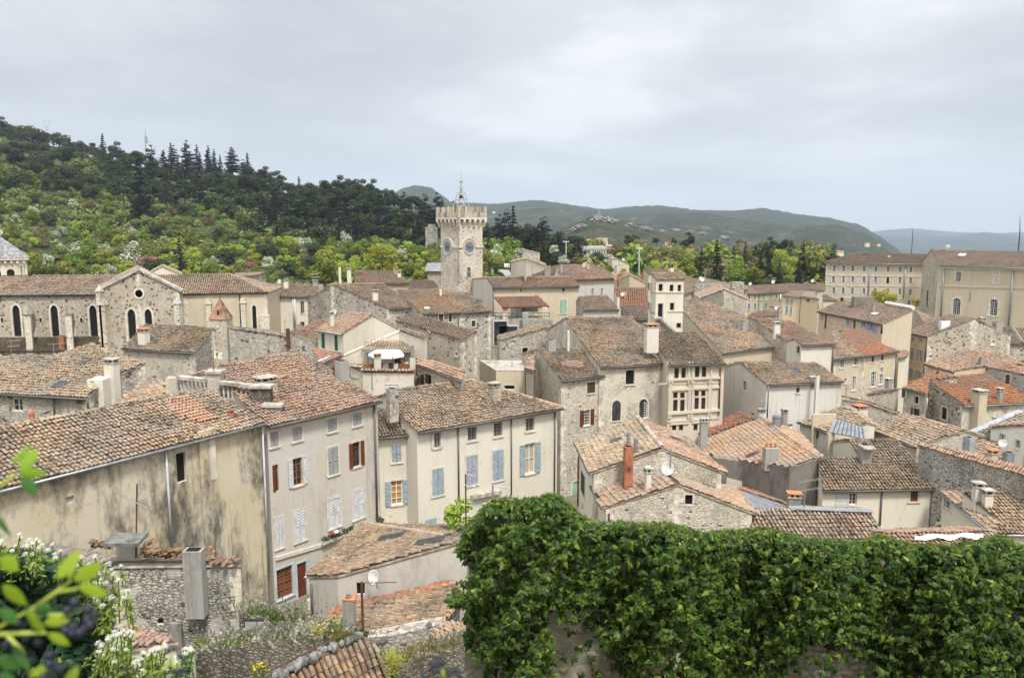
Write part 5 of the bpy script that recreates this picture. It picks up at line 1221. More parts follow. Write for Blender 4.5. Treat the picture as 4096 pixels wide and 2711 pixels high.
h = House('rubble_gable_house', 'rubble stone gable with new rose tiles behind the great tan roof', 'house', ST_CREAM, ROSEM, -4, .1, gut=False)
z=21-112*slope_at(C2(0,762)[1]); Rf=at_z(C2(1968,620),z+1.75); a=at_z(C2(1588,762),z); b=at_z(C2(2335,778),z-.1); Rb=at_z(C2(1842,553),z+1.75); k=Rb-Rf
h.plane([Rf,Rb,a+k,a],eave=(2,3)); h.plane([Rb,Rf,b,b+k],eave=(2,3)); h.finish()
h = House('cream_row_house', 'cream row house with white shutters at the start of the back terrace row', 'house', PL_OCHRE, ROSEM, -4, .25, group=None)
P=h.slope([C3(385,782),C3(612,780),C3(400,632),C3(280,640)],Y=158,pitch=15); h.make()
for x in (432,540): h.win(C3,x,855,30,85,'open',sh='white',sur=.06); h.win(C3,x,1020,34,120,'open',sh='white',sur=.06)
h.dish(C3,452,605,.7,Y=165); h.finish()
h = House('orange_row_house', 'narrow salmon orange house end with grey cornice', 'house', flat('salmon_render',(.52,.29,.18),.9), ROSEM, -4, .3)
P=h.slope([C3(262,715),C3(412,703),C3(365,632),C3(265,640)],Y=150,pitch=12); h.finish()
h = House('green_row_house', 'grey-green row house with sage shutters in the back row', 'house', PL_GREEN, BROWNT, -4, .3)
P=h.slope([C3(614,780),C3(1120,752),C3(1640,718),C3(1300,590),C3(400,632)],Y=158.5,pitch=15); h.make()
for x in (655,745): h.win(C3,x,850,40,85,'shut',sh='sage',sur=.05)
for x in (838,925): h.win(C3,x,832,26,72,'open',sh='sage',fc='dark',sur=.05)
h.win(C3,735,1000,28,95,'open',sh='sage',fc='dark',sur=.05); h.win(C3,650,1010,40,110,'shut',sh='sage',sur=.05); h.pipe(C3,(985,790),(985,930),.15,OFFW); h.dish(C3,862,570,.8,Y=170); h.finish()
h = House('brown_back_house', 'brown roofed house with pale verge beside the long barracks-like block', 'house', PL_TAN, BROWNT, -4, .2, gut=False)
P=h.slope([C3(1660,735),C3(1800,720),C3(1790,610),C3(1640,575),C3(1385,590)],Y=172,pitch=13); h.make(); h.dish(C3,1570,552,.8,Y=178); h.finish()
h = House('modern_cream_house', 'smooth cream house with pediment roof and teal shutters', 'house', PL_YEL, ROSEM, -4, .3, gm=IRONG)
P=h.slope([C3(1012,812),C3(1345,830),C3(1460,733),C3(1200,735)],Y=138,pitch=13); a,b=P[0],P[1]
q=h.slope([C3(1345,830),C3(1700,872),C3(1560,770),C3(1460,733)],z=a.z,pitch=13); h.make()
h.win(C3,1118,915,46,82,'shut',sh='lilac',arch=3,sur=.06); h.win(C3,1192,925,46,82,'shut',sh='lilac',arch=3,sur=.06); h.win(C3,1108,1065,36,125,'shut1',sh='teal',arch=1,sur=.08); h.win(C3,1182,1085,34,140,'shut1',sh='teal',arch=1,sur=.08); h.win(C3,1485,900,62,55,'glass',bars=(1,1),sur=.08)
h.band(C3,(1020,822),(1340,842),.3,.1,TRIM,'cornice'); h.band(C3,(1350,842),(1695,882),.3,.1,TRIM,'cornice'); h.pipe(C3,(1690,890),(1690,1060),.09,ZINC); h.finish()
h = House('small_pagoda_roof', 'small upturned terracotta porch roof below the smooth cream house', 'porch', PL_LIGHT, MIXO, -4, .1, gut=False)
P=h.slope([C3(800,1010),C3(1005,1030),C3(1020,960),C3(900,945)],Y=128,pitch=14); h.make(); h.dish(C3,925,1035,.7,Y=124,pole=1.5); h.finish()
h = House('rose_patch_house', 'jumbled rose roof in front of the cream row house', 'house', ST_GREY, PINK, -4, .1, gut=False)
P=h.slope([C3(395,1200),C3(900,1185),C3(1030,1100),C3(650,1080),C3(470,1130)],Y=118,pitch=10); h.make(); h.chim(C3,975,1150,1040,50,'plain',PL_CONC,Y=118); h.finish()
h = House('pink_row_house', 'long house with salmon and white facades under a broad dull brown roof', 'house', PL_PINK, BROWNT, -4, .25, wall2=PL_TAN, wcond=lambda n: n.x>.0, gm=WOODD)
P=h.slope([A8(562,200),A8(1098,306),A8(1366,188),A8(1010,120),A8(762,110)],z=21-112*slope_at(A8(0,200)[1]),pitch=15); h.make()
W=lambda *a,**k: h.win(A8,*a,**k)
W(603,245,24,52,'shut',sh='blue',sur=.08)
for x,y in ((680,262),(728,272),(778,282),(866,298)): W(x,y,18,58,'shut1',sh='white',sur=.05)
W(822,292,20,60,'open',sh='white',sur=.05); W(955,312,24,50,'open',sh='sky',sur=.06); W(1012,328,24,70,'open',sh='sky',sur=.06); W(1054,345,22,62,'shut1',sh='sky',sur=.06)
h.pipe(A8,(640,225),(636,340),.09,WOODD); h.pipe(A8,(880,275),(880,340),.09,WOODD); h.pipe(A8,(1095,310),(1095,385),.12,IRON)
h.dish(A8,856,133,.7,Y=112); h.dish(A8,990,348,.6,Y=104); h.chim(A8,1033,200,150,20,'plain',PL_CONC); h.skylight(A8,1045,225,1.2,.8,WHITE); h.chim(A8,772,120,85,18,'plain',IRON,Y=122)
mb=MB(); a=P[3]+Z3*.25; b=P[2]+Z3*.25; m_=a.lerp(b,.38); mb.tube([m_,b],.28,6); mb.build('zinc_ridge',OFFW,h.root); mb=MB(); q=h.polys[0]; c=on_plane(A8(870,175),q['O'],q['N']); e=on_plane(A8(1000,120),q['O'],q['N']); mb.abox(c.x,e.x,c.y,c.y+1,c.z,c.z+1.6); mb.build('low_wall',PL_DARK,h.root); h.finish()
h = House('tan_stub_house', 'short stone and tile stub house against the great hall', 'house', ST_HOLEY, TAN, -4, .15, gut=False)
P=h.slope([A8(1480,332),A8(1620,300),A8(1380,180)],Y=112,pitch=14); h.make(); h.chim(A8,1490,330,300,36,'plain',PL_CONC,Y=112); h.finish()
h = House('lane_roof_house', 'small rose tiled roof below the pink row house', 'house', PL_TAN, PINK, -4, .15)
P=h.slope([A8(1180,448),A8(1300,455),A8(1300,375),A8(1125,395)],Y=106,pitch=12); h.make(); h.chim(A8,1228,425,385,28,'plain',PL_CONC); h.finish()
h = House('edge_roof_house', 'tan roof with dark valley at the frame edge below the great hall', 'house', ST_CREAM, TAN, -4, .15)
P=h.slope([A8(2172,468),A8(2340,475),A8(2340,338),A8(2115,330)],Y=106,pitch=16); h.make(); q=h.polys[0]; mb=MB(); a=on_plane(A8(2185,335),q['O'],q['N'])+q['N']*.13; b=on_plane(A8(2275,470),q['O'],q['N'])+q['N']*.13; mb.tube([a,b],.3,5); mb.build('valley_flashing',PL_DARK,h.root); h.finish()

# ---- seminary block and great hall
h = House('seminary_block', 'long four storey tan institutional block with rows of white shuttered windows', 'building', PL_TAN, BROWNT, -8, .6, gm=ZINC)
P=h.slope([A4(612,520),A4(1500,537),A4(1500,451),A4(868,440)],Y=190,pitch=18); h.back(P[2],P[3],8,18); h.make()
X=[705,783,860,955,1052,1155,1257,1345]
for i,x in enumerate(X):
    W=lambda *a,**k: h.win(A4,*a,**k)
    W(x,572+(x-705)*.016,22,50,bars=(2,3),sur=.22,sill=False); 
    k='open' if i<5 else ('glass' if i!=5 else 'dark'); W(x-8 if i==0 else x-3,664+(x-705)*.017,22,52,k,bars=(2,3),sh='white',sur=.2,sill=False)
    W(x-5,758+(x-705)*.018,22,54,'open' if i<5 else 'glass',bars=(2,3),sh='white',sur=.2,sill=False)
h.win(A4,1330,862,26,44,bars=(2,3),sur=.2,sill=False); h.win(A4,775,850,20,36,bars=(2,3),sur=.2,sill=False)
h.band(A4,(620,628),(1430,640),.25,.08); h.band(A4,(618,712),(1425,724),.25,.08); h.band(A4,(620,528),(1435,545),.5,.25,TRIM,'cornice'); h.band(A4,(618,815),(1420,828),.25,.08); h.pipe(A4,(1005,545),(995,815),.12,ZINC); h.pipe(A4,(1302,550),(1295,820),.12,ZINC)
h.chim(A4,1165,480,465,22,'plain',OFFW); h.finish()
mast=MB(); a=at_Y(A4(1350,445),196); b=at_Y(A4(1362,235),196); mast.tube([a-Z3,a+Z3*((b.z-a.z)*.5),b],[.12,.09,.03],6); o=mast.build('lightning_mast',IRON); tag(o,'thin dark mast on the ridge of the long institutional block','mast')
h = House('great_hall', 'tall tan hall with arched multi-pane windows and a rough stone end', 'building', PL_TAN, BROWNT, -8, .6, wall2=ST_CREAM, wcond=lambda n:n.x<-.8, gm=ZINC)
z=21-160*slope_at(A4(0,545)[1]); a=at_z(A4(1580,545),z); b=at_z(A4(2420,573),z)
P=h.slope([A4(1580,545),A4(2420,573),A4(2420,434),A4(1518,414)],z=z,pitch=24); e=at_z(A4(1438,512),z+.1); q=h.plane([P[2],P[3],e,e+(P[2]-P[3])],eave=(2,3)); h.make()
W=lambda *a,**k: h.win(A4,*a,**k)
W(1742,642,42,84,bars=(4,4),sur=.3); W(2055,650,40,92,bars=(2,2),sur=.3,pane=SH['cream']); W(1727,890,62,138,bars=(4,5),arch=1,sur=.45); W(2037,898,62,138,bars=(4,5),arch=1,sur=.45); W(1490,825,18,150,'dark',sur=.05,sill=False)
h.band(A4,(1585,718),(2350,738),.3,.1,PL_TAN); h.band(A4,(1582,560),(2350,582),.55,.3,TRIM,'cornice'); h.pipe(A4,(1628,570),(1605,975),.13,ZINC); h.pipe(A4,(2205,585),(2175,1060),.16,ZINC); h.pipe(A4,(1860,585),(1855,850),.05,PL_TAN)
h.skylight(A4,1775,462,1.5,1.2,WHITE); h.finish()
mast=MB(); a=at_Y(A4(2243,430),163); b=at_Y(A4(2258,130),163); mast.tube([a-Z3,a+Z3*((b.z-a.z)*.5),b],[.13,.1,.03],6); o=mast.build('lightning_mast',IRON); tag(o,'thin dark mast on the roof of the tall hall','mast')
h = House('shed_roof_row', 'dark striped tile roof tucked below the institutional block', 'house', PL_TAN, GREYT, -8, .1, gut=False, pw=.4)
P=h.slope([A8(610,112),A8(735,112),A8(640,60),A8(605,60)],Y=150,pitch=14); h.finish()

# ---- background hill-foot houses
h = House('blue_window_house', 'small tan house with a blue shuttered window on the slope', 'house', PL_TAN, ROSEM, -4, .15, gut=False)
a,b,c=at_Y(C2(190,131),165),at_Y(C2(274,127),165),at_Y(C2(470,215),165); k=Vector((0,7,0)); h.plane([b,c,c+k,b+k],tiles=False); h.plane([a,b,b+k,a+k],tiles=False); h.make(); h.win(C2,300,200,34,54,'shut1',sh='sky',sur=.2); h.win(C2,242,310,46,130,'shut1',sh='grey',sur=0,sill=False); h.chim(C2,370,175,130,34,'plain',OFFW,Y=166); h.finish()
h = House('lean_stone_wall_house', 'tall rubble stone wall standing over a low cream house', 'house', ST_CREAM, PALE, 0, .1, gut=False)
a=at_Y(C4(748,178),172); b=at_Y(C4(1022,245),172); k=Vector((0,3,0)); h.plane([a,b,b+k,a+k],tiles=False,roof=TRIM); h.finish()
h = House('low_cream_house', 'low cream house with shallow roof beside the lane', 'house', PL_CREAM, PALE, 0, .15, gut=False)
z=21-160*slope_at(C4(0,430)[1]); Rf=at_z(C4(790,335),z+3.0); a=at_z(C4(552,385),z+1.5); b=at_z(C4(1095,435),z); k=Vector((.5,8,0)); h.plane([Rf,a,a+k,Rf+k],eave=(1,2)); h.plane([Rf,Rf+k,b+k,b],eave=(2,3)); h.finish()
h = empty('colonnade_building', at_Y(C4(1850,300),260), 'pale concrete building with a colonnaded gallery among distant trees', 'building'); LOC[h.name]=h.location.copy()
Yb=260; mb=MB(); f_=lambda x,y: at_Y(C4(x,y),Yb)
a=f_(1630,185); b=f_(2060,205); mb.abox(a.x,b.x,Yb,Yb+14,a.z-.2,a.z+.9); c=f_(1640,262); mb.abox(a.x,b.x,Yb,Yb+14,c.z-1.6,c.z); mb.build('slab',flat('concrete_pale',(.5,.49,.46),.9),h)
for x in (1685,1752,1822,1868,1905,1940,1975,2010,2045):
    p=f_(x,262); mb=MB(); mb.abox(p.x-(.5 if x<1860 else .2),p.x+(.5 if x<1860 else .2),Yb,Yb+.9,p.z,a.z); mb.build('column',flat('concrete_pale',(.5,.49,.46),.9),h)
for x in (1715,1785,1850): p=f_(x,370); mb=MB(); mb.abox(p.x-.5,p.x+.5,Yb,Yb+.9,p.z-6,c.z-1.5); mb.build('column',flat('concrete_pale',(.5,.49,.46),.9),h)
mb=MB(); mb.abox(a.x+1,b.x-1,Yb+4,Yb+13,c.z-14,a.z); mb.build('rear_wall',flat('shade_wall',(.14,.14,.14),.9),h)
# =================================================================== SQUARE STAIR TOWER
h = House('stair_tower', 'square pale stair tower with open dark windows and outside steps above the tiled roofs', 'tower', PL_CREAM, PALE, -6, .12, gut=False, pw=.25)
P=h.slope([C2(885,468),C2(1340,462),C2(1220,352),C2(795,357)],Y=86,pitch=17); h.make()
W=lambda *a,**k: h.win(C2,*a,**k)
W(958,592,64,115,'dark',sur=.14); W(1130,600,62,105,'dark',sur=.14); W(1254,600,52,102,'dark',sur=.12); W(1137,893,64,115,'dark',sur=.14); W(953,958,76,225,'dark',sur=.12,sill=False,label='tall dark doorway'); W(1245,1190,70,75,'dark',sur=.1,sill=False)
W(800,575,30,115,'dark',sur=.06); W(798,885,30,125,'dark',sur=.06)
h.band(C2,(885,665),(1338,668),.1,.09,TRIM); h.band(C2,(1070,968),(1330,966),.1,.09,TRIM); h.band(C2,(745,652),(884,664),.1,.09,TRIM); h.band(C2,(730,960),(884,978),.1,.09,TRIM)
hb=h.hit(A7(1435,360)); t,f,u,v,o=hb; st=MB()
for i in range(8):
    x=u-.35+i*.24; z=v-.15-i*.22; st.box(o,f['u'],f['n'],Z3,x,x+.34,-.02,.75,z-.2,z); st.box(o,f['u'],f['n'],Z3,x+.02,x+.3,-.02,.6,z-.45,z-.2)
st.box(o,f['u'],f['n'],Z3,u-1.0,u-.3,-.02,.8,v-.35,v-.1); st.build('outside_steps',TRIM_G,h.root)
h.finish()

# =================================================================== CLOCK TOWER
Yc=128.0; corner=at_Y(C1(423,600),Yc); s_w=4.95
ct=empty('clock_tower',(corner.x,corner.y+3,-4),'tall crenellated stone clock tower crowned by an iron bell cage','tower'); LOC[ct.name]=Vector((corner.x,corner.y+3,-4))
pr_=at_Y(C1(719,600),Yc); ang=math.acos(min(1,(pr_.x-corner.x)/s_w/1.03))
ur=Vector((math.cos(ang),math.sin(ang),0)); ul=Vector((-math.sin(ang),math.cos(ang),0))   # right face runs along ur, left face along ul
C0=Vector((corner.x,corner.y,0)); zt=lambda y,Y=Yc: 21-Y*slope_at(C1(0,y)[1])
def tbox(mb,a0,a1,b0,b1,z0,z1,m=0): mb.box(C0,ur,ul,Z3,a0,a1,b0,b1,z0,z1,m)
zpar0=zt(580); zcr=zt(470); ztop=zt(402,Yc); zcorb=zt(652); zband=zt(905)
mb=MB(); tbox(mb,0,s_w,0,s_w,-4,zpar0); mb.build('shaft',ST_TOWER,ct)
ov=.55; mb=MB(); tbox(mb,-ov,s_w+ov,-ov,-ov+.35,zpar0+.62,zcr); tbox(mb,-ov,s_w+ov,s_w+ov-.35,s_w+ov,zpar0+.62,zcr); tbox(mb,-ov,-ov+.35,-ov+.35,s_w+ov-.35,zpar0+.62,zcr); tbox(mb,s_w+ov-.35,s_w+ov,-ov+.35,s_w+ov-.35,zpar0+.62,zcr); tbox(mb,-ov+.36,s_w+ov-.36,-ov+.36,s_w+ov-.36,zpar0+.5,zpar0+.7)
mb.build('parapet',plaster_mat('tower_parapet',(.52,.46,.36),(.1,.09,.075),.85,.1,sc=1.5,thr=.45,rub=0),ct)
mw=(s_w+2*ov)/9
for i in range(5):
    for fc in range(4):
        a0=-ov+i*2*mw+.06*(i>0); a1=a0+mw*.86; mb=MB(); zz=ztop+.12-.07*(i%2)
        if fc==0: tbox(mb,a0,a1,-ov,-ov+.35,zcr,zz)
        elif fc==1: 
            if i==0: continue
            tbox(mb,-ov,-ov+.35,a0,a1,zcr,zz)
        elif fc==2:
            if i==4: continue
            tbox(mb,s_w+ov-.35,s_w+ov,a0+.36 if i==0 else a0,a1,zcr,zz)
        else:
            if i in (0,): continue
            tbox(mb,a0,a1,s_w+ov-.35,s_w+ov,zcr,zz)
        mb.build('merlon',plaster_mat('tower_parapet',()),ct)
# machicolation arches: corbels and little arches between them
nA=6
for fc in range(2):
    for i in range(nA):
        c=-ov+.3+(s_w+2*ov-.6)*i/(nA-1); mb=MB()
        for k,(d,z0,z1) in enumerate(((.18,zcorb,zcorb+.35),(.36,zcorb+.35,zcorb+.7),(.55,zcorb+.7,zpar0))):
            if fc==0: tbox(mb,c-.17,c+.17,-d,.02,z0,z1)
            else: tbox(mb,-d,.02,c-.17,c+.17,z0,z1)
        mb.build('corbel',TRIM,ct)
    mb=MB(); hw=(s_w+2*ov-.6)/(nA-1)/2-.17; z0=zpar0; z1=zpar0+.62
    for i in range(nA-1):
        c=-ov+.3+(s_w+2*ov-.6)*(i+.5)/(nA-1); pts=[]
        for k in range(9): an=math.pi*k/8; pts.append((c+hw*math.cos(an),z0+hw*.95*math.sin(an)))
        q_=lambda x,z,d:(C0+ur*x-ul*d+Z3*z) if fc==0 else (C0+ul*x-ur*d+Z3*z)
        for d in (.55,.1):
            vs=[q_(x,z,d) for x,z in pts]+[q_(x,z1,d) for x,z in pts]; mb.add(vs,[(k,k+1,9+k+1,9+k) for k in range(8)])
        vs=[q_(x,z,.55) for x,z in pts]+[q_(x,z,.1) for x,z in pts]; mb.add(vs,[(k,k+1,9+k+1,9+k) for k in range(8)])
    for i in range(nA):
        c=-ov+.3+(s_w+2*ov-.6)*i/(nA-1); x0=c-.17; x1=c+.17
        if i==0: x0=-ov
        if i==nA-1: x1=s_w+ov
        if fc==0: tbox(mb,x0,x1,-.55,-.1,z0,z1)
        else: tbox(mb,-.55,-.1,x0,x1,z0,z1)
    mb.build('arcade',TRIM,ct)
ud0=(at_Y(C1(548,910),Yc+1.4)-C0).dot(ur); ud1=s_w*.62
for fc,a0,a1 in ((0,-.14,ud0-1.55),(0,ud0+1.55,s_w+.14),(1,.03,ud1-1.55),(1,ud1+1.55,s_w+.14)):
    mb=MB()
    if fc==0: tbox(mb,a0,a1,-.14,.02,zband-.14,zband+.14)
    else: tbox(mb,-.14,.02,a0,a1,zband-.14,zband+.14)
    mb.build('string_course',TRIM,ct)
blue=flat('clock_blue',(.13,.17,.2),.5,var=.2)
for fc in range(2):
    U,n=(ur,-ul) if fc==0 else (ul,-ur); u0=s_w*(.44 if fc==0 else .47) if fc==0 else s_w*.62
    if fc==0: u0=(at_Y(C1(548,910),Yc+1.4)-C0).dot(ur)
    cc=C0+U*u0+n*.02; cc.z=zt(910,Yc+1.3); r=.98
    d=MB(); d.lathe(cc,[(r,0),(r,.06)],32,0,n); dial=d.build('clock_dial',blue,ct)
    d=MB(); d.lathe(cc,[(r*1.17,-.02),(r*1.17,.12),(r,.12),(r,.04)],32,0,n); d.build('dial_rim',TRIM,dial)
    d=MB()
    for k in range(12):
        an=2*math.pi*k/12; dr=U*math.sin(an)+Z3*math.cos(an); sd=U*math.cos(an)-Z3*math.sin(an)
        for off in ((-.05,.05) if k%3 else (-.07,0,.07)):
            d.box(cc+dr*(r*.76)+sd*off,sd,n,dr,-.014,.014,.062,.07,-.16,.16)
    d.build('numerals',flat('clock_numerals',(.55,.56,.55),.6),dial)
    for L,w,a in ((.5,.05,-52),(.78,.035,84)):
        an=math.radians(a)*(1 if fc==0 else 1); dr=U*math.sin(an)+Z3*math.cos(an)
        if fc==1: dr=-U*math.sin(an)+Z3*math.cos(an)
        sd=dr.cross(n); d=MB(); d.box(cc,sd,n,dr,-w,w,.075,.09,-.15,L); d.build('hand',IRON,dial)
    mb=MB(); pts=[]
    for k in range(13): an=math.pi*k/12; pts.append((math.cos(an),math.sin(an)))
    for ra,rb,dd in ((1.42,1.62,.16),(1.28,1.42,.1)):
        vs=[]
        for (x,y) in pts:
            for rr,d_ in ((ra,-.01),(rb,-.01),(rb,dd),(ra,dd)): vs.append(cc+U*(x*rr)+Z3*(y*rr)+n*d_)
        mb.add(vs,[(k*4+j,k*4+(j+1)%4,k*4+4+(j+1)%4,k*4+4+j) for k in range(12) for j in range(4)])
    mb.build('hood_mould',TRIM,ct)
# arched louvred opening on the right face
u0=(at_Y(C1(540,1220),Yc+1.4)-C0).dot(ur); z0=zt(1280,Yc+1.3); z1=zt(1155,Yc+1.3); n=-ul; mb=MB()
vs=[]; hw=.42
ol=[(-hw,0),(hw,0)]+[(hw*math.cos(math.pi*k/8),(z1-z0-hw)+hw*math.sin(math.pi*k/8)) for k in range(9)]
q_=lambda p,d,e=1:C0+ur*(u0+p[0]*e)+Z3*(z0+p[1]*(1+(e-1)*.3))+n*d
k=len(ol); vs=[q_(p,.06) for p in ol]+[q_(p,.06,2.1) for p in ol]+[q_(p,-.02,2.1) for p in ol]
mb.add(vs,[(i,(i+1)%k,k+(i+1)%k,k+i) for i in range(k)]+[(k+i,k+(i+1)%k,2*k+(i+1)%k,2*k+i) for i in range(k)])
for x in (-.28,0,.28): mb.box(C0+ur*u0+Z3*z0,ur,n,Z3,x-.025,x+.025,.03,.05,0,z1-z0-.3)
mb.box(C0+ur*u0+Z3*z0,ur,n,Z3,-hw,hw,.03,.05,.8,.86)
wn=mb.build('window',TRIM,ct); mb=MB(); mb.add([q_(p,.02) for p in ol],[tuple(range(k))]); mb.build('pane',GLASS,wn)
mb=MB(); e=C0-ur*.12-ul*.12; mb.tube([e+Z3*zpar0,e+Z3*zt(1245),C0+ur*2.2-ul*1.2+Z3*zt(1370),C0+ur*5.2-ul*3.6+Z3*zt(1560)],.07,6); mb.build('drainpipe',IRONG,ct)
mb=MB(); tbox(mb,-.25,.8,-.25,.8,-4,zt(1420)); mb.build('buttress',ST_TOWER,ct)
# iron bell cage
cxy=C0+ur*s_w/2+ul*s_w/2; zb=zcr-.1; zz=lambda y: 21-(Yc+3.3)*slope_at(C1(0,y)[1])
mb=MB(); prof=[(2.05,zb),(1.9,zz(390)),(1.35,zz(320)),(1.25,zz(280)),(.95,zz(235)),(.25,zz(210)),(.1,zz(150)),(.06,zz(90))]
for i in range(8):
    an=math.pi/8+i*math.pi/4; mb.tube([cxy+Vector((r*math.cos(an)*.75,r*math.sin(an)*.75,z)) for r,z in prof],[.055]*5+[.045]*3,5,cap=False)
for z,r in ((zz(225),.9),(zz(310),1.15),(zz(390),1.45)):
    mb.tube([cxy+Vector((r*.78*math.cos(a*math.pi/8),r*.78*math.sin(a*math.pi/8),z)) for a in range(17)],.04,5)
mb.tube([cxy+Z3*zz(450),cxy+Z3*zz(-40)],[.05,.025],6)
for a in range(8):
    an=a*math.pi/4; d=Vector((math.cos(an),math.sin(an),0)); mb.tube([cxy+d*.1+Z3*zz(180),cxy+d*.5+Z3*zz(165),cxy+d*.45+Z3*zz(150)],.025,4)
mb.build('bell_cage',flat('iron_pale',(.42,.42,.42),.5,.3),ct)
mb=MB(); mb.lathe(cxy,[(.05,zz(248)),(.22,zz(252)),(.28,zz(270)),(.5,zz(293)),(.45,zz(294))],12); mb.build('bell',flat('bronze_dark',(.05,.05,.045),.5,.6),ct,True)
mb=MB(); mb.lathe(cxy,[(.02,zz(92)),(.22,zz(88)),(.3,zz(78)),(.22,zz(66)),(.02,zz(62))],12); mb.build('finial_ball',flat('zinc_ball',(.36,.37,.39),.5,.3),ct,True)

# =================================================================== CHURCH
h = House('church', 'long stone church with lancet windows, gabled transept and tan tiled roof', 'church', ST_HOLEY, TAN, -4, .2, pw=.28, gm=IRON, wall2=PL_TAN, wcond=lambda n: False)
Yn=100; P=h.slope([A5(-200,408),A5(895,398),A5(1120,222),A5(-200,238)],Y=Yn,pitch=24); h.back(P[2],P[3],9,24); z=P[0].z
h.make()
W=lambda *a,**k: h.win(A5,*a,**k)
for x in (150,491,838): W(x,635,66,280,'dark',arch=2,sur=.22,sill=False)
for x in (18,362,728): W(x,630,24,42,'dark',sur=.05,sill=False)
h.finish()
h2 = House('choir', 'rendered church choir with thin stone buttresses and hipped tiled end', 'church', PL_TAN, TAN, -4, .2, pw=.28, gm=IRON)
P=h2.slope([A5(1640,393),A6(162,268),A5(2052,212),A5(1390,224)],Y=101,pitch=24); h2.plane([P[2],P[1],P[1]+Vector((-1.0,10,0)),],eave=(1,2)); h2.make()
h2.win(A6,40,490,36,215,'dark',arch=2,sur=.25,sill=False); h2.pipe(A5,(2148,400),(2155,700),.1,IRON)
for (x,yt,w) in ((1876,445,44),(2185,442,40)):
    hb=h2.hit(A5(x,560)); t,f,u,v,o=hb; ww=w/2.24*mpp(101)/2; zt_=21-101*slope_at(A5(0,yt)[1]); mb=MB(); mb.box(o+f['u']*u,f['u'],f['n'],Z3,-ww,ww,-.02,.8,0,zt_+4); mb.box(o+f['u']*u,f['u'],f['n'],Z3,-ww-.1,ww+.1,-.03,.9,zt_+3.4,zt_+3.6,1); mb.build('buttress',[ST_TOWER,TRIM],h2.root)
hb=h2.hit(A6(125,420)); t,f,u,v,o=hb; mb=MB(); mb.box(o+f['u']*u,f['u'],f['n'],Z3,-.5,.7,-.02,.7,0,z+1.2); mb.build('buttress',ST_TOWER,h2.root)
h2.finish()
h3 = House('transept', 'tall stone church gable with round oculus and two pointed windows', 'church', ST_HOLEY, TAN, -4, .0, gut=False, pw=.28, verge=.02)
Yt=97; pk=at_Y(A5(1245,176),Yt); l=at_Y(A5(893,352),Yt); r=at_Y(A5(1605,352),Yt); k=Vector((-5.4,11,0)); r.z=l.z
h3.plane([pk,l,l+k,pk+k],eave=(1,2)); h3.plane([pk,pk+k,r+k,r],eave=(2,3)); h3.make()
W=lambda *a,**k: h3.win(A5,*a,**k)
W(1182,665,72,270,'dark',arch=2,sur=.3,sill=False); W(1328,600,66,140,'dark',arch=2,sur=.3,sill=False)
hb=h3.hit(A5(1247,390)); t,f,u,v,o=hb; cc=o+f['u']*u+Z3*v; mb=MB(); mb.lathe(cc,[(.7,-.02),(.7,.1),(.48,.1),(.48,.03)],20,0,f['n']); oc=mb.build('oculus',TRIM,h3.root); mb=MB(); mb.lathe(cc,[(.48,0),(.48,.03)],20,0,f['n']); mb.build('pane',DARK,oc)
for a,b in ((l,pk),(r,pk)):
    d=(b-a).normalized(); w_=Vector((0,1,0)); nn=d.cross(w_); nn=nn if nn.z>0 else -nn; mb=MB(); mb.box(a,d,w_,nn,-.4,(b-a).length,-.2,.45,-.12,.16); mb.build('coping',TRIM_G,h3.root)
for x,yt,w in ((925,490,50),(1590,480,46),(890,370,40)):
    p=at_Y(A5(x,yt),Yt-.5); ww=w/2.24*mpp(Yt)/2; mb=MB(); mb.abox(p.x-ww,p.x+ww,Yt-.9,Yt+.2,-4,p.z); mb.add([(p.x-ww-.1,Yt-1.0,p.z),(p.x+ww+.1,Yt-1.0,p.z),(p.x+ww+.1,Yt+.2,p.z),(p.x-ww-.1,Yt+.2,p.z),(p.x,Yt-.4,p.z+.9)],[(0,1,4),(1,2,4),(2,3,4),(3,0,4)],1); mb.build('buttress',[ST_TOWER,TRIM_G],h3.root)
h3.finish()
# nave buttresses + aisle roofs
for (x,yt,yb,w) in ((240,530,900,80),(607,525,880,80)):
    Yb=94; p=at_Y(A5(x,yt+45),Yb); ww=w/2.24*mpp(Yb)/2*.72; W_=Vector((-.42,.91,0)); mb=MB(); o_=Vector((p.x,p.y,0)); mb.box(o_,RT,W_,Z3,-ww,ww,0,1.3,-4,p.z)
    q_=lambda a,d,z:o_+RT*a+W_*d+Z3*z
    mb.add([q_(-ww-.15,-.2,p.z),q_(ww+.15,-.2,p.z),q_(0,-.2,p.z+1.1),q_(-ww-.15,1.5,p.z),q_(ww+.15,1.5,p.z),q_(0,1.5,p.z+1.1)],[(0,1,2),(3,5,4),(0,2,5,3),(1,4,5,2),(0,3,4,1)],1)
    mb.add([q_(sx*ww*.6,d,z) for sx in (-1,1) for d,z in ((1.3,p.z-.3),(3.2,p.z-.1),(5.5,p.z-.6),(5.5,p.z-2.0),(3.2,p.z-2.6),(1.3,p.z-4.5))],[(0,1,2,3,4,5)[::-1],(6,7,8,9,10,11)]+[(i,(i+1)%6,6+(i+1)%6,6+i) for i in range(6)],2)
    mb.build('buttress',[ST_TOWER,TRIM_G,ST_DARK],h.root)
h = House('aisle', 'low church aisle under dark mossy brown tiles between the gabled buttresses', 'church', ST_GREY, DARKM, -4, .1, gut=True, gm=IRON, pw=.28)
P=h.slope([A5(-200,908),A5(900,898),A5(900,770),A5(-200,782)],Y=93.6,pitch=24); h.make(); h.chim(A5,552,890,768,46,'plain',BRICK,Y=90,drop=4); h.aerial(A5,485,940,830,88,arms=1,r=.05,al=1.5); h.finish()
h = House('rear_gable', 'pale church gable peeping over the tiled ridge', 'church', PL_CREAM, PALE, -4, .05, gut=False)
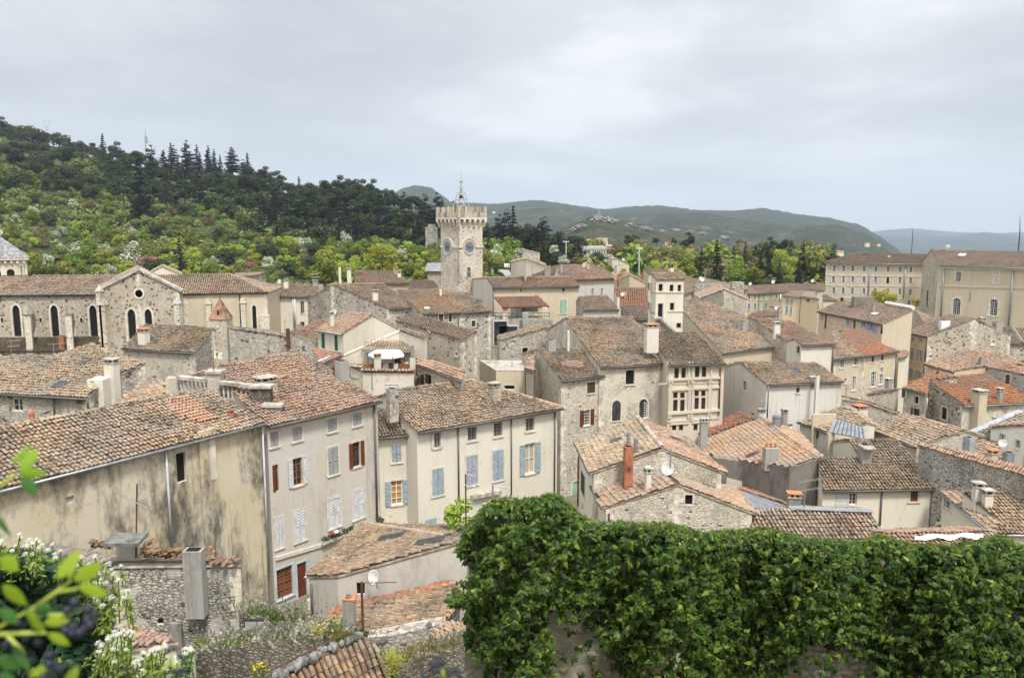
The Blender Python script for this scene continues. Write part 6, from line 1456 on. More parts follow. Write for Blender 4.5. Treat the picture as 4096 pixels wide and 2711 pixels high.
pk=at_Y(A5(1452,146),135); l=at_Y(A5(1320,220),135); r=at_Y(A5(1625,222),135); r.z=l.z; k=Vector((-3.4,8,0)); h.plane([pk,l,l+k,pk+k],eave=(1,2)); h.plane([pk,pk+k,r+k,r],eave=(2,3)); h.finish()
# cathedral pavilion at the frame edge
h=empty('bell_pavilion',at_Y(A1(60,1500),110),'white stone pavilion with stepped slate cap and stone cross at the frame edge','tower'); LOC[h.name]=h.location.copy()
Yv=110; f_=lambda x,y: at_Y(A1(x,y),Yv); e=f_(236,1420); L=e.x-f_(-120,1420).x
an_=math.radians(33); U_=Vector((math.cos(an_),math.sin(an_),0)); W_=Vector((-math.sin(an_),math.cos(an_),0)); o_=Vector((e.x,e.y,0)); L=6.2
mb=MB(); mb.box(o_,U_,W_,Z3,-L,0,0,L,-4,f_(0,1432).z); mb.build('wall',plaster_mat('ashlar_white',(.7,.64,.52),(.3,.27,.22),.3,.3,rub=0),h)
z0=f_(0,1432).z; mb=MB(); mb.box(o_,U_,W_,Z3,-L-.45,.3,-.45,L+.45,z0,z0+.3); mb.build('cornice',TRIM,h)
for i in range(8): mb=MB(); mb.box(o_,U_,W_,Z3,-.5-i*.72,-.24-i*.72,-.35,-.001,z0-.45,z0-.001); mb.build('modillion',TRIM,h)
ctr=o_-U_*(L/2)+W_*(L/2); zt_=f_(0,1292).z+.9; mb=MB(); R0=L/2+.5
for k in range(6):
    a=k/6; b=(k+1)/6; za=z0+.3+(zt_-z0-.3)*a; zb_=z0+.3+(zt_-z0-.3)*b; ra=R0*(1-a*.88); rb=R0*(1-b*.88)+.08
    mb.add([ctr+U_*(sx*ra)+W_*(sy*ra)+Z3*za for sx,sy in ((-1,-1),(1,-1),(1,1),(-1,1))]+[ctr+U_*(sx*rb)+W_*(sy*rb)+Z3*zb_ for sx,sy in ((-1,-1),(1,-1),(1,1),(-1,1))],[(i,(i+1)%4,4+(i+1)%4,4+i) for i in range(4)]+[(4,5,6,7)])
mb.build('slate_cap',flat('slate_grey',(.24,.24,.24),.85,var=.3),h)
Yq=ctr.y; ztp=21-Yq*slope_at(A1(0,1158)[1]); zc=zt_-.5; mb=MB(); mb.box(ctr,U_,W_,Z3,-.3,.3,-.25,.25,zc,ztp); zz=ztp-(ztp-zc)*.27; mb.box(ctr,U_,W_,Z3,-.62,-.301,-.2,.2,zz-.3,zz+.3); mb.box(ctr,U_,W_,Z3,.301,.62,-.2,.2,zz-.3,zz+.3); mb.build('cross',TRIM_G,h)
for u_ in (-3.6,-2.0):
    ol=[(-.45,-3),(.45,-3)]+[(.45*math.cos(math.pi*k/8),.45*math.sin(math.pi*k/8)) for k in range(9)]; zw=f_(0,1540).z; mb=MB(); mb.add([o_+U_*(u_+a)-W_*.03+Z3*(zw+b) for a,b in ol],[tuple(range(len(ol)))]); mb.build('window',DARK,h)
zw=f_(0,1510).z
for dx in (-.9,-.5,-.15): mb=MB(); pc=o_+U_*dx-W_*.25; mb.lathe((pc.x,pc.y,0),[(.17,-4),(.17,zw+.2),(.26,zw+.45)],8); mb.build('column',TRIM,h)
# =================================================================== GROUND
def gz(Y):
    pts=[(-50,19.3),(2.5,19.3),(6,14.2),(12,9.0),(20,3.2),(30,.2),(37,-1.4),(60,-2.2),(90,-4),(130,-4),(180,-3),(260,-4),(500,-9),(1000,-32),(2500,-75),(6000,-160),(30000,-820)]
    for (a,b),(c,d) in zip(pts,pts[1:]):
        if a<=Y<=c: return b+(d-b)*(Y-a)/(c-a)
    return -820
def ground_mat():
    m,nt,b=new_mat('ground_soil'); p=pos_scaled(nt,1,1,1); n=noise(nt,p,.35,6,.6); n2=noise(nt,p,6,4,.6)
    c=ramp(nt,n,[(.4,(.2,.18,.14)),(.52,(.15,.14,.08)),(.62,(.09,.11,.04))]); c=mix(nt,ramp(nt,n2,[(.35,.5),(.65,0)]),c,(.08,.075,.06)); nt.links.new(c,b.inputs['Base Color']); bump(nt,b,n2,.5,.05); return m
xs=[-8900,-3000,-1200,-600,-300,-200,-150,-110,-80,-60,-45,-35,-27,-20,-14,-8,-3,2,7,13,20,28,40,55,75,100,140,200,300,600,1200,3000,8900]
ys=[-50,-10,0,2.5,4,6,8,10,12,15,18,21,25,30,34,37,42,48,60,75,90,110,130,150,180,220,260,350,500,700,1000,1600,2500,4000,6000,9100]
V=[(x,y,gz(y)+(.15*math.sin(x*.7+y) if y<200 else 0)) for y in ys for x in xs]; nx=len(xs)
Fg=[(j*nx+i,j*nx+i+1,(j+1)*nx+i+1,(j+1)*nx+i) for j in range(len(ys)-1) for i in range(nx-1)]
g=mesh_obj('ground',V,Fg,ground_mat(),None); tag(g,kind='structure')
# street by the tall town house
def lane(name,pts,mat,z=.02):
    V=[];n=len(pts)
    for (l,r) in pts: V+=[l,r]
    o=mesh_obj(name,V,[(2*i,2*i+1,2*i+3,2*i+2) for i in range(n-1)],mat,None); tag(o,kind='structure'); return o
zs=-1.25
cob=stone_mat('street_cobble',(.2,.18,.14),(.27,.25,.2),(.15,.14,.1),(.1,.1,.05),6,.12,0,.5,(.1,.1,.04),1.0)
st=[]
for x,y in ((1095,2560),(1230,2470),(1300,2380),(1460,2110),(1600,2060)):
    a=at_z((x-160,y-40),zs); b=at_z((x+260,y+80),zs); st.append((a,b))
lane('street',st,cob)
mb=MB(); p=at_z(B7(330,975),zs+.03); mb.abox(p.x-.6,p.x+.6,p.y-.45,p.y+.45,zs+.02,zs+.06); tag(mb.build('drain_grate',IRON),'dark square drain grate set in the mossy street','grate')
p=at_z(E8(400,385),zs); mb=MB(); mb.lathe((p.x,p.y,0),[(.16,zs-.1),(.16,zs+.55),(.12,zs+.62)],10); tag(mb.build('bollard',TRIM),'short round stone bollard at the street corner','bollard')
# road on the hillside
a=[(at_Y(C4(360,505),165),at_Y(C4(520,505),165)),(at_Y(C4(440,560),150),at_Y(C4(580,575),150)),(at_Y(C4(500,640),135),at_Y(C4(680,640),135))]
lane('hillside_road',a,flat('asphalt_pale',(.3,.3,.3),.9))

# =================================================================== FOREGROUND HOUSES
h = House('corner_cottage', 'grey rendered cottage with patchy clay roof, dark skylights and hip ridge below the ivy', 'house', PL_GREY, OLDCLAY, -2, .18, pw=.22, seg=5, sag=.05, gm=ZINC)
P=h.slope([B7(500,657),B7(1008,186),B7(1745,300),B7(1960,318),B7(778,650)],Y=38.5,pitch=15,gut=True)
h.polys[0]['P']=[P[0],P[1],P[2],P[3],P[4]]
q=h.plane([P[2],P[1],at_z(B7(1960,212),P[1].z+.1)],eave=(1,2)); h.plane([P[2],q[2],P[3]],eave=(0,1)) if False else None; h.make()
h.win(B7,992,765,72,110,'dark',sur=0,sill=False); h.dish(B7,1105,665,.75,Y=36.5,m=OFFW); h.skylight(B7,1265,318,.75,1.5,flat('skylight_dark',(.05,.05,.05),.4)); h.skylight(B7,1610,358,.75,1.6,flat('skylight_dark',(.05,.05,.05),.4))
h.ridge(P[1]+Z3*.05,P[2]+Z3*.05,ROSEM,.13); h.pipe(B7,(560,720),(565,1060),.06,ZINCD)
h.band(B7,(800,660),(1930,345),.1,.05,MORTAR,'verge_mortar'); h.finish()
h = House('low_clay_house', 'low house under wide sunworn clay roof with bright orange flashing strip', 'house', ST_RUIN, OLDCLAY, -2, .1, gut=False, pw=.22, seg=5, sag=.05)
a=at_Y(B7(650,1062),35.5); b=at_Y(B7(1095,1172),33.2); c=at_Y(B7(1752,1040),33.6); d=at_Y(B7(1890,868),35.4); e=at_Y(B7(1860,692),37.6); f0=at_Y(B7(800,935),37.5)
n=((c-a).cross(e-a)).normalized(); pr=lambda p:on_plane(p,a,n)
P=h.plane([a,c,e,B7(800,935)],eave=(0,3)); P=[a,pr(B7(1095,1172)),c,pr(B7(1890,868)),e,pr(B7(800,935))]; h.polys[0]['P']=P; h.polys[0]['eave']=(5,0); h.make()
V_=h.polys[0]; tv,tf=tile_geo([pr(B7(690,1030)),pr(B7(800,990)),pr(B7(1840,735)),pr(B7(1840,690)),pr(B7(800,935))],V_['U'],V_['V'],V_['N'],a,.22,.32,5,.02,.5,9); mesh_obj('flashing_tiles',tv+np.array(V_['N'])*.06,tf,tile_mat('tile_flash_red',[(.4,.12,.05),(.45,.16,.07),(.36,.11,.05)],.15,(.2,.06,.03),.05),h.root)
mb=MB(); mb.tube([P[1]+Z3*.03,P[2]+Z3*.03],.13,6); mb.build('coping',TRIM_G,h.root); h.ridge(P[2]+Z3*.05,P[3]+Z3*.05,MIXO,.14)
h.chim(B7,885,1140,890,112,'plain',PL_CONC,Y=34,label='crumbling plastered chimney with tile cap',drop=1); h.chim(B7,885,900,860,90,'tile',PALE,Y=34.1,name='chimney_cap',drop=.05); h.chim(B7,882,870,815,22,'cyl',IRONG,Y=34.2,name='flue_pipe'); 
mb=MB(); a_=at_Y(B7(1012,1140),33.5); b_=at_Y(B7(1000,705),33.5); mb.tube([a_-Z3*.5,b_],.06,8); c_=b_; mb.tube([c_-Z3*.05+RT*-.1,c_-Z3*.02+RT*1.6],.02,5); mb.build('mast_pole',RUST,h.root)
h.finish()
h = House('ruin_house', 'ruined low roof of big mossy curved tiles with stone edged verge at the bottom', 'house', ST_RUIN, OLDCLAY, -2, .1, gut=False, pw=.24, seg=6, sag=.07)
Rl=at_z((1085,2712),6.25); Rr=at_z((1445,2533),6.25); P=h.plane([Rl,Rr,(1540,2625,5.3),(1575,2790),(1120,2800)],eave=(3,4)); h.make()
q=h.polys[0]
for i in range(15):
    c=Rl.lerp(Rr,(i+.5)/15)+Vector((rnd.uniform(-.1,.1),rnd.uniform(-.15,.1),rnd.uniform(0,.1))); r_=rnd.uniform(.1,.2)
    bm=bmesh.new(); bmesh.ops.create_icosphere(bm,subdivisions=2,radius=r_)
    for v in bm.verts: v.co*=1+.35*math.sin(v.co.x*23+i)*math.cos(v.co.y*19+i*2); v.co+=c
    mesh_obj('verge_stone',[v.co.copy() for v in bm.verts],[[x.index for x in f_.verts] for f_ in bm.faces],flat('lichen_stone',(.2,.2,.19),.95,var=.4),h.root); bm.free()
mb=MB(); mb.tube([Rl+Z3*.3,Rl.lerp(Rr,.8)+Z3*.32],.025,6); mb.build('iron_rail',RUST,h.root); h.finish()
def ruin(name,label,top,Y0,depth=1.0,mat=ST_RUIN,cat='wall',bumpy=.12):
    """thick broken-topped wall along a pixel line, irregular crest"""
    root=mb=MB(); pts=[]
    for (x0,y0,Ya),(x1,y1,Yb) in zip(top,top[1:]):
        n=max(2,int(abs(x1-x0)/18))
        for i in range(n): t=i/n; pts.append(at_Y((x0+(x1-x0)*t,y0+(y1-y0)*t),Ya+(Yb-Ya)*t))
    pts.append(at_Y(top[-1][:2],top[-1][2])); vs=[]
    for i,p in enumerate(pts):
        j=rnd.uniform(-1,1)*bumpy; z=p.z+j; dz=rnd.uniform(-.1,.1)
        vs+=[(p.x,p.y,-2),(p.x,p.y,z-.06),(p.x,p.y+.12,z),(p.x,p.y+depth,z+dz),(p.x,p.y+depth,-2)]
    fs=[]
    for i in range(len(pts)-1):
        for k in range(4): fs.append((i*5+k,(i+1)*5+k,(i+1)*5+k+1,i*5+k+1))
    fs+=[(0,1,2,3,4),tuple((len(pts)-1)*5+k for k in (4,3,2,1,0))]
    mb.add(vs,fs); o=mb.build(name,mat); tag(o,label,cat); return o,pts
GRASSM=flat('grass_green',(.1,.15,.03),.9,var=.3); GRASSY=flat('grass_dry',(.2,.17,.06),.9,var=.3)
def tufts(name,label,pts,n,h0,mat,kind='stuff',w=.03,spread=.5,cat=None):
    r=np.random.default_rng(len(pts)+n); vs=[]; fs=[]
    for i in range(n):
        p=pts[r.integers(len(pts))]; q=Vector((p[0]+r.normal()*spread*.4,p[1]+abs(r.normal())*spread*.5,p[2]-.05)); a=r.random()*6.28; hh=h0*(.5+r.random()); l=r.normal()*.4*hh; u=Vector((math.cos(a),math.sin(a),0))
        k=len(vs); vs+=[q-u*w,q+u*w,q+u*w*.6+Vector((l*.4,l*.2,hh*.6)),q-u*w*.6+Vector((l*.4,l*.2,hh*.6)),q+Vector((l,l*.3,hh))]; fs+=[(k,k+1,k+2,k+3),(k+3,k+2,k+4)]
    o=mesh_obj(name,vs,fs,mat,None); tag(o,label,cat,kind=kind); return o
o1,p1_=ruin('ruin_wall','overgrown ruined wall top with old iron framed window below the street',[(955,2440,31),(1060,2470,31),(1180,2500,31),(1290,2545,30),(1400,2570,30)],31,1.2)
tufts('grass','',p1_[2:26],700,.22,GRASSM); tufts('dry_grass','',p1_[14:],500,.28,GRASSY); tufts('grass','',p1_,900,.16,GRASSM,spread=1.4)
mb=MB(); p=at_Y(B7(75,1170),30.9); mb.abox(p.x-.55,p.x+.55,30.8,30.92,p.z-.65,p.z+.65); mb.build('window_frame',IRON,None); wf=bpy.data.objects['window_frame']; wf['label']='old iron framed window in the ruined wall'; wf['category']='window'
mb=MB(); mb.abox(p.x-.5,p.x-.02,30.78,30.79,p.z-.6,p.z-.02); mb.abox(p.x+.02,p.x+.5,30.78,30.79,p.z-.6,p.z-.02); mb.abox(p.x-.5,p.x-.02,30.78,30.79,p.z+.02,p.z+.6); mb.abox(p.x+.02,p.x+.5,30.78,30.79,p.z+.02,p.z+.6); o=mb.build('pane',flat('dusty_pane',(.4,.41,.38),.3)); o.parent=wf
o2,p2_=ruin('rubble_wall','broken rubble wall with lichen at the very bottom',[(780,2615,27),(880,2592,27),(990,2575,26.5),(1130,2568,26.5),(1230,2545,26.5),(1290,2560,26.3)],27,1.5,bumpy=.16)
o3,p3_=ruin('garden_ruin','crumbled wall corner overgrown with weeds beside the ivy',[(1560,2668,27),(1640,2640,27),(1700,2604,27.5),(1790,2598,27.5),(1905,2560,27.5),(1960,2520,27.5)],27,1.2,ST_RUIN)
o4,p4_=ruin('stone_end_wall','low rubble wall below the wide clay roof',[(1470,2545,32),(1600,2530,32.5),(1780,2485,33)],32,.6,ST_DARK,bumpy=.03)
tufts('grass','',p2_,700,.14,GRASSM,spread=1.2); tufts('dry_grass','',p3_,700,.2,GRASSY,spread=1.0)
h = House('lower_tile_strip', 'narrow strip of sunny clay tiles above the weedy wall corner', 'shed', ST_RUIN, MIXO, -2, .05, gut=False, pw=.22, seg=5)
P=h.plane([at_Y(B7(1560,1320),29),at_Y(B7(1980,1190),30),at_Y(B7(1930,1060),31.5),B7(1720,1085)],eave=(0,3)); h.finish()
h = House('tile_shed', 'small shed roof of rose tiles beside white blossom', 'shed', PL_LIGHT, PINK, -2, .08, gut=False, pw=.22, seg=5)
P=h.slope([B6(1100,1340),B6(1580,1240),B6(1480,1205),B6(1220,1130)],Y=24.5,pitch=17) if False else h.plane([at_Y(B6(1080,1320),24),at_Y(B6(1600,1235),25),at_Y(B6(1200,1120),26.5),B6(1130,1130)],eave=(0,1)); h.finish()
# old stone house with heaps of tiles
h = House('old_stone_house', 'old rubble stone house with collapsing roof and heaps of stacked tiles', 'house', stone_mat('stone_rubble_rendered',(.42,.39,.34),(.6,.57,.5),(.25,.22,.19),(.05,.045,.036),4.8,.16,.06,.62,(.07,.065,.055),1.8,plaster=(.5,.48,.43),pamt=.1), flat('bitumen_sheet',(.13,.115,.1),.95,var=.3), -2, .05, gut=False, verge=.02)
Y0=31.5; a=at_Y(B6(1000,560),Y0); b=at_Y(B6(2160,545),Y0+.4); a2=at_Y(B6(480,430),Y0-1.2)
zt_=b.z; P=h.plane([a,b,at_Y(B6(1740,420),36.5),B6(1040,320)],tiles=False); h.make()
k=at_Y(B6(100,300),36); h.plane([P[0],P[3],at_Y(B6(150,290),36.4),at_Y(B6(250,560),Y0-1.5)],eave=(0,1),tiles=False) if False else None
h.chim(B6,1745,1000,440,172,'plain',PL_CONC,Y=31.2,label='tall square concrete flue standing against the rubble wall',drop=.2); h.chim(B6,1135,510,345,230,'plain',PL_LIGHT,Y=32,label='broad chimney with tilted slab lid',drop=.5)
mb=MB(); c=at_Y(B6(1130,340),32.3); mb.box(c,RT,Vector((0,1,.1)),Vector((-.12,0,1)),-.75,.75,-.5,.5,0,.14); mb.build('slab_lid',flat('slab_grey',(.16,.16,.15),.95,var=.3),h.root)
h.win(B6,1435,1060,62,60,'dark',sur=0,arch=1,sill=False)
mb=MB(); p=at_Y(B6(1580,1190),31.3); mb.abox(p.x-.26,p.x+.26,31.2,31.4,p.z-.8,p.z+.6); mb.build('wooden_hatch',WOODG,h.root)
h.finish()
# roof of hollow tiles in front of it, and stacks
h = House('side_lean_roof', 'sloping grey tile roof half hidden behind white blossom', 'house', ST_NEAR, GREYT, -2, .05, gut=False, pw=.23, seg=5)
h.plane([at_Y(B6(720,620),29.5),at_Y(B6(1010,505),31.4),at_Y(B6(430,370),33),B6(330,430)],eave=(0,1)); h.finish()
def tile_heap(label,x0,x1,y,Y,rows,rowh,seed,m):
    r=random.Random(seed); vs=[]; fs=[]
    a=at_Y(B6(x0,y),Y); b=at_Y(B6(x1,y),Y); L=b.x-a.x; n=int(L/.2)
    for rr in range(rows):
        for i in range(n):
            if r.random()<.12*rr: continue
            c=Vector((a.x+(i+.5)*L/n+r.uniform(-.05,.05),a.y+r.uniform(-.25,.25),a.z+rr*rowh+r.uniform(-.02,.02))); yaw=r.gauss(0,.35); d=Vector((math.sin(yaw),math.cos(yaw),r.uniform(-.15,.15))); s_=Vector((math.cos(yaw),-math.sin(yaw),0)); flip=1 if r.random()<.6 else -1; k=len(vs)
            for e in (-.22,.22):
                for j in range(6):
                    an=math.pi*j/5; vs.append(c+d*e+s_*(.095*math.cos(an))+Z3*(flip*.07*math.sin(an)))
            for j in range(5): fs.append((k+j,k+j+1,k+6+j+1,k+6+j))
    o=mesh_obj('tile_stack',vs,fs,m,None); tag(o,label,'roof tiles'); return o
OLDT=tile_mat('tile_old_ochre',[(.32,.18,.07),(.4,.2,.1),(.26,.15,.07),(.44,.25,.13),(.2,.13,.07),(.36,.15,.07)],.5,lichen=.3)
tile_heap('long heap of old ochre tiles piled beside the tall square flue',1270,1880,470,32.6,4,.09,1,OLDT); tile_heap('row of tumbled tiles along the eaves right of the tall square flue',1840,2140,515,31.9,2,.08,4,OLDT); tile_heap('fan of orange ridge tiles left of the slab lidded chimney',800,1010,520,31.6,2,.1,5,MIXO); tile_heap('mossy tile heap between slab lidded chimney and stained wall',810,1010,395,34.2,4,.09,2,OLDT); tile_heap('short tile stack just right of the slab lidded chimney',1260,1380,395,33.6,3,.09,3,OLDT)
# antenna pole in front of stained wall
def pole_aerial(label,bx,by,tx,ty,Y,m,arms):
    e=empty('tv_aerial',at_Y((bx,by),Y),label,'aerial'); LOC[e.name]=e.location.copy(); a=at_Y((bx,by),Y); b=at_Y((tx,ty),Y); mb=MB(); mb.tube([a-Z3*1,b],.035,8); mb.build('pole',m,e)
    for (x0,y0,x1,y1,nn) in arms:
        mb=MB(); p=at_Y((x0,y0),Y-.05); q=at_Y((x1,y1),Y-.05); mb.tube([p,q],.016,5); d=(q-p).normalized(); w_=d.cross(Z3).normalized()
        for i in range(nn): c=p.lerp(q,(i+.5)/nn); mb.tube([c-w_*.2-Z3*.05,c+w_*.2+Z3*.05],.011,4)
        mb.build('antenna_arm',IRONG,e)
pole_aerial('rusty leaning aerial pole in front of the stained wall',*B1(1205,1440),*B1(1228,970),33,RUST,[(*B1(1095,1080),*B1(1320,1190),12),(*B1(1232,968),*B1(1290,1028),5)])
pole_aerial('tall dark aerial mast rising beside the ivy corner',*E1(868,1560),*E1(858,215),34,RUST,[(*E1(880,225),*E1(1110,265),7),(*E1(800,465),*E1(1165,545),5),(*E1(660,915),*E1(1200,1020),4),(*E1(900,820),*E1(1215,1010),3)])
pole_aerial('grey aerial mast with blue ended arm above the ivy',*E1(1510,1080),*E1(1515,440),34,IRONG,[(*E1(1480,480),*E1(1945,560),8),(*E1(1580,490),*E1(1940,610),3)])
# street sign plate and lamp
sg=empty('street_sign',at_Y(E1(1395,940),36),'small white name plate with dark lettering and arrow near the ivy','sign'); LOC[sg.name]=sg.location.copy()
a=at_Y(E1(1280,925),36); b=at_Y(E1(1500,880),36); zb=at_Y(E1(1500,1000),36).z; d=b-a; mb=MB(); mb.add([a,b,Vector((b.x,b.y,zb)),Vector((a.x,a.y,a.z-(b.z-zb))),a+Vector((0,.05,0)),b+Vector((0,.05,0)),Vector((b.x,b.y+.05,zb)),Vector((a.x,a.y+.05,a.z-(b.z-zb)))],[(3,2,1,0),(4,5,6,7),(0,1,5,4),(2,3,7,6),(0,4,7,3),(1,2,6,5)]); mb.build('plate',WHITE,sg)
cu=bpy.data.curves.new('lettering','FONT'); cu.body='vendlers'; cu.size=.36; cu.extrude=.004; to=bpy.data.objects.new('lettering',cu); COL.objects.link(to); bpy.context.view_layer.update(); me=bpy.data.meshes.new_from_object(to.evaluated_get(bpy.context.evaluated_depsgraph_get())); bpy.data.objects.remove(to); me.materials.clear(); me.materials.append(flat('sign_ink',(.2,.22,.3),.7)); to=bpy.data.objects.new('lettering',me); COL.objects.link(to); to.parent=sg; to.location=Vector((a.x+.12,a.y-.03,a.z-.52))-sg.location; to.rotation_euler=(math.pi/2,-math.atan2(b.z-a.z,b.x-a.x),0)
mb=MB(); p=at_Y(E1(1300,1000),35.9); q=at_Y(E1(1430,980),35.9); mb.tube([p,q],.05,5); mb.build('arrow',flat('sign_purple',(.1,.06,.15),.7),sg)
mb=MB(); p=at_Y(E1(1250,1105),33.5); q=at_Y(E1(1480,1000),33.5); mb.add([p,Vector((q.x-.05,p.y,p.z)),Vector((q.x,q.y+1.0,q.z)),Vector((p.x+.35,p.y+1.0,q.z)),p-Z3*.08,Vector((q.x-.05,p.y,p.z-.08)),Vector((q.x,q.y+1.0,q.z-.08)),Vector((p.x+.35,p.y+1.0,q.z-.08))],[(0,1,2,3),(7,6,5,4),(0,4,5,1),(1,5,6,2),(2,6,7,3),(3,7,4,0)]); mb.tube([p+Vector((.8,.5,0)),p+Vector((.8,.5,-4))],.12,8); tag(mb.build('slab_chimney',flat('slab_cream',(.6,.5,.37),.9)),'pale square slab cap of a small chimney beside the ivy top','chimney')
# street lantern on the corner pipe
ln=empty('wall_lantern',at_Y(B2(1385,1180),49.3),'black wrought iron wall lantern on a bracket at the house corner','lamp'); LOC[ln.name]=ln.location.copy(); c=at_Y(B2(1390,1160),49.3)
mb=MB(); w0=at_Y(B2(1345,1140),49.6); mb.tube([w0,Vector((c.x,c.y,w0.z)),c],.025,5); mb.tube([w0-Z3*.3,Vector((c.x-.2,c.y,w0.z))],.02,5); mb.build('bracket',IRON,ln); mb=MB(); mb.lathe(c,[(.03,.02),(.3,-.18),(.22,-.2),(.15,-.55),(.06,-.6)],8); mb.build('lantern',IRON,ln)
# window box with flowers on the ledge
fb=empty('flower_ledge',at_Y(B2(960,1320),45),'ledge planted with greenery and a row of red white and blue flowers','planter'); LOC[fb.name]=fb.location.copy()
hb=bpy.data.objects.get('town_house')
def ledge_pt(x,y):
    t=[hh for hh in HOUSES if hh.name=='town_house'][0].hit(B2(x,y)); return CAM+ray(B2(x,y))*t[0]
lp=[ledge_pt(850+ i*30,1365-i*11.5) for i in range(11)]; nn=(lp[-1]-lp[0]).normalized(); nn=Vector((nn.y,-nn.x,0))
mb=MB(); mb.box(lp[0]-Z3*.12,(lp[-1]-lp[0]).normalized(),nn,Z3,0,(lp[-1]-lp[0]).length,0,.3,-.15,0); mb.build('ledge',TRIM,fb)
r=np.random.default_rng(3); vs=[]; fs=[]
for i in range(500):
    p=lp[0].lerp(lp[-1],r.random())+nn*(.05+.3*r.random())+Z3*(r.random()*.4-.18); u=Vector(r.normal(size=3)).normalized()*.06; v=Vector(r.normal(size=3)).normalized()*.06; k=len(vs); vs+=[p-u,p-v,p+u,p+v]; fs.append((k,k+1,k+2,k+3))
mesh_obj('greenery',vs,fs,flat('leaf_box',(.06,.08,.03),.8,var=.3),fb)
for (x,y,c) in ((950,1297,(.5,.03,.05)),(968,1290,(.7,.66,.6)),(985,1285,(.75,.72,.5)),(1002,1286,(.1,.15,.5)),(1020,1290,(.6,.45,.05))):
    p=ledge_pt(x,y)+nn*.2; mb=MB(); mb.lathe(p,[(.02,-.12),(.12,-.05),(.13,.03),(.07,.12),(.01,.14)],8); mb.build('flower',flat('petal_%d'%x,c,.8,var=.05),fb)
# =================================================================== VEGETATION
def leaf_mat(name, c0, c1, c2, trans=0.25, rough=0.6, objvar=0.25):
    m,nt,b=new_mat(name); g=N(nt,'ShaderNodeNewGeometry'); oi=N(nt,'ShaderNodeObjectInfo')
    c=ramp(nt,g.outputs['Random Per Island'],[(0,c0),(.5,c1),(1,c2)])
    h=N(nt,'ShaderNodeHueSaturation'); nt.links.new(c,h.inputs['Color'])
    mm=N(nt,'ShaderNodeMapRange'); nt.links.new(oi.outputs['Random'],mm.inputs[0]); mm.inputs[3].default_value=1-objvar; mm.inputs[4].default_value=1+objvar; nt.links.new(mm.outputs[0],h.inputs['Value'])
    m2=N(nt,'ShaderNodeMapRange'); nt.links.new(oi.outputs['Random'],m2.inputs[0]); m2.inputs[3].default_value=.47; m2.inputs[4].default_value=.53; nt.links.new(m2.outputs[0],h.inputs['Hue'])
    nt.links.new(h.outputs['Color'],b.inputs['Base Color']); b.inputs['Roughness'].default_value=rough; b.inputs['Specular IOR Level'].default_value=.2
    if trans:
        t=N(nt,'ShaderNodeBsdfTranslucent'); nt.links.new(h.outputs['Color'],t.inputs['Color']); mx=N(nt,'ShaderNodeMixShader'); mx.inputs[0].default_value=trans
        nt.links.new(b.outputs[0],mx.inputs[1]); nt.links.new(t.outputs[0],mx.inputs[2]); nt.links.new(mx.outputs[0],nt.nodes['Material Output'].inputs['Surface'])
    return m
L_OAK=leaf_mat('leaves_holm_oak',(.028,.04,.012),(.06,.078,.023),(.105,.122,.04)); L_PINE=leaf_mat('needles_pine',(0.02,0.034,0.013),(0.036,0.057,0.019),(0.058,0.084,0.027)); L_CEDAR=leaf_mat('needles_cedar',(.008,.014,.01),(.014,.024,.016),(.024,.036,.023))
L_SPRING=leaf_mat('leaves_spring',(0.253,0.308,0.036),(0.341,0.407,0.054),(0.429,0.484,0.09),.35); L_OLIVE=leaf_mat('leaves_olive',(0.121,0.155,0.041),(0.194,0.233,0.061),(0.259,0.294,0.081)); L_GREEN=leaf_mat('leaves_fresh',(0.112,0.157,0.023),(0.179,0.235,0.036),(0.258,0.314,0.054),.35)
L_YEL=leaf_mat('leaves_yellow_green',(0.275,0.3,0.031),(0.4,0.413,0.05),(0.475,0.475,0.088),.35); L_BARE=leaf_mat('buds_brown',(0.15,0.138,0.044),(0.225,0.206,0.069),(0.288,0.25,0.088),.3); L_WHITE=leaf_mat('petals_white',(.5,.53,.4),(.62,.64,.52),(.72,.72,.62),.2); L_PURP=leaf_mat('petals_magenta',(.28,.05,.18),(.38,.08,.26),(.45,.14,.32),.2)
BARK=flat('bark_grey',(.13,.11,.09),.95,var=.3)
def leaf_quads(C,Nr,size,rng,el=1.0):
    n=len(C); t=rng.normal(size=(n,3)); t-=Nr*(t*Nr).sum(1)[:,None]; t/=np.linalg.norm(t,axis=1)[:,None]+1e-9; b=np.cross(Nr,t)
    s=(size*(.6+.8*rng.random(n)))[:,None]
    V=np.stack([C-t*s*el,C-b*s*.55,C+t*s*el,C+b*s*.55],1).reshape(-1,3); Fq=np.arange(n*4).reshape(-1,4); return V,Fq
def lobes_crown(rng,lobes,n,size,shell=.75):
    """lobes: list of (cx,cy,cz,rx,ry,rz)"""
    w=np.array([l[3]*l[4]+l[3]*l[5] for l in lobes]); w/=w.sum(); idx=rng.choice(len(lobes),n,p=w); L=np.array(lobes)[idx]
    d=rng.normal(size=(n,3)); d/=np.linalg.norm(d,axis=1)[:,None]; r=shell+(1-shell)*rng.random(n); r*=np.where(rng.random(n)<.2,.6+.5*rng.random(n),1)
    C=L[:,:3]+d*L[:,3:]*r[:,None]; nr=d+rng.normal(size=(n,3))*.6+np.array([0,0,.35]); nr/=np.linalg.norm(nr,axis=1)[:,None]
    return leaf_quads(C,nr,size,rng)
def proto_mesh(name,V,Fq,mats,mi=None):
    me=bpy.data.meshes.new(name); me.from_pydata(V.tolist(),[],Fq.tolist() if isinstance(Fq,np.ndarray) else Fq)
    for m in mats: me.materials.append(m)
    if mi is not None: me.polygons.foreach_set('material_index',np.asarray(mi,dtype=np.int32))
    me.update(); return me
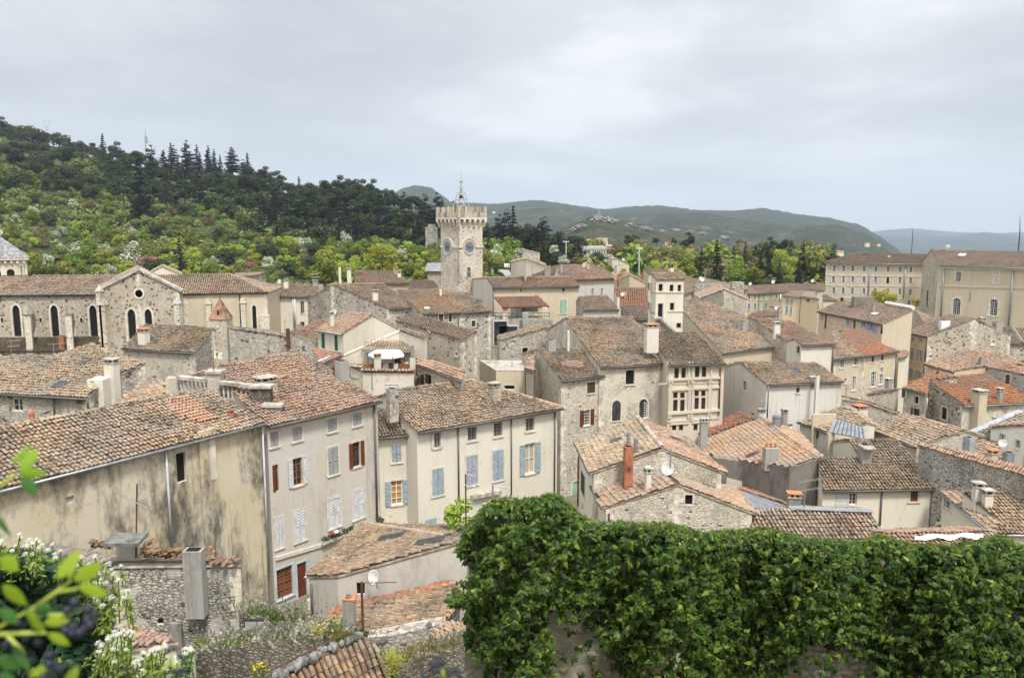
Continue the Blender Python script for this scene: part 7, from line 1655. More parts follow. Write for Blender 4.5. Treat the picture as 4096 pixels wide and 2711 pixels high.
def trunk_mesh(h,r,limbs,rng,lean=.05):
    mb=MB(); top=Vector((rng.normal()*lean*h,rng.normal()*lean*h,h)); mb.tube([(0,0,-.8),top*.4,top],[r,r*.75,r*.3],7)
    for i in range(limbs):
        a=rng.random()*6.28; b=top*(.45+.4*rng.random()); L=h*.24; e=b+Vector((math.cos(a)*L,math.sin(a)*L,L*(.5+.5*rng.random()))); mb.tube([b,b.lerp(e,.5)+Z3*.1*L,e],[r*.4,r*.28,r*.1],5)
    me=bpy.data.meshes.new('trunk'); me.from_pydata(mb.v,[],mb.f); me.materials.append(BARK); me.update(); return me
def mk_round(seed,H,W,mat,n=1500,size=.3,flat_=.5,th=.3,white=None):
    rng=np.random.default_rng(seed); lobes=[]
    for i in range(13):
        a=rng.random()*6.28; rr=W*.5*math.sqrt(rng.random())*.75; z=H*(th+(.95-th)*rng.random()*(1-.35*rr/(W*.5)));  s=W*.5*(.26+.22*rng.random()); lobes.append((rr*math.cos(a),rr*math.sin(a),z,s,s,s*(flat_+.3*rng.random())))
    V,Fq=lobes_crown(rng,lobes,n,size); mi=None; mats=[mat]
    if white: mi=(rng.random(len(Fq))<white[1]).astype(int); mats.append(white[0])
    return proto_mesh('crown',V,Fq,mats,mi),trunk_mesh(H*.6,W*.035+.06,5,rng)
def mk_cone(seed,H,W,mat,n=1500,size=.35,tiers=11,power=1.0,droop=.25,irr=.3):
    rng=np.random.default_rng(seed); Cs=[];Ns=[]
    for t in range(tiers):
        f=t/(tiers-1); z=H*(.1+.88*f); R=W*.5*(1-f)**power*(1+irr*rng.normal()*.5)+.15; k=max(3,int(5+7*(1-f)))
        for j in range(k):
            a=rng.random()*6.28; L=R*(.6+.5*rng.random()); m=max(4,int(n/(tiers*k)*(0.4+1.2*(1-f)))); s=rng.random(m)**.7
            x=np.cos(a)*L*s; y=np.sin(a)*L*s; zz=z-droop*L*s**1.5+rng.normal(size=m)*.12*H/tiers; wd=rng.normal(size=m)*.18*L*s
            Cs.append(np.stack([x-np.sin(a)*wd,y+np.cos(a)*wd,zz],1)); nn=np.tile([np.cos(a)*.3,np.sin(a)*.3,1.0],(m,1))+rng.normal(size=(m,3))*.5; Ns.append(nn/np.linalg.norm(nn,axis=1)[:,None])
    V,Fq=leaf_quads(np.concatenate(Cs),np.concatenate(Ns),size,rng,1.2); return proto_mesh('crown',V,Fq,[mat]),trunk_mesh(H*.97,W*.03+.08,0,rng,.01)
def mk_cedar(seed,H,W,mat,n=1600,size=.35):
    rng=np.random.default_rng(seed); lobes=[]
    for t in range(8):
        f=t/7; z=H*(.2+.78*f); R=W*.5*(1-f*.75); 
        for j in range(4 if f<.9 else 1): a=rng.random()*6.28; d=R*(.3+.5*rng.random())*(f<.95); s=R*(.35+.2*rng.random())+.2; lobes.append((d*math.cos(a),d*math.sin(a),z+rng.normal()*.3,s*1.3,s*1.3,.35+.2*rng.random()))
    V,Fq=lobes_crown(rng,lobes,n,size,.3); return proto_mesh('crown',V,Fq,[mat]),trunk_mesh(H*.97,.32,4,rng,.03)
def mk_pine(seed,H,W,mat,n=2200,size=.32):
    rng=np.random.default_rng(seed); lobes=[]
    for i in range(17): a=rng.random()*6.28; r=W*.5*math.sqrt(rng.random()); s=W*(.15+.1*rng.random()); lobes.append((r*math.cos(a),r*math.sin(a),H*(.36+.6*rng.random()*(1-.6*r/W)),s,s,s*.7))
    V,Fq=lobes_crown(rng,lobes,n,size,.6); return proto_mesh('crown',V,Fq,[mat]),trunk_mesh(H*.8,.25,6,rng,.05)
PROT={
 'holm_oak':[mk_round(i,6.5,8,L_OAK,1500,.34,.75,.25) for i in (1,2,3)], 'olive_tree':[mk_round(i,6,7.5,L_OLIVE,1400,.34,.7,.22) for i in (11,12)],
 'pine_tree':[mk_pine(i,11,8,L_PINE) for i in (21,22,23)], 'cedar_tree':[mk_cedar(i,15,9,L_CEDAR) for i in (31,32,33)], 'conifer_tree':[mk_cone(i,15,7,L_CEDAR,1700,.38,13) for i in (41,42)],
 'fir_tree':[mk_cone(i,14,7,L_PINE,1700,.38,12,.9,.35,.4) for i in (45,46)], 'cypress_tree':[mk_cone(i,10,2.2,L_PINE,1100,.25,16,.55,.1,.15) for i in (51,)],
 'spring_tree':[mk_round(i,5.5,5,L_SPRING,1500,.28,.9,.15) for i in (61,62)], 'green_tree':[mk_round(i,6,6.5,L_GREEN,1700,.3,.8,.15) for i in (65,66)], 'yellow_tree':[mk_round(i,5,4,L_YEL,900,.24,1,.15) for i in (71,)],
 'blossom_tree':[mk_round(i,5,5,L_GREEN,1100,.22,.85,.2,(L_WHITE,.68)) for i in (81,82)], 'judas_tree':[mk_round(i,4,6,L_BARE,900,.22,.6,.2,(L_PURP,.75)) for i in (91,)],
 'bare_tree':[mk_round(i,8,7.5,L_BARE,1900,.3,.9,.15) for i in (95,96)], 'willow_tree':[mk_round(i,8,9,L_SPRING,1900,.3,.8,.18) for i in (98,)],
 'shrub':[mk_round(i,2.4,3.6,L_OAK,500,.24,.8,.05) for i in (101,102)],
}
def plant(kind,p,H,label,group=None,wid=1.0,cat='tree'):
    cm,tm=PROT[kind][rnd.randrange(len(PROT[kind]))]
    base={'holm_oak':6.5,'olive_tree':6,'pine_tree':11,'cedar_tree':15,'conifer_tree':15,'fir_tree':14,'cypress_tree':10,'spring_tree':5.5,'green_tree':6,'yellow_tree':5,'blossom_tree':5,'judas_tree':4,'bare_tree':8,'willow_tree':8,'shrub':2.4}[kind]
    e=bpy.data.objects.new(kind,None); COL.objects.link(e); e.location=p; s=H/base; e.scale=(s*wid,s*wid,s); e.rotation_euler=(0,0,rnd.random()*6.28); tag(e,label,cat,group)
    for nm,me in (('crown',cm),('trunk',tm)):
        o=bpy.data.objects.new(nm,me); COL.objects.link(o); o.parent=e
    return e
# ---- wooded hill on the far side of the church
RIDGE=[(-400,470),(0,500),(192,548),(312,588),(420,612),(553,640),(692,640),(820,650),(955,672),(1000,695),(1134,740),(1286,765),(1400,770),(1513,780),(1571,805),(1665,830),(1737,850),(1850,885),(1950,915),(2100,955),(2300,1000),(2500,1040)]
def rdg(x):
    for (a,b),(c,d) in zip(RIDGE,RIDGE[1:]):
        if a<=x<=c: return b+(d-b)*(x-a)/(c-a)
    return RIDGE[0][1] if x<RIDGE[0][0] else RIDGE[-1][1]
def hillY(x): 
    t=min(1,max(0,(x-200)/2000)); return 160+8*t, 500-240*t
def hill_pt(x,t):
    Y0,Y1=hillY(x); Y=Y0+(Y1-Y0)*t; z0=-2.0; z1=21-Y1*slope_at(rdg(x)+34); z=z0+(z1-z0)*(t**1.1); X=(x-CX)/F*Y*1.0
    X=at_Y((x,rdg(x)),Y).x; return Vector((X,Y,z))
hv=[];hf=[];cols=list(range(-600,2520,40)); T=[0,.05,.1,.16,.22,.3,.38,.46,.54,.62,.7,.78,.86,.93,1.0]
for x in cols:
    for t in T: p=hill_pt(x,t); p.z+=.5*math.sin(p.x*.11+p.y*.07)*(t>0); hv.append(p)
    p=hill_pt(x,1); hv.append(p+Vector((0,200,-45)))
m_=len(T)+1
for i in range(len(cols)-1):
    for j in range(m_-1): hf.append((i*m_+j,(i+1)*m_+j,(i+1)*m_+j+1,i*m_+j+1))
hm,nt,b=new_mat('hill_scrub'); p=pos_scaled(nt,1,1,1); n=noise(nt,p,.12,6,.65); n2=noise(nt,p,.9,5,.6); c=ramp(nt,n,[(.35,(.022,.032,.01)),(.55,(.045,.055,.018)),(.72,(.11,.11,.04))]); c=mix(nt,ramp(nt,n2,[(.4,.6),(.6,0)]),c,(.02,.03,.012)); nt.links.new(c,b.inputs['Base Color'])
o=mesh_obj('wooded_hill',hv,hf,hm,None,None,True); tag(o,kind='structure')
def hill_at(x,y):
    lo,hi=0.0,1.0
    for _ in range(24):
        m=(lo+hi)/2; p=hill_pt(x,m); 
        if (21-p.z)/p.y > slope_at(y): lo=m
        else: hi=m
    return hill_pt(x,(lo+hi)/2)
# undergrowth as one mass
rng=np.random.default_rng(5); N_=60000
xs_=rng.uniform(-300,2450,N_); ts=rng.random(N_)**.8; Cc=np.zeros((N_,3))
grid=np.array([[tuple(hill_pt(x,t)) for t in np.linspace(0,1,24)] for x in range(-600,2520,40)])
gi=np.clip((xs_+600)/40,0,grid.shape[0]-2); i0=gi.astype(int); fi=(gi-i0)[:,None]; gj=np.clip(ts*23,0,22.99); j0=gj.astype(int); fj=(gj-j0)[:,None]
Cc=(grid[i0,j0]*(1-fi)+grid[i0+1,j0]*fi)*(1-fj)+(grid[i0,j0+1]*(1-fi)+grid[i0+1,j0+1]*fi)*fj
cl=np.sin(Cc[:,0]*.5)*np.sin(Cc[:,1]*.45+1)+np.sin(Cc[:,0]*.23+Cc[:,1]*.31); Cc[:,2]+=np.clip(.5+.9*cl,0,2.4)*rng.random(N_)
nr=rng.normal(size=(N_,3))*.7+np.array([0,-.4,.8]); nr/=np.linalg.norm(nr,axis=1)[:,None]; V,Fq=leaf_quads(Cc,nr,.8,rng)
o=mesh_obj('undergrowth',V,Fq,[L_OLIVE,L_OAK,L_GREEN,L_BARE],None,rng.choice(4,N_,p=[.44,.24,.2,.12])); tag(o,kind='stuff')
GR={'holm_oak':'dark rounded scrub oaks on the wooded hill','pine_tree':'pines on the wooded hill','cedar_tree':'cedars on the wooded hill','conifer_tree':'pointed conifers on the wooded hill','olive_tree':'grey-green trees on the wooded hill','spring_tree':'bright spring green trees at the hill foot','green_tree':'fresh green trees at the hill foot','blossom_tree':'white blossoming trees on the lower hill','bare_tree':'brownish budding trees on the lower hill','yellow_tree':'yellow-green trees at the hill foot','cypress_tree':'narrow cypresses on the wooded hill'}
LB={'holm_oak':'dark rounded scrub oak among others on the wooded hill','pine_tree':'dark spreading pine near the crest of the wooded hill','cedar_tree':'black-green layered cedar on the upper wooded hill','conifer_tree':'pointed dark conifer on the skyline of the wooded hill','olive_tree':'grey-green bushy tree on the middle slope of the wooded hill','spring_tree':'bright spring green tree at the foot of the wooded hill','green_tree':'fresh green bushy tree at the foot of the wooded hill','blossom_tree':'white blossoming tree on the lower slope of the wooded hill','bare_tree':'brownish budding tree on the lower slope of the wooded hill','yellow_tree':'small yellow-green tree at the foot of the wooded hill','cypress_tree':'narrow dark cypress on the wooded hill'}
y=1150
rows=[]
fy=0.0
while fy<=1.0001:
    x=-120+rnd.uniform(0,40)
    while x<2330:
        yr=rdg(x)+36; yb=1120; yy=yr+(yb-yr)*fy+rnd.uniform(-12,12)
        if yy<yr: yy=yr
        rows.append((x,yy,fy)); x+=rnd.uniform(48,74)
    fy+=.088
rows+=[(x+25,rdg(x)+rnd.uniform(38,52),.05) for x in range(-110,1750,46)]
for x,yy,f in sorted(rows,key=lambda r:r[1]):
    if 1740<x<1960 and yy>960: continue
    if x>1960 and f>.72: continue
    p=hill_at(x,yy); u=rnd.random(); dark_zone = (560<x<1010 and f<.42) or (1010<=x<1750 and f<.55) or x>1750
    if f<.1: k=(('holm_oak' if u<.6 else ('pine_tree' if u<.8 else 'conifer_tree')) if x<560 else (('conifer_tree' if u<.4 else ('cedar_tree' if u<.8 else 'holm_oak')) if x<1010 else ('pine_tree' if u<.5 else 'holm_oak')))
    elif dark_zone: k='cedar_tree' if u<.3 else ('pine_tree' if u<.66 else ('conifer_tree' if u<.74 else 'holm_oak'))
    elif f<.36: k='holm_oak' if u<.55 else ('pine_tree' if u<.72 else ('olive_tree' if u<.94 else 'green_tree'))
    elif f<.62: k='olive_tree' if u<.4 else ('holm_oak' if u<.58 else ('green_tree' if u<.76 else ('blossom_tree' if u<.83 else ('spring_tree' if u<.9 else 'bare_tree'))))
    else: k='spring_tree' if u<.3 else ('green_tree' if u<.58 else ('blossom_tree' if u<.68 else ('bare_tree' if u<.8 else ('yellow_tree' if u<.87 else 'holm_oak'))))
    H={'holm_oak':6.2,'pine_tree':9,'cedar_tree':11.5,'conifer_tree':11.5,'olive_tree':5.4,'spring_tree':5.2,'green_tree':5.4,'blossom_tree':4.6,'bare_tree':5.6,'yellow_tree':4.8}[k]*rnd.uniform(.75,1.2)*max(1,p.y/270)*(.8 if f>.36 else 1)
    if f<.1: H*=.72
    plant(k,p,H,LB[k],GR[k],1.12)
# landmark trees on the hill
def land(kind,R,x,yb,yt,label,Y=None,wid=1.0,group=None):
    px=R(x,yb); p=at_Y(px,Y) if Y else hill_at(*px); H=max(1.0,(21-p.y*slope_at(R(x,yt)[1]))-p.z); return plant(kind,p,H,label,group,wid)
land('conifer_tree',A1,1235,1075,525,'tallest pointed conifer standing alone in the middle of the wooded hill')
land('fir_tree',A1,1560,1540,1240,'dark green fir just above the church roof')
land('judas_tree',A1,1280,1530,1400,'magenta flowering tree above the church roof',wid=1.1); land('judas_tree',A1,2200,1540,1450,'pale pink flowering bush near the low rose roofed house')
land('blossom_tree',A1,1120,1510,1260,'largest white blossoming tree above the church roof'); land('blossom_tree',A1,1430,1330,1215,'white blossom tree beside the dark fir'); land('yellow_tree',A1,1690,1530,1330,'yellow-green shrub right of the dark fir'); land('spring_tree',A1,860,1560,1500,'low vivid green bush right above the nave ridge')
land('willow_tree',A2,1195,1130,815,'big dome shaped yellow-green tree near the clock tower',Y=165,wid=1.15); land('willow_tree',A2,900,1150,930,'smaller rounded yellow-green tree beside the big dome shaped one',Y=160); land('spring_tree',A2,1515,1200,1060,'small round light green tree left of the clock tower foot',Y=150)
land('holm_oak',A2,640,850,660,'large grey-dark round oak above the light green trees',wid=1.3); land('blossom_tree',A2,490,950,780,'pale blossoming tree below the large dark oak'); land('spring_tree',A2,300,960,740,'tall light green tree left of the pale blossoming one'); land('green_tree',A2,660,1190,960,'vivid green maple-like tree behind the rose roofs',Y=165,wid=1.2); land('blossom_tree',A2,840,920,725,'narrow pale green blossoming tree on the slope',wid=.7)
for i,(x,yb,yt) in enumerate(((95,640,380),(150,640,400),(690,700,470),(480,640,420))): land('cypress_tree',A2,x,yb,yt,LB['cypress_tree'],group=GR['cypress_tree'])
for x,yb,yt,k in ((700,470,250,0),(810,480,228,0),(900,480,240,0),(1010,490,262,0),(1100,480,260,0),(1225,500,325,0)): land('pine_tree',A2,x,yb,yt,LB['pine_tree'],group=GR['pine_tree'])
land('fir_tree',A2,440,345,235,'isolated pale gapped conifer on the skyline left of the tall pines'); land('fir_tree',A2,1725,560,435,'small conifer on the crest just left of the clock tower top')
# ---- trees beyond the town, right of the tower
TR=[('cedar_tree',A3,60,640,300,260,'tall dark cedar right behind the clock tower'),('conifer_tree',A3,118,640,280,262,'highest dark conifer right behind the clock tower'),('pine_tree',A3,250,690,420,255,'dark pine beside the pair of tall conifers'),('cedar_tree',A3,360,700,400,250,'dark flat layered cedar above the stone wall'),('pine_tree',A3,530,640,505,250,'dark pine left of the colonnaded building'),('cedar_tree',A3,700,720,580,240,'dark cedar just left of the colonnade'),('fir_tree',A3,410,800,650,172,'small dark conifer beside the lean stone wall'),('green_tree',A3,90,760,560,215,'bushy green tree at the left of the hillside lane'),('blossom_tree',A3,180,780,650,200,'white blossom tree behind the tall stone wall'),('blossom_tree',A3,490,700,625,230,'white blossom tree on the green slope below the cedars'),('blossom_tree',A3,570,800,715,185,'white blossom shrub above the rose hip roof'),('holm_oak',A3,860,800,690,230,'dark evergreen in front of the colonnade'),('blossom_tree',A3,970,800,705,200,'wide pale blossom tree beside the blue window house'),
('bare_tree',A3,1040,740,590,270,'orange-brown budding tree right of the colonnade'),('bare_tree',A3,1270,840,550,240,'largest brown budding tree behind the lamp mast'),('bare_tree',A3,1620,820,610,240,'broad brown-green budding tree under the flat pines'),('bare_tree',A3,1450,800,620,245,'budding tree between the largest brown one and the broad one'),('pine_tree',A3,1190,700,505,300,'pine rising above the brown budding trees'),('pine_tree',A3,1400,640,550,330,'flat topped pine in the middle of the far tree line'),('pine_tree',A3,1550,660,560,330,'low flat topped pine in the far tree line'),('pine_tree',A3,1690,690,510,320,'largest flat topped pine in the far tree line'),('green_tree',A3,1620,900,710,215,'domed green tree in front of the budding trees'),('spring_tree',A3,1385,860,760,205,'small round yellow-green tree in front of the budding trees'),('green_tree',A3,1200,800,640,235,'green tree left of the lamp mast'),
('conifer_tree',A3,1800,920,650,190,'narrow black-green conifer left of the tall one'),('conifer_tree',A3,1935,950,590,195,'tall broad dark conifer above the stair tower houses'),('fir_tree',A3,2090,760,640,260,'greyish conifer beyond the tall dark ones'),('fir_tree',A3,2190,780,595,250,'open branched conifer right of the greyish one'),('green_tree',A3,2130,960,780,185,'wide vivid green tree behind the lichen wall'),('green_tree',A3,2270,980,830,180,'vivid green tree at the end of the lichen wall'),('yellow_tree',A3,2140,800,715,230,'small golden tree above the vivid green one'),
('pine_tree',A4,165,480,310,235,'dark round pine behind the pale willow'),('pine_tree',A4,290,480,320,235,'second dark pine behind the pale willow'),('willow_tree',A4,275,620,398,200,'pale lime weeping willow among dark conifers'),('conifer_tree',A4,435,640,360,205,'tall conifer right of the pale willow'),('fir_tree',A4,80,640,430,205,'mid green conifer left of the pale willow'),('fir_tree',A4,240,680,500,190,'dark drooping conifer before the pale willow'),('conifer_tree',A4,400,690,500,186,'dark conifer in front of the tall one'),('fir_tree',A4,520,700,560,180,'low dark conifer next to the institutional block'),('cedar_tree',A4,700,520,355,225,'spreading cedar behind the roof of the institutional block'),('cedar_tree',A4,600,600,470,215,'cedar hanging beside the corner of the institutional block'),('bare_tree',A4,165,700,620,175,'reddish brown budding shrub behind the green row house'),('olive_tree',A4,330,700,620,175,'pale olive bush behind the brown roofs'),
('yellow_tree',A4,1080,880,735,150,'yellow budding street tree before the institutional block'),('yellow_tree',A4,1180,900,770,148,'second yellow budding street tree before the institutional block'),('yellow_tree',A4,1385,900,815,140,'yellow budding tree beside the rough stone end'),('yellow_tree',A4,1010,870,790,152,'lowest yellow budding street tree before the institutional block'),
('bare_tree',A3,700,800,700,200,'brown shrub below the colonnade'),('spring_tree',A3,1100,900,830,150,'pale flowering bush by the blue window house'),('green_tree',A3,985,870,810,160,'dark green hedge shrub left of the blue window house'),('green_tree',A3,640,700,620,240,'bright green bush under the cedars'),('green_tree',A2,2200,1060,800,190,'green tree right beside the clock tower'),('blossom_tree',A2,2200,960,840,185,'white blossom tree right beside the clock tower'),('bare_tree',A2,2150,1080,860,180,'golden budding tree touching the clock tower edge')]
for k,R,x,yb,yt,Y,lab in TR: land(k,R,x,yb,yt,lab,Y=Y,wid=1.25 if k in('green_tree','bare_tree','blossom_tree','yellow_tree') else 1.0)
for i in range(110):   # tree belt on the valley floor
    x=rnd.uniform(2330,3330); Y=rnd.uniform(205,330); p=at_Y((x,1000),Y); p.z=-4; k=rnd.choice(['pine_tree','bare_tree','bare_tree','bare_tree','green_tree','spring_tree','holm_oak']); plant(k,p,rnd.uniform(14,21)*(1.05 if k=='pine_tree' else 1),{'holm_oak':'dark round evergreen in the valley belt beyond the rooftops','pine_tree':'dark pine in the valley belt beyond the rooftops','bare_tree':'brown budding tree in the valley belt beyond the rooftops','olive_tree':'grey-green tree in the valley belt beyond the rooftops','green_tree':'green tree in the valley belt beyond the rooftops','spring_tree':'light green tree in the valley belt beyond the rooftops'}[k],'trees of the valley belt beyond the rooftops, '+k.replace('_',' '),.95)
land('spring_tree',E1,700,1500,720,'small leafy tree between the pale town house and the ivy',Y=43,wid=1.0)
# poles
for lab,R,x,yb,yt,Y in (('slim pale lamp mast among the budding trees',A3,1247,840,660,200),('twin pale floodlight pole by the cedars',A3,592,720,600,235)):
    a=at_Y(R(x,yb),Y); b=at_Y(R(x,yt),Y); e=empty('lamp_mast',a,lab,'lamp'); mb=MB(); mb.tube([a-Z3*2,b],.16,6); mb.build('pole',PIPEW,e); mb=MB(); mb.abox(b.x-.9,b.x+.9,b.y-.2,b.y+.2,b.z-.1,b.z+.25); mb.build('lamp_head',PIPEW,e)
def pylon(lab,R,x,yb,yt,w,Y):
    a=at_Y(R(x,yb),Y); b=at_Y(R(x,yt),Y); s=w/SCL[R]*mpp(Y)/2; H=b.z-a.z; e=empty('pylon',a,lab,'pylon'); mb=MB(); t=.012*H*.6
    for sx in(-1,1):
        for sy in (-1,1): mb.tube([a+Vector((sx*s*.35,sy*s*.35,-3)),a+Vector((sx*s*.25,sy*s*.25,H*.68)),a+Vector((sx*s*.7,sy*s*.2,H*.97))],t,4)
    for i in range(6):
        z=H*i/9; 
        for sx in (-1,1): mb.tube([a+Vector((sx*s*.33,-s*.3,z)),a+Vector((-sx*s*.3,-s*.3,z+H/9))],t*.6,4)
    mb.tube([b+RT*-s+Z3*-.02*H,b+RT*s+Z3*-.02*H],t,4); mb.build('lattice',flat('galvanised',(.34,.36,.38),.6),e)
pylon('lattice power pylon standing on the wooded crest',A1,430,340,185,85,540); pylon('distant power pylon on the bare ridge, fainter one',A3,680,275,246,16,2750); pylon('distant power pylon on the bare ridge beside the fainter one',A3,773,285,246,18,2700)
a=at_Y(A1(1302,480),480); b=at_Y(A1(1302,265),480); e=empty('radio_mast',a,'thin radio mast with aerials on the wooded crest','mast'); mb=MB(); mb.tube([a-Z3*4,b],[.4,.2],6); mb.abox(b.x-.7,b.x+.7,b.y-.5,b.y+.5,b.z-8,b.z-4); mb.build('mast',flat('galvanised',()),e)
# aerials on the roofs
for lab,R,x,yb,yt,Y,n_ in (('tv aerial fixed to the white capped chimney below the pale streaked house',A8,112,1030,940,68.2,2),('thin tv aerial on the rose back roof behind the stair tower',C2,1122,290,150,146,2),('tv aerial at the end of the cream ridge beside the church',A6,565,200,95,112.5,2),('tv aerial on the wall above the low rose roof',A6,312,600,512,88,1),('tv aerial standing on the roof ridge of the green row house',C3,875,600,495,172,2),('tv aerial over the walled terrace rim',A7,108,830,740,74,1),('tv aerial on the ruined cottage wall end',A7,372,640,545,85,1),('tv aerial above the zinc flashing of the front tile roof',A8,805,910,815,74.5,2),('slim aerial by the stone cottage chimney',A5,98,960,800,89,2)):
    a=at_Y(R(x,yb),Y); b=at_Y(R(x,yt),Y); e=empty('tv_aerial',a,lab,'aerial'); H=b.z-a.z; mb=MB(); mb.tube([a-Z3*.6,b],.025+Y*.0002,5); mb.build('pole',IRONG,e)
    for i in range(n_):
        mb=MB(); c=b-Z3*(.08+.3*i)*H; L=.28*H+.25; d=Vector((.92,.3,.05)).normalized(); w_=Vector((-.3,.92,0)); mb.tube([c-d*L*.5,c+d*L],.014+Y*.00015,4)
        for j in range(5): q=c+d*L*(-.4+.33*j); mb.tube([q-w_*.22-Z3*.06,q+w_*.22+Z3*.06],.01+Y*.0001,4)
        mb.build('antenna_arm',IRONG,e)
# small ruin tower on the hill
p=hill_at(*A2(1620,930)); e=empty('ruined_turret',p,'small ruined stone turret among trees left of the clock tower','ruin'); mb=MB(); w_=1.9; t_=21-p.y*slope_at(A2(0,690)[1]); mb.abox(p.x-w_,p.x+w_,p.y,p.y+3,p.z-2,t_); mb.abox(p.x-w_*.5,p.x+w_*.6,p.y+.2,p.y+2.6,t_,t_+.9); mb.abox(p.x-.3,p.x+.2,p.y-.05,p.y,p.z+2.5,p.z+4); mb.build('wall',ST_DARK,e)
a=at_Y(A2(1590,1130),150); b=at_Y(A2(1700,1085),150); mb=MB(); mb.abox(a.x,b.x+1,150,154,-4,b.z); mb.build('hut_wall',ST_GREY,None); hw_=bpy.data.objects['hut_wall']; hw_.name='stone_hut'; tag(hw_,'low grey stone hut left of the clock tower foot','hut'); mb=MB(); mb.add([(a.x-.5,149.5,b.z),(b.x+1.5,149.5,b.z),(b.x+1.5,154.5,b.z+1.4),(a.x-.5,154.5,b.z+1.4)],[(0,1,2,3)]); o=mb.build('roof',flat('slate_grey',()),None); o.parent=hw_
# parked vans on lane
for lab,x,y,w,h_ in (('small white box van parked on the hillside lane',500,455,85,70),):
    a=at_Y(C4(x,492),165); W_=w/3.92*mpp(165); H_=h_/3.92*mpp(165); e=empty('parked_van',a,lab,'van'); mb=MB(); mb.abox(a.x-W_/2,a.x+W_/2,165,169,a.z+.3,a.z+H_); mb.build('body',OFFW,e); mb=MB(); mb.abox(a.x+.2,a.x+W_/2-.2,164.97,164.999,a.z+H_*.62,a.z+H_*.85); mb.build('rear_window',GLASS,e); mb=MB(); mb.abox(a.x-W_/2+.1,a.x+W_/2-.1,164.96,164.998,a.z+H_*.4,a.z+H_*.45); mb.build('red_stripe',flat('red_paint',(.5,.05,.04),.5),e)
    for sx in (-1,1): mb=MB(); mb.tube([(a.x+sx*W_*.4-.1,166,a.z+.35),(a.x+sx*W_*.4+.1,166,a.z+.35)],.36,10); mb.build('wheel',IRON,e)
# ---- far hills
def hill_mat(name,c0,c1,c2,sc):
    m,nt,b=new_mat(name); p=pos_scaled(nt,1,1,1); n=noise(nt,p,sc,8,.65); n2=noise(nt,p,sc*7,6,.65); c=ramp(nt,n,[(.35,c0),(.52,c1),(.68,c2)]); c=mix(nt,ramp(nt,n2,[(.42,.55),(.58,0)]),c,tuple(x*.4 for x in c0)); n3=noise(nt,p,sc*2.2,5,.6); c=mix(nt,ramp(nt,n3,[(.58,0),(.68,.5)]),c,tuple(x*2.0 for x in c2)); nt.links.new(c,b.inputs['Base Color']); b.inputs['Specular IOR Level'].default_value=.05; bump(nt,b,n2,1.0,.09/sc); return m
def range_(name,sil,Y0,Y1,zb,mat,seed,rough=10,nx=130,ny=26,cliff=None):
    r=np.random.default_rng(seed); x0,x1=sil[0][0],sil[-1][0]; V=[];Fh=[]
    def sy(x):
        for (a,b),(c,d) in zip(sil,sil[1:]):
            if a<=x<=c: t=(x-a)/(c-a); return b+(d-b)*t
        return sil[-1][1]
    ph=r.random(8)*6.28
    for i in range(nx):
        x=x0+(x1-x0)*i/(nx-1); zt_=21-Y1*slope_at(sy(x)); pt=at_Y((x,900),Y1)
        for j in range(ny+3):
            t=min(1,j/(ny-1)); Y=Y0+(Y1-Y0)*t; X=pt.x*(Y/Y1*.97+.03); z=zb+(zt_-zb)*(t**.9)
            f=math.sin(X/170+ph[0]+Y/300)+.6*math.sin(X/70+ph[1]-Y/120)+.4*math.sin(X/33+Y/41+ph[2]); z+=f*rough*2.2*math.sin(math.pi*t)*(1-t)*min(1,(zt_-zb)/120)
            if t==1 and j<ny: z+=r.normal()*rough*.06
            if j>=ny: Y+=300*(j-ny+1); z-=50*(j-ny+1)
            V.append((X,Y,z))
    m=ny+3
    for i in range(nx-1):
        for j in range(m-1): Fh.append((i*m+j,(i+1)*m+j,(i+1)*m+j+1,i*m+j+1))
    o=mesh_obj(name,V,Fh,mat,None,None,True); tag(o,kind='structure'); return o
d2=lambda L:[(x*1.729,y*1.729) for x,y in L]
range_('far_hills',d2([(1750,560),(1950,545),(2050,532),(2110,528),(2200,536),(2300,540),(2369,537),(2600,545)]),5200,8000,-150,hill_mat('hill_far',(.04,.05,.03),(.06,.07,.04),(.1,.1,.06),.004),3,22)
range_('mid_hills',d2([(1750,575),(1980,556),(2060,546),(2130,545),(2200,548),(2280,536),(2369,548),(2600,560)]),4000,6000,-125,hill_mat('hill_mid',(.035,.045,.025),(.055,.065,.035),(.1,.095,.06),.006),4,18)
range_('ridge_hills',d2([(700,500),(900,455),(930,436),(965,428),(1000,434),(1045,468),(1090,470),(1150,472),(1200,466),(1240,462),(1280,467),(1350,478),(1400,484),(1450,478),(1530,475),(1600,485),(1700,488),(1760,481),(1850,496),(1920,504),(1990,520),(2040,548),(2090,584),(2120,610)]),1000,2800,-45,hill_mat('hill_ridge',(.028,.04,.022),(.05,.06,.032),(.1,.09,.055),.012),5,16,180,34)
range_('rocky_hill',d2([(1150,590),(1240,560),(1300,530),(1345,512),(1380,496),(1420,505),(1480,520),(1560,540),(1650,552),(1740,575),(1800,592)]),560,980,-14,hill_mat('hill_rocky',(.035,.048,.022),(.065,.07,.035),(.13,.115,.075),.03),6,7,110,24)
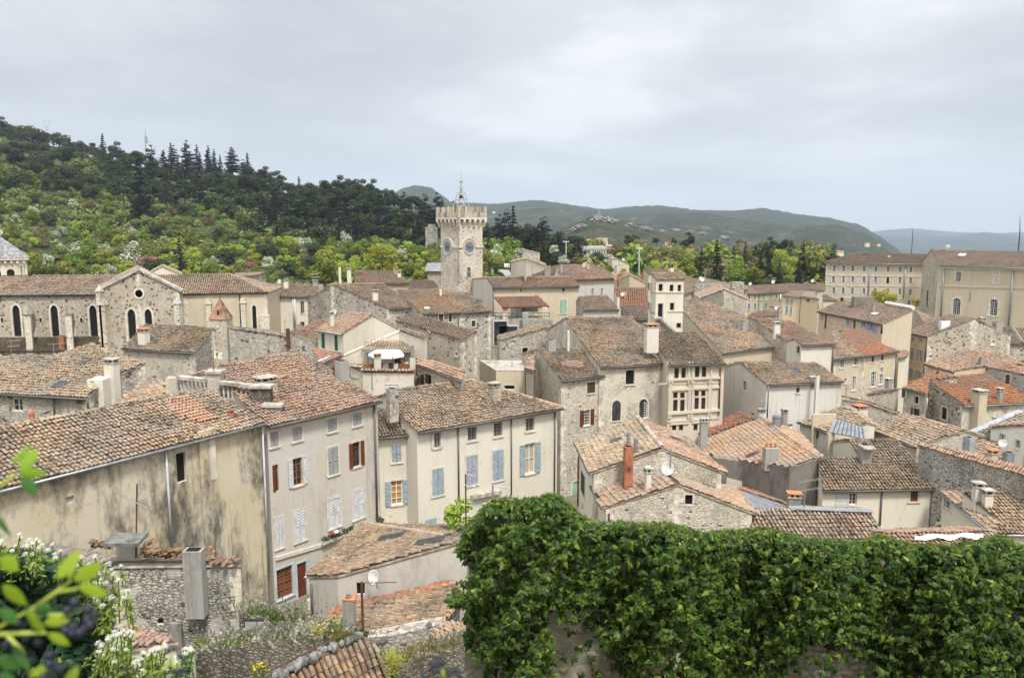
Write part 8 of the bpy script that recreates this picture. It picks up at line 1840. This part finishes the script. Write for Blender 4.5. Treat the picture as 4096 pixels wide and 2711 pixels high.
# limestone crags on the rocky hill, and far houses
CRAG=flat('limestone_crag',(.26,.24,.21),.95,var=.45)
r=random.Random(9)
for i,(x,y,s_) in enumerate([(860,405,11),(900,395,9),(945,405,12),(985,420,10),(1020,415,8),(700,470,9),(660,490,8),(1170,450,9),(1290,480,8),(1330,490,7),(1570,500,7),(1700,515,7),(1800,525,6),(840,500,8),(2010,565,8),(740,455,7),(1450,505,6)]):
    p=at_Y(A3(x,y),900-40*(y>440)); bm=bmesh.new(); bmesh.ops.create_icosphere(bm,subdivisions=3,radius=1.0)
    for v in bm.verts:
        f=1+.35*math.sin(v.co.x*7+i)*math.cos(v.co.z*6+i*2)+.2*math.sin(v.co.y*11+v.co.x*9); v.co*=f; v.co.x*=s_*.62; v.co.y*=s_*.5; v.co.z*=s_*.3; v.co+=p
    o=mesh_obj('limestone_crag',[v.co.copy() for v in bm.verts],[[q.index for q in f_.verts] for f_ in bm.faces],CRAG,None); bm.free(); tag(o,'pale limestone crag on the rocky hill beyond the town','crag','limestone crags on the rocky hill')
p=at_Y(A3(880,375),905); mb=MB(); mb.abox(p.x-5,p.x+4,905,912,p.z-8,p.z+3); mb.abox(p.x-1,p.x+2,905.5,910,p.z+3,p.z+8); tag(mb.build('castle_ruin',CRAG),'tiny ruined castle on top of the rocky hill','ruin')
for i,(R,x,y,Y,w) in enumerate([(A4,610,330,1500,13),(A4,735,335,1500,11),(A4,985,365,1300,12),(A4,460,415,700,9),(A4,760,435,620,8),(A4,480,395,720,8),(A3,830,595,420,11),(A3,900,600,420,10),(A3,870,640,360,9),(A3,950,640,360,8),(A2,2185,552,1900,11),(A4,1660,375,3300,26),(A4,800,330,1500,7),(A4,1080,370,1300,8),(A4,570,355,1450,8),(A4,600,430,640,7),(A3,1510,610,600,7),(A3,920,580,430,9)]):
    p=at_Y(R(x,y),Y); w*=.62; h_=w*.32; e=empty('far_house',(p.x,p.y,p.z-h_),'tiny pale house with rose roof scattered in the far valley','house','tiny houses in the far valley'); mb=MB(); mb.abox(p.x-w/2,p.x+w/2,p.y,p.y+w*.7,p.z-h_*2.2,p.z); mb.build('wall',PL_YEL if i%3 else PL_WHITE,e)
    mb=MB(); zz=p.z; mb.add([(p.x-w*.55,p.y-.4,zz),(p.x+w*.55,p.y-.4,zz),(p.x+w*.55,p.y+w*.35,zz+w*.17),(p.x-w*.55,p.y+w*.35,zz+w*.17),(p.x+w*.55,p.y+w*.75,zz),(p.x-w*.55,p.y+w*.75,zz)],[(0,1,2,3),(3,2,4,5),(0,3,5),(1,4,2)]); mb.build('roof',ROSEM,e)
# ---- haze
hz_m=bpy.data.materials.new('air_haze'); hz_m.use_nodes=True; nt=hz_m.node_tree; nt.nodes.clear(); ou=nt.nodes.new('ShaderNodeOutputMaterial'); pv=nt.nodes.new('ShaderNodeVolumePrincipled'); pv.inputs['Color'].default_value=(.68,.82,1,1); pv.inputs['Density'].default_value=.00013; nt.links.new(pv.outputs[0],ou.inputs['Volume'])
mb=MB(); mb.abox(-9000,9000,-60,9300,-480,560); o=mb.build('haze',hz_m); tag(o,kind='stuff')
# =================================================================== IVY AND FOREGROUND PLANTS
def ivy_mat(name,c0,c1,c2,tr=.15):
    m=leaf_mat(name,c0,c1,c2,tr,.5,0.0); m.node_tree.nodes['Principled BSDF'].inputs['Specular IOR Level'].default_value=.22; return m
IVY=ivy_mat('ivy_leaf',(.011,.038,.007),(.03,.08,.012),(.07,.145,.02)); IVYN=ivy_mat('ivy_leaf_young',(.11,.18,.02),(.17,.25,.035),(.24,.31,.05),.3); IVYB=ivy_mat('ivy_leaf_bluish',(.012,.035,.018),(.02,.055,.025),(.035,.085,.035))
LS=np.array([(0,0),(.32,.12),(.5,.02),(.42,.36),(.34,.55),(0,1.05),(-.34,.55),(-.42,.36),(-.5,.02),(-.32,.12)])  # ivy leaf outline, stalk at origin, tip at y=1
def leaves_geo(C,Tip,Nrm,size,fold,shape=LS):
    n=len(C); Tip=Tip-Nrm*(Tip*Nrm).sum(1)[:,None]; Tip/=np.linalg.norm(Tip,axis=1)[:,None]+1e-9; Sd=np.cross(Tip,Nrm); k=len(shape)
    s=size[:,None,None]; x=shape[:,0][None,:,None]; y=shape[:,1][None,:,None]
    P=C[:,None,:]+s*(Sd[:,None,:]*x+Tip[:,None,:]*y - Nrm[:,None,:]*(np.abs(x)*fold[:,None,None]+.22*y*y))
    mid=C[:,None,:]+s*(Tip[:,None,:]*.45-Nrm[:,None,:]*.03)
    V=np.concatenate([P,mid],1).reshape(-1,3); b=(np.arange(n)*(k+1))[:,None,None]; f=np.array([(i,(i+1)%k,k) for i in range(k)])[None]; return V,(f+b).reshape(-1,3)
LO=np.array([(0,0),(.2,.12),(.3,.34),(.2,.66),(0,1.1),(-.2,.66),(-.3,.34),(-.2,.12)])
def norm(a): return a/(np.linalg.norm(a,axis=1)[:,None]+1e-9)
def ivy_clusters(rng,P,Out,per,size):
    """rosettes of leaves round shoot tips at P pointing along Out"""
    n=len(P)*per; idx=np.repeat(np.arange(len(P)),per); a=rng.random(n)*6.28; o=Out[idx]; t=norm(np.cross(o,rng.normal(size=(n,3)))); b=np.cross(o,t)
    rad=t*np.cos(a)[:,None]+b*np.sin(a)[:,None]; lift=rng.random(n)[:,None]; C=P[idx]+rad*.16*size-o*(lift*1.1*size)
    nr=norm(o*(.5+.8*rng.random(n))[:,None]+rad*.55+np.array([0,-.15,.55])+rng.normal(size=(n,3))*.16); tip=rad+o*.15+np.array([0,0,-.5])+rng.normal(size=(n,3))*.15
    return C,tip,nr
def ivy_mass(name,label,rng,samp,n,per,size,young=.2,cat='ivy',mat=IVY):
    P,O=samp(n); e=empty(name,tuple(P.mean(0)),label,cat); C,tip,nr=ivy_clusters(rng,P,O,per,size); m=len(C)
    half=rng.random(m)<.62; sz=size*(.55+.75*rng.random(m)); fo=.12+.25*rng.random(m)
    Va,Fa=leaves_geo(C[~half],tip[~half],nr[~half],sz[~half],fo[~half]); Vb,Fb=leaves_geo(C[half],tip[half],nr[half],sz[half]*1.25,fo[half],LO)
    mi=np.concatenate([np.repeat((rng.random((~half).sum())<.04).astype(int),len(LS)),np.repeat((rng.random(half.sum())<.09).astype(int),len(LO))]); mesh_obj('foliage',np.concatenate([Va,Vb]),np.concatenate([Fa,Fb+len(Va)]),[mat,IVYN],e,mi)
    # young shoots and umbels
    k=int(len(P)*young); j=rng.choice(len(P),k,replace=False); reps=6; idx=np.repeat(j,reps); q=len(idx); d=norm(O[idx]+rng.normal(size=(q,3))*.8+np.array([0,0,.4])); V,Fv=leaves_geo(P[idx],d,norm(np.cross(d,rng.normal(size=(q,3)))),size*(.4+.6*rng.random(q)),.1*np.ones(q),np.array([(0,0),(.08,.2),(.13,.5),(0,1),(-.13,.5),(-.08,.2)])); mesh_obj('young_leaves',V,Fv,[IVYN],e)
    return e
TOP=[(1790,2330),(1822,2180),(1850,2165),(1880,2080),(1916,2045),(1950,2005),(1994,1984),(2060,1992),(2120,1990),(2175,1976),(2217,1972),(2260,2000),(2314,2050),(2381,2090),(2498,2078),(2560,2092),(2672,2086),(2750,2108),(2818,2130),(2900,2118),(3000,2112),(3098,2108),(3160,2130),(3234,2150),(3340,2158),(3448,2162),(3500,2140),(3545,2132),(3600,2160),(3661,2172),(3760,2176),(3850,2168),(3932,2160),(3975,2140),(4019,2137),(4060,2165),(4130,2178),(4300,2180)]
def interp(L,x): return np.interp(x,[a for a,b in L],[b for a,b in L])
YI=8.8
def pxw(X,Yp,Y):   # arrays of pixel x,y and forward distance to world points
    r=np.stack([(X-CX)/F,np.zeros_like(X),np.zeros_like(X)],1); v=(CY-Yp)/F; d=np.stack([(X-CX)/F, FW.y+v*UP.y, FW.z+v*UP.z],1); return np.array(CAM)+d*(Y/d[:,1])[:,None]
rngi=np.random.default_rng(42)
def bare(X,Y):
    b=lambda x,y:(1800+x/1.0318,1900+y/1.0318)
    P1=[b(*p) for p in ((372,600),(430,545),(540,560),(600,630),(650,660),(660,720),(720,790),(690,900),(405,900),(415,700))]; P2=[b(*p) for p in ((1440,760),(1490,665),(1560,690),(1640,710),(1760,760),(1790,850),(1780,900),(1340,900),(1370,800))]; P3=[b(*p) for p in ((915,720),(950,690),(985,720),(975,790),(960,800),(985,850),(920,850),(905,790))]
    return in_poly(X,Y,P1)|in_poly(X,Y,P2)|in_poly(X,Y,P3)
def samp_wall(n):
    X=rngi.uniform(1800,4200,n*3); t=interp(TOP,X); y=np.where(rngi.random(n*3)<.2,t+2+np.abs(rngi.normal(size=n*3))*26,t+8+(2790-t)*rngi.random(n*3))
    edge=1848+22*np.sin(y*.012)+20*np.sin(y*.031)-np.where((y>2150)&(y<2420),18,0)+np.clip((y-2400)*.28,0,52)
    k=((~bare(X+rngi.normal(size=n*3)*20,y+rngi.normal(size=n*3)*20))|(rngi.random(n*3)<.07))&(X>edge); X=X[k][:n]; y=y[k][:n]; t=t[k][:n]
    dep=(y-t); Yd=YI+.25*np.sin(X*.011)+.18*np.sin(X*.027+y*.02)+.15*rngi.normal(size=len(X))+.45*np.exp(-dep/45); P=pxw(X,y,Yd)
    O=norm(np.stack([.25*rngi.normal(size=len(X)),-1+0*X,.25+1.3*np.exp(-dep/60)],1)+rngi.normal(size=(len(X),3))*.25); return P,O
ivy_mass('ivy','thick glossy ivy mass covering the old wall across the right foreground',rngi,samp_wall,7000,8,.058,.7)
# the wall beneath, with plaster and stones
def wall_px(pts,Y,name,label,mat,depth=.5):
    a=[at_Y(p,Y) for p in pts]; n=len(a); k=Vector((0,depth,0)); o=mesh_obj(name,[*a,*[p+k for p in a]],[tuple(range(n))[::-1],tuple(range(n,2*n))]+[(i,(i+1)%n,n+(i+1)%n,n+i) for i in range(n)],mat); tag(o,label,'wall'); return o
GW=stone_mat('garden_wall_stone',(.36,.32,.26),(.48,.44,.37),(.27,.23,.18),(.3,.27,.21),4.5,.08,0,.4,(.1,.09,.07),1.3,plaster=(.46,.42,.34),pamt=.5)
wp=[(1850,2790)]+[(x,y+85) for x,y in TOP if 1860<x<4250]+[(4250,2790),(2800,2790),(2760,2700),(2735,2610),(2705,2610),(2690,2790)]
wall_px(wp,YI+.55,'garden_wall','old plastered rubble wall showing through gaps in the ivy',GW)
def stone_lump(C,r,i,mat,par):
    bm=bmesh.new(); bmesh.ops.create_icosphere(bm,subdivisions=2,radius=1)
    for v in bm.verts: v.co*=1+.16*math.sin(v.co.x*5+i)*math.cos(v.co.y*4+i*3); v.co.x*=r*1.35; v.co.y*=.06; v.co.z*=r*.8; v.co+=C
    o=mesh_obj('wall_stone',[v.co.copy() for v in bm.verts],[[q.index for q in f_.verts] for f_ in bm.faces],mat,par); bm.free()
GS=[flat('field_stone_grey',(.42,.39,.34),.95,var=.3),flat('field_stone_ochre',(.46,.37,.24),.95,var=.3),flat('field_stone_rose',(.4,.29,.23),.95,var=.3)]
gwo=bpy.data.objects['garden_wall']
i=0
for y in range(680,850,26):
    x=1390+ (i%2)*20
    while x<1790:
        stone_lump(at_Y(B8(x,y+rnd.uniform(-5,5)),YI+.55),rnd.uniform(.042,.066),i,GS[rnd.choice([0,0,0,1,2])],gwo); x+=rnd.uniform(34,52); i+=1
for x,y in ((540,640),(585,735),(640,750),(670,785),(655,812),(470,800),(600,800)): stone_lump(at_Y(B8(x,y),YI+.55),.05,i,GS[i%3],gwo); i+=1
# left foreground ivy bush
LB_=[(0,2215),(60,2205),(120,2205),(180,2225),(240,2222),(300,2270),(380,2330),(440,2420),(455,2480),(400,2560),(395,2640),(410,2720),(420,2800)]
def samp_left(n):
    y=2195+610*rngi.random(n*3); X=rngi.uniform(-160,470,n*3); xe=np.interp(y,[2195,2215,2240,2290,2340,2430,2480,2560,2640,2800],[30,200,290,330,385,445,455,400,398,425]); k=X<xe+rngi.normal(size=n*3)*10; X=X[k][:n]; y=y[k][:n]; Yd=6.3+.3*np.sin(X*.02)+.2*np.sin(y*.03)+.15*rngi.normal(size=len(X)); O=norm(np.stack([.35+.3*rngi.normal(size=len(X)),-1+0*X,.45+0*X],1)+rngi.normal(size=(len(X),3))*.3); return pxw(X,y,Yd),O
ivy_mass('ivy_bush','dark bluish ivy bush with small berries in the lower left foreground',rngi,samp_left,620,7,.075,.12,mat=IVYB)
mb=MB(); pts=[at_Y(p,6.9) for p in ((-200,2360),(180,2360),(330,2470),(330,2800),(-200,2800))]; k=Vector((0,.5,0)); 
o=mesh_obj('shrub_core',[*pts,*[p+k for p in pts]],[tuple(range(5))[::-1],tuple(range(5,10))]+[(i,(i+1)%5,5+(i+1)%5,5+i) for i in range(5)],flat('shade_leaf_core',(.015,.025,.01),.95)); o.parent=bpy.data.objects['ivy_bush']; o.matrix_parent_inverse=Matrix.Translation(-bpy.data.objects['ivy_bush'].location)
# white blossom shrub
PET=leaf_mat('blossom_cream',(.62,.63,.5),(.72,.72,.6),(.8,.8,.7),.15,.7,0.0); STEM=flat('stem_green',(.14,.18,.04),.7); LG=leaf_mat('leaf_pale_green',(.12,.2,.03),(.18,.28,.05),(.25,.34,.08),.3,.6,0.0)
def blossom(name,label,heads,Y,size,seed):
    r=np.random.default_rng(seed); e=empty(name,at_Y(heads[0],Y),label,'shrub'); Cs=[];Ns=[];st=MB(); LC=[];LT=[];LN=[]
    for (x,y) in heads:
        Yh=Y+r.normal()*.25; c=np.array(at_Y((x,y),Yh)); k=110; d=norm(r.normal(size=(k,3))+np.array([0,-.3,.7])); rad=size*(.55+.5*r.random()); Cs.append(c+d*rad*(.7+.35*r.random((k,1)))*np.array([1,1,.8])); Ns.append(norm(d+r.normal(size=(k,3))*.4))
        b=Vector(c)+Vector((-.06+.04*r.normal(),.05,-.22-.1*r.random())); st.tube([b,Vector(c)-Z3*.01],.005,4,cap=False)
        for _ in range(10): LC.append(np.array(b.lerp(Vector(c),r.random()*.9))); t=r.normal(size=3)+np.array([0,0,.3]); LT.append(t); LN.append(np.array([.2*r.normal(),-.5,1]))
    V,Fq=leaf_quads(np.concatenate(Cs),np.concatenate(Ns),size*.15,r,.9); mesh_obj('blossoms',V,Fq,[PET],e); V,Fv=leaves_geo(np.array(LC),norm(np.array(LT)),norm(np.array(LN)),size*1.7*(.6+.6*r.random(len(LC))),.2*np.ones(len(LC)),np.array([(0,0),(.16,.25),(.2,.5),(0,1),(-.2,.5),(-.16,.25)])); st.add([tuple(x) for x in V],[tuple(x) for x in Fv],1); st.build('foliage',[STEM,LG],e)
def area(P,n,seed):
    r=random.Random(seed); o=[]; xs_=[p[0] for p in P]; ys_=[p[1] for p in P]
    while len(o)<n:
        x=r.uniform(min(xs_),max(xs_)); y=r.uniform(min(ys_),max(ys_))
        if in_poly(np.array([x]),np.array([y]),P)[0]: o.append((x,y))
    return o
b6=lambda L:[B6(*p) for p in L]
blossom('blossom_shrub','white flowering shrub spray along the top of the dark ivy bush',b6([(20,335),(10,360),(175,285),(180,310),(265,335),(290,360),(330,325),(350,350),(375,385),(340,410),(300,460),(230,460),(240,390),(150,390),(110,430),(330,480),(470,375),(440,490),(490,460),(430,420),(540,430),(500,490),(725,485),(855,485),(800,545)]),5.8,.029,1)
blossom('blossom_shrub','white flowering shrub spray in front of the rubble wall',b6([(885,630),(950,610),(1000,600),(1015,640),(970,545),(1085,565),(1060,690),(1040,700),(910,690),(945,720),(880,720),(850,710),(1015,745),(1110,795),(1150,790),(1160,830),(1110,850),(1060,870),(950,860),(1000,850),(900,840),(880,880),(850,890),(920,920),(985,870),(860,850),(1030,930),(970,960),(800,600),(770,590),(680,560),(1165,855)]),5.9,.03,2)
blossom('blossom_shrub','largest spray of white blossom beside the little tile shed',area(b6([(1060,1060),(1190,1110),(1200,1210),(1120,1290),(1180,1400),(1330,1300),(1500,1260),(1500,1290),(1360,1390),(1340,1500),(1230,1580),(880,1600),(960,1450),(850,1310),(880,1250),(1000,1180)]),170,3),5.6,.026,3)
blossom('blossom_shrub','white blossom spray beneath the crumbled wall at the frame bottom',area(b6([(1420,1390),(1620,1380),(1660,1290),(1730,1290),(1740,1370),(1700,1560),(1720,1600),(1400,1600),(1350,1540)]),70,4),5.7,.027,4)
# ---- close ivy sprig with black berries
BRG=leaf_mat('leaf_backlit',(.13,.25,.015),(.2,.35,.025),(.28,.42,.045),.45,.4,0.0); BRD=leaf_mat('leaf_deep',(.03,.08,.02),(.05,.12,.025),(.07,.15,.03),.2,.35,0.0); BER=flat('ivy_berry',(.014,.016,.03),.45,var=.2,spec=.4)
OV=np.array([(0,0),(.22,.12),(.38,.35),(.36,.6),(.2,.85),(0,1.02),(-.2,.85),(-.36,.6),(-.38,.35),(-.22,.12)])
def sprig(label,leaves,stems,berries,Y,br,name='ivy_sprig'):
    e=empty(name,at_Y(berries[0] if berries else leaves[0][0],Y),label,'ivy sprig')
    for nm,mat,sel in (('bright_leaves',BRG,0),('deep_leaves',BRD,1)):
        L=[l for l in leaves if l[3]==sel]
        if not L: continue
        C=np.array([tuple(at_Y(l[0],Y+l[4])) for l in L]); T=np.array([tuple(at_Y(l[1],Y+l[4]-.01)) for l in L]); d=T-C; sz=np.linalg.norm(d,axis=1); sh=[]
        Vs=[];Fs=[];o=0
        for i,l in enumerate(L):
            ratio=(l[2]/F*(Y))/(.76*sz[i]); s2=OV.copy(); s2[:,0]*=ratio; v,f=leaves_geo(C[i:i+1],d[i:i+1],norm(np.array([[.15*math.sin(i*2.1),-1,.35+.2*math.cos(i*1.7)]])),sz[i:i+1],np.array([.25]),s2); Vs.append(v);Fs.append(f+o);o+=len(v)
        mesh_obj(nm,np.concatenate(Vs),np.concatenate(Fs),[mat],e,None,True)
    mb=MB()
    for st in stems: mb.tube([at_Y(p,Y+.01) for p in st],[.0022]*(len(st)-1)+[.0012],6)
    if stems: mb.build('stem',flat('stem_yellow_green',(.3,.36,.06),.6),e,True)
    for i,b in enumerate(berries):
        c=at_Y(b,Y+rnd.uniform(-.012,.012)); mb=MB(); r_=br*rnd.uniform(.88,1.1); mb.lathe(c,[(r_*math.sin(t),-r_*math.cos(t)) for t in [math.pi*k/9 for k in range(1,9)]],12); mb.lathe(c+Z3*r_*.9,[(r_*.2,0),(r_*.12,r_*.25)],6); mb.build('berry',BER,e,True)
c=lambda R,*L:[R(*p) for p in L]
lf=lambda R,b,t,w,s=0,dz=0.0:(R(*b),R(*t),w/2.24,s,dz)
sprig('bright backlit ivy sprig with a dangling cluster of black berries',[lf(B6,(520,680),(505,485),135),lf(B6,(612,690),(608,465),55),lf(B6,(660,690),(815,590),150),lf(B6,(705,735),(900,835),110),lf(B6,(240,950),(290,1065),80),lf(B6,(330,900),(420,1010),120,1,.02),lf(B6,(395,1070),(530,1085),95),lf(B6,(430,1165),(552,1305),100),lf(B6,(260,1000),(360,1160),90,0,.02),lf(B6,(0,480),(105,600),150),lf(B6,(20,730),(160,950),130),lf(B6,(0,950),(90,1090),120,1)],[c(B6,(330,920),(500,800),(640,690)),c(B6,(500,800),(720,760)),c(B6,(-60,1180),(180,1165),(420,1165)),c(B6,(-40,1130),(330,920)),c(B6,(440,1005),(640,1000))],c(B6,(600,960),(670,890),(790,950),(840,1000),(780,1045),(612,1060),(650,1110),(805,1090),(752,1125),(640,1165),(712,1160),(590,1140)),.72,.0078/2*1.12)
sprig('shaded ivy sprig with black berries at the bottom left corner',[lf(B6,(110,1270),(245,1500),95,1),lf(B6,(-20,1380),(120,1500),140,1),lf(B6,(560,1690),(540,1545),120),lf(B6,(250,1560),(340,1500),80),lf(B6,(-40,1560),(60,1640),150,1)],[c(B6,(40,1160),(200,1330),(260,1520))],c(B6,(440,1360),(280,1410),(440,1440),(500,1470),(540,1480),(470,1520),(230,1210),(170,1080),(340,1250),(390,1560),(60,1270)),.75,.0078/2*1.1)
sprig('out of focus ivy leaves hanging at the left edge above the eaves',[lf(B1,(100,800),(105,625),50),lf(B1,(180,840),(215,695),125),lf(B1,(165,860),(335,900),95),lf(B1,(190,900),(290,1060),120,1,.0),lf(B1,(110,800),(100,700),40),lf(B1,(-60,1230),(45,1440),60,1)],[c(B1,(-40,1040),(60,950),(170,860))],[],.8,.004)
sprig('small dangling black ivy berries over the white blossom',[],[c(B6,(1380,1600),(1500,1440),(1560,1330)),c(B6,(1540,1430),(1620,1540))],c(B6,(1512,1322),(1562,1308),(1622,1378),(1650,1420),(1600,1508),(1652,1500),(1562,1505),(1620,1545)),.9,.0036)
sprig('black ivy berries poking up at the bottom edge beside the weeds',[],[c(B7,(1735,1600),(1735,1540),(1715,1440)),c(B7,(1735,1560),(1800,1500))],c(B7,(1650,1445),(1716,1432),(1688,1500),(1775,1506),(1843,1498),(1622,1490),(1872,1545),(1790,1532),(1560,1562),(1655,1505)),.85,.0039)
# weeds
def weed(label,R,x,y,Y,w,h_,n,mat,name='weed',seed=0,extra=None):
    r=np.random.default_rng(seed); p=np.array(at_Y(R(x,y),Y)); C=p+np.stack([r.normal(size=n)*w*.4,r.normal(size=n)*w*.3,r.random(n)*h_],1); t=norm(r.normal(size=(n,3))+np.array([0,0,.5])); nr=norm(r.normal(size=(n,3))*.5+np.array([0,-.4,1])); V,Fv=leaves_geo(C,t,nr,.1*(.5+r.random(n)),.2*np.ones(n),np.array([(0,0),(.13,.3),(.16,.5),(0,1),(-.16,.5),(-.13,.3)])); e=empty(name,tuple(p),label,'plant'); mesh_obj('leaves',V,Fv,[mat],e)
    mb=MB(); mb.tube([p-np.array([0,0,.3]),p+np.array([0,0,h_*.8])],.012,4); mb.build('stem',STEM,e)
    if extra:
        k=extra[1]; C=p+np.stack([r.normal(size=k)*w*.45,r.normal(size=k)*w*.3-.05,h_*(.5+.6*r.random(k))],1); V,Fq=leaf_quads(C,norm(r.normal(size=(k,3))+np.array([0,-.5,.5])),.05,r); mesh_obj('flowers',V,Fq,[extra[0]],e)
YF=flat('wallflower_yellow',(.6,.45,.03),.7,var=.1)
weed('bright green leafy weed on the crumbled wall',B7,1290,1530,26.5,.55,.7,320,L_SPRING,seed=1); weed('upper fresh green weed growing on the rubble',B7,1270,1440,27,.6,.55,220,L_SPRING,seed=2); weed('yellow wallflower clump on the ruined wall',B7,620,1250,26.6,.5,.75,200,L_GREEN,seed=3,extra=(YF,55)); weed('yellow wallflower at the lower left of the mossy tiles',B7,85,1560,26,.35,.5,150,L_GREEN,seed=4,extra=(YF,35)); weed('feathery green shrub on the wall top',B7,705,1120,30.8,.8,.4,220,L_OLIVE,seed=5); weed('small weed at the base of the broken flue',B6,1790,1310,30,.45,.5,150,L_GREEN,seed=6); weed('green tuft growing between roof and stone house',A7,760,735,69,.5,.9,160,L_GREEN,seed=7); weed('bright tuft on the cottage roof',A5,1775,800,73,.5,.5,90,L_SPRING,seed=8); weed('yellow-green shoots on the wall by the terrace house',A6,1000,1110,58,.3,.6,80,L_SPRING,seed=9)
for i,(x,y,Y,w,h_,m) in enumerate(((330,1290,88,1.6,1.3,L_WHITE),(420,1250,88,1.4,1.0,L_OLIVE),(1000,1270,102.3,.9,2.2,L_OAK),(1110,1270,101.5,2.0,1.5,L_OLIVE),(570,1230,102.4,.9,1.6,L_SPRING),(870,1390,95,1.8,1.0,L_BARE))): weed(['white flowering shrub on the ruined cottage wall','scrubby weed on the ruined cottage wall','potted dark palm on the porch terrace','straggling shrub at the end of the porch terrace','light green plant between the porch posts','dry scrub below the porch terrace wall'][i],C4 if i>1 else A7,x,y if i>1 else (450 if i==0 else 415),Y,w,h_,200,m,name='shrub',seed=20+i)
for i,(x,y) in enumerate(((2120,870),(2200,790),(2210,890),(2150,880))): weed(['low green shrub on the terrace box, nearest the arch','small green climber on the weedy wall','upright bush on the rim of the terrace box','trailing plant below the tiled coping'][i],A6,x,y,76,.7,.9,120,L_GREEN if i!=2 else L_OLIVE,name='shrub',seed=30+i)
# ------------------------------------------------------------------ camera
cam = bpy.data.cameras.new('camera'); co = bpy.data.objects.new('camera', cam); COL.objects.link(co)
co.location = CAM; co.rotation_euler = (math.pi/2 - TILT, 0, 0)
cam.sensor_width = 36; cam.lens = F / 4096 * 36; cam.clip_start = 0.05; cam.clip_end = 30000
cam.dof.use_dof = True; cam.dof.focus_distance = 55; cam.dof.aperture_fstop = 4.8
SC.camera = co
# ------------------------------------------------------------------ daylight
w = bpy.data.worlds.new('World'); SC.world = w; w.use_nodes = True; nt = w.node_tree
bg = nt.nodes['Background']; bg.inputs['Strength'].default_value = 0.1
sky = N(nt, 'ShaderNodeTexSky'); sky.sky_type = 'NISHITA'; sky.sun_disc = False
SUN_EL, SUN_AZ = math.radians(60), math.radians(160)
sky.sun_elevation = SUN_EL; sky.sun_rotation = SUN_AZ
tc = N(nt, 'ShaderNodeTexCoord'); sp = N(nt, 'ShaderNodeSeparateXYZ'); nt.links.new(tc.outputs['Generated'], sp.inputs[0])
def M(op, a, b=None, c=None):
    n = N(nt, 'ShaderNodeMath', op=op)
    for i, v in enumerate((a, b, c)):
        if v is None: continue
        if isinstance(v, (int, float)): n.inputs[i].default_value = v
        else: nt.links.new(v, n.inputs[i])
    return n.outputs[0]
zc = M('MAXIMUM', sp.outputs['Z'], 0.0); den = M('ADD', zc, 0.16)
cx = M('DIVIDE', sp.outputs['X'], den); cy = M('DIVIDE', sp.outputs['Y'], den)
cv = N(nt, 'ShaderNodeCombineXYZ'); nt.links.new(cx, cv.inputs[0]); nt.links.new(cy, cv.inputs[1])
cl = noise(nt, cv.outputs[0], 0.55, 9, 0.55); cl2 = noise(nt, cv.outputs[0], 0.22, 3, 0.5)
mx = M('ADD', M('MULTIPLY', cl, 0.45), M('MULTIPLY', cl2, 0.58))
cloud = ramp(nt, mx, [(0.44, (3.7,3.87,4.02)), (0.5, (5.0,5.1,5.2)), (0.55, (7.2,7.2,7.2))])
hz = ramp(nt, zc, [(0.0, 0.75), (0.14, 0.25), (0.35, 0.0)])
cloud = mix(nt, hz, cloud, (6.6,6.65,6.7))
up = ramp(nt, zc, [(0.2, (1,1,1)), (0.8, (2.1,2.1,2.1))])
cloud = mix(nt, 1.0, cloud, up, 'MULTIPLY')
fin = mix(nt, 0.93, sky.outputs['Color'], cloud)
nt.links.new(fin, bg.inputs['Color'])
sl = bpy.data.lights.new('sun', 'SUN'); so = bpy.data.objects.new('sun', sl); COL.objects.link(so)
sl.energy = 2.8; sl.angle = math.radians(11); sl.color = (1, .96, .9)
sd = Vector((math.sin(SUN_AZ) * math.cos(SUN_EL), math.cos(SUN_AZ) * math.cos(SUN_EL), math.sin(SUN_EL)))
so.rotation_euler = sd.to_track_quat('Z', 'Y').to_euler()
SC.view_settings.view_transform = 'Standard'; SC.view_settings.look = 'None'; SC.view_settings.exposure = 0.55; SC.view_settings.gamma = 1.0
SC.render.engine = 'CYCLES'; SC.cycles.max_bounces = 5; SC.cycles.diffuse_bounces = 3; SC.cycles.glossy_bounces = 2; SC.cycles.transmission_bounces = 2; SC.cycles.volume_bounces = 0
SC.cycles.use_denoising = True
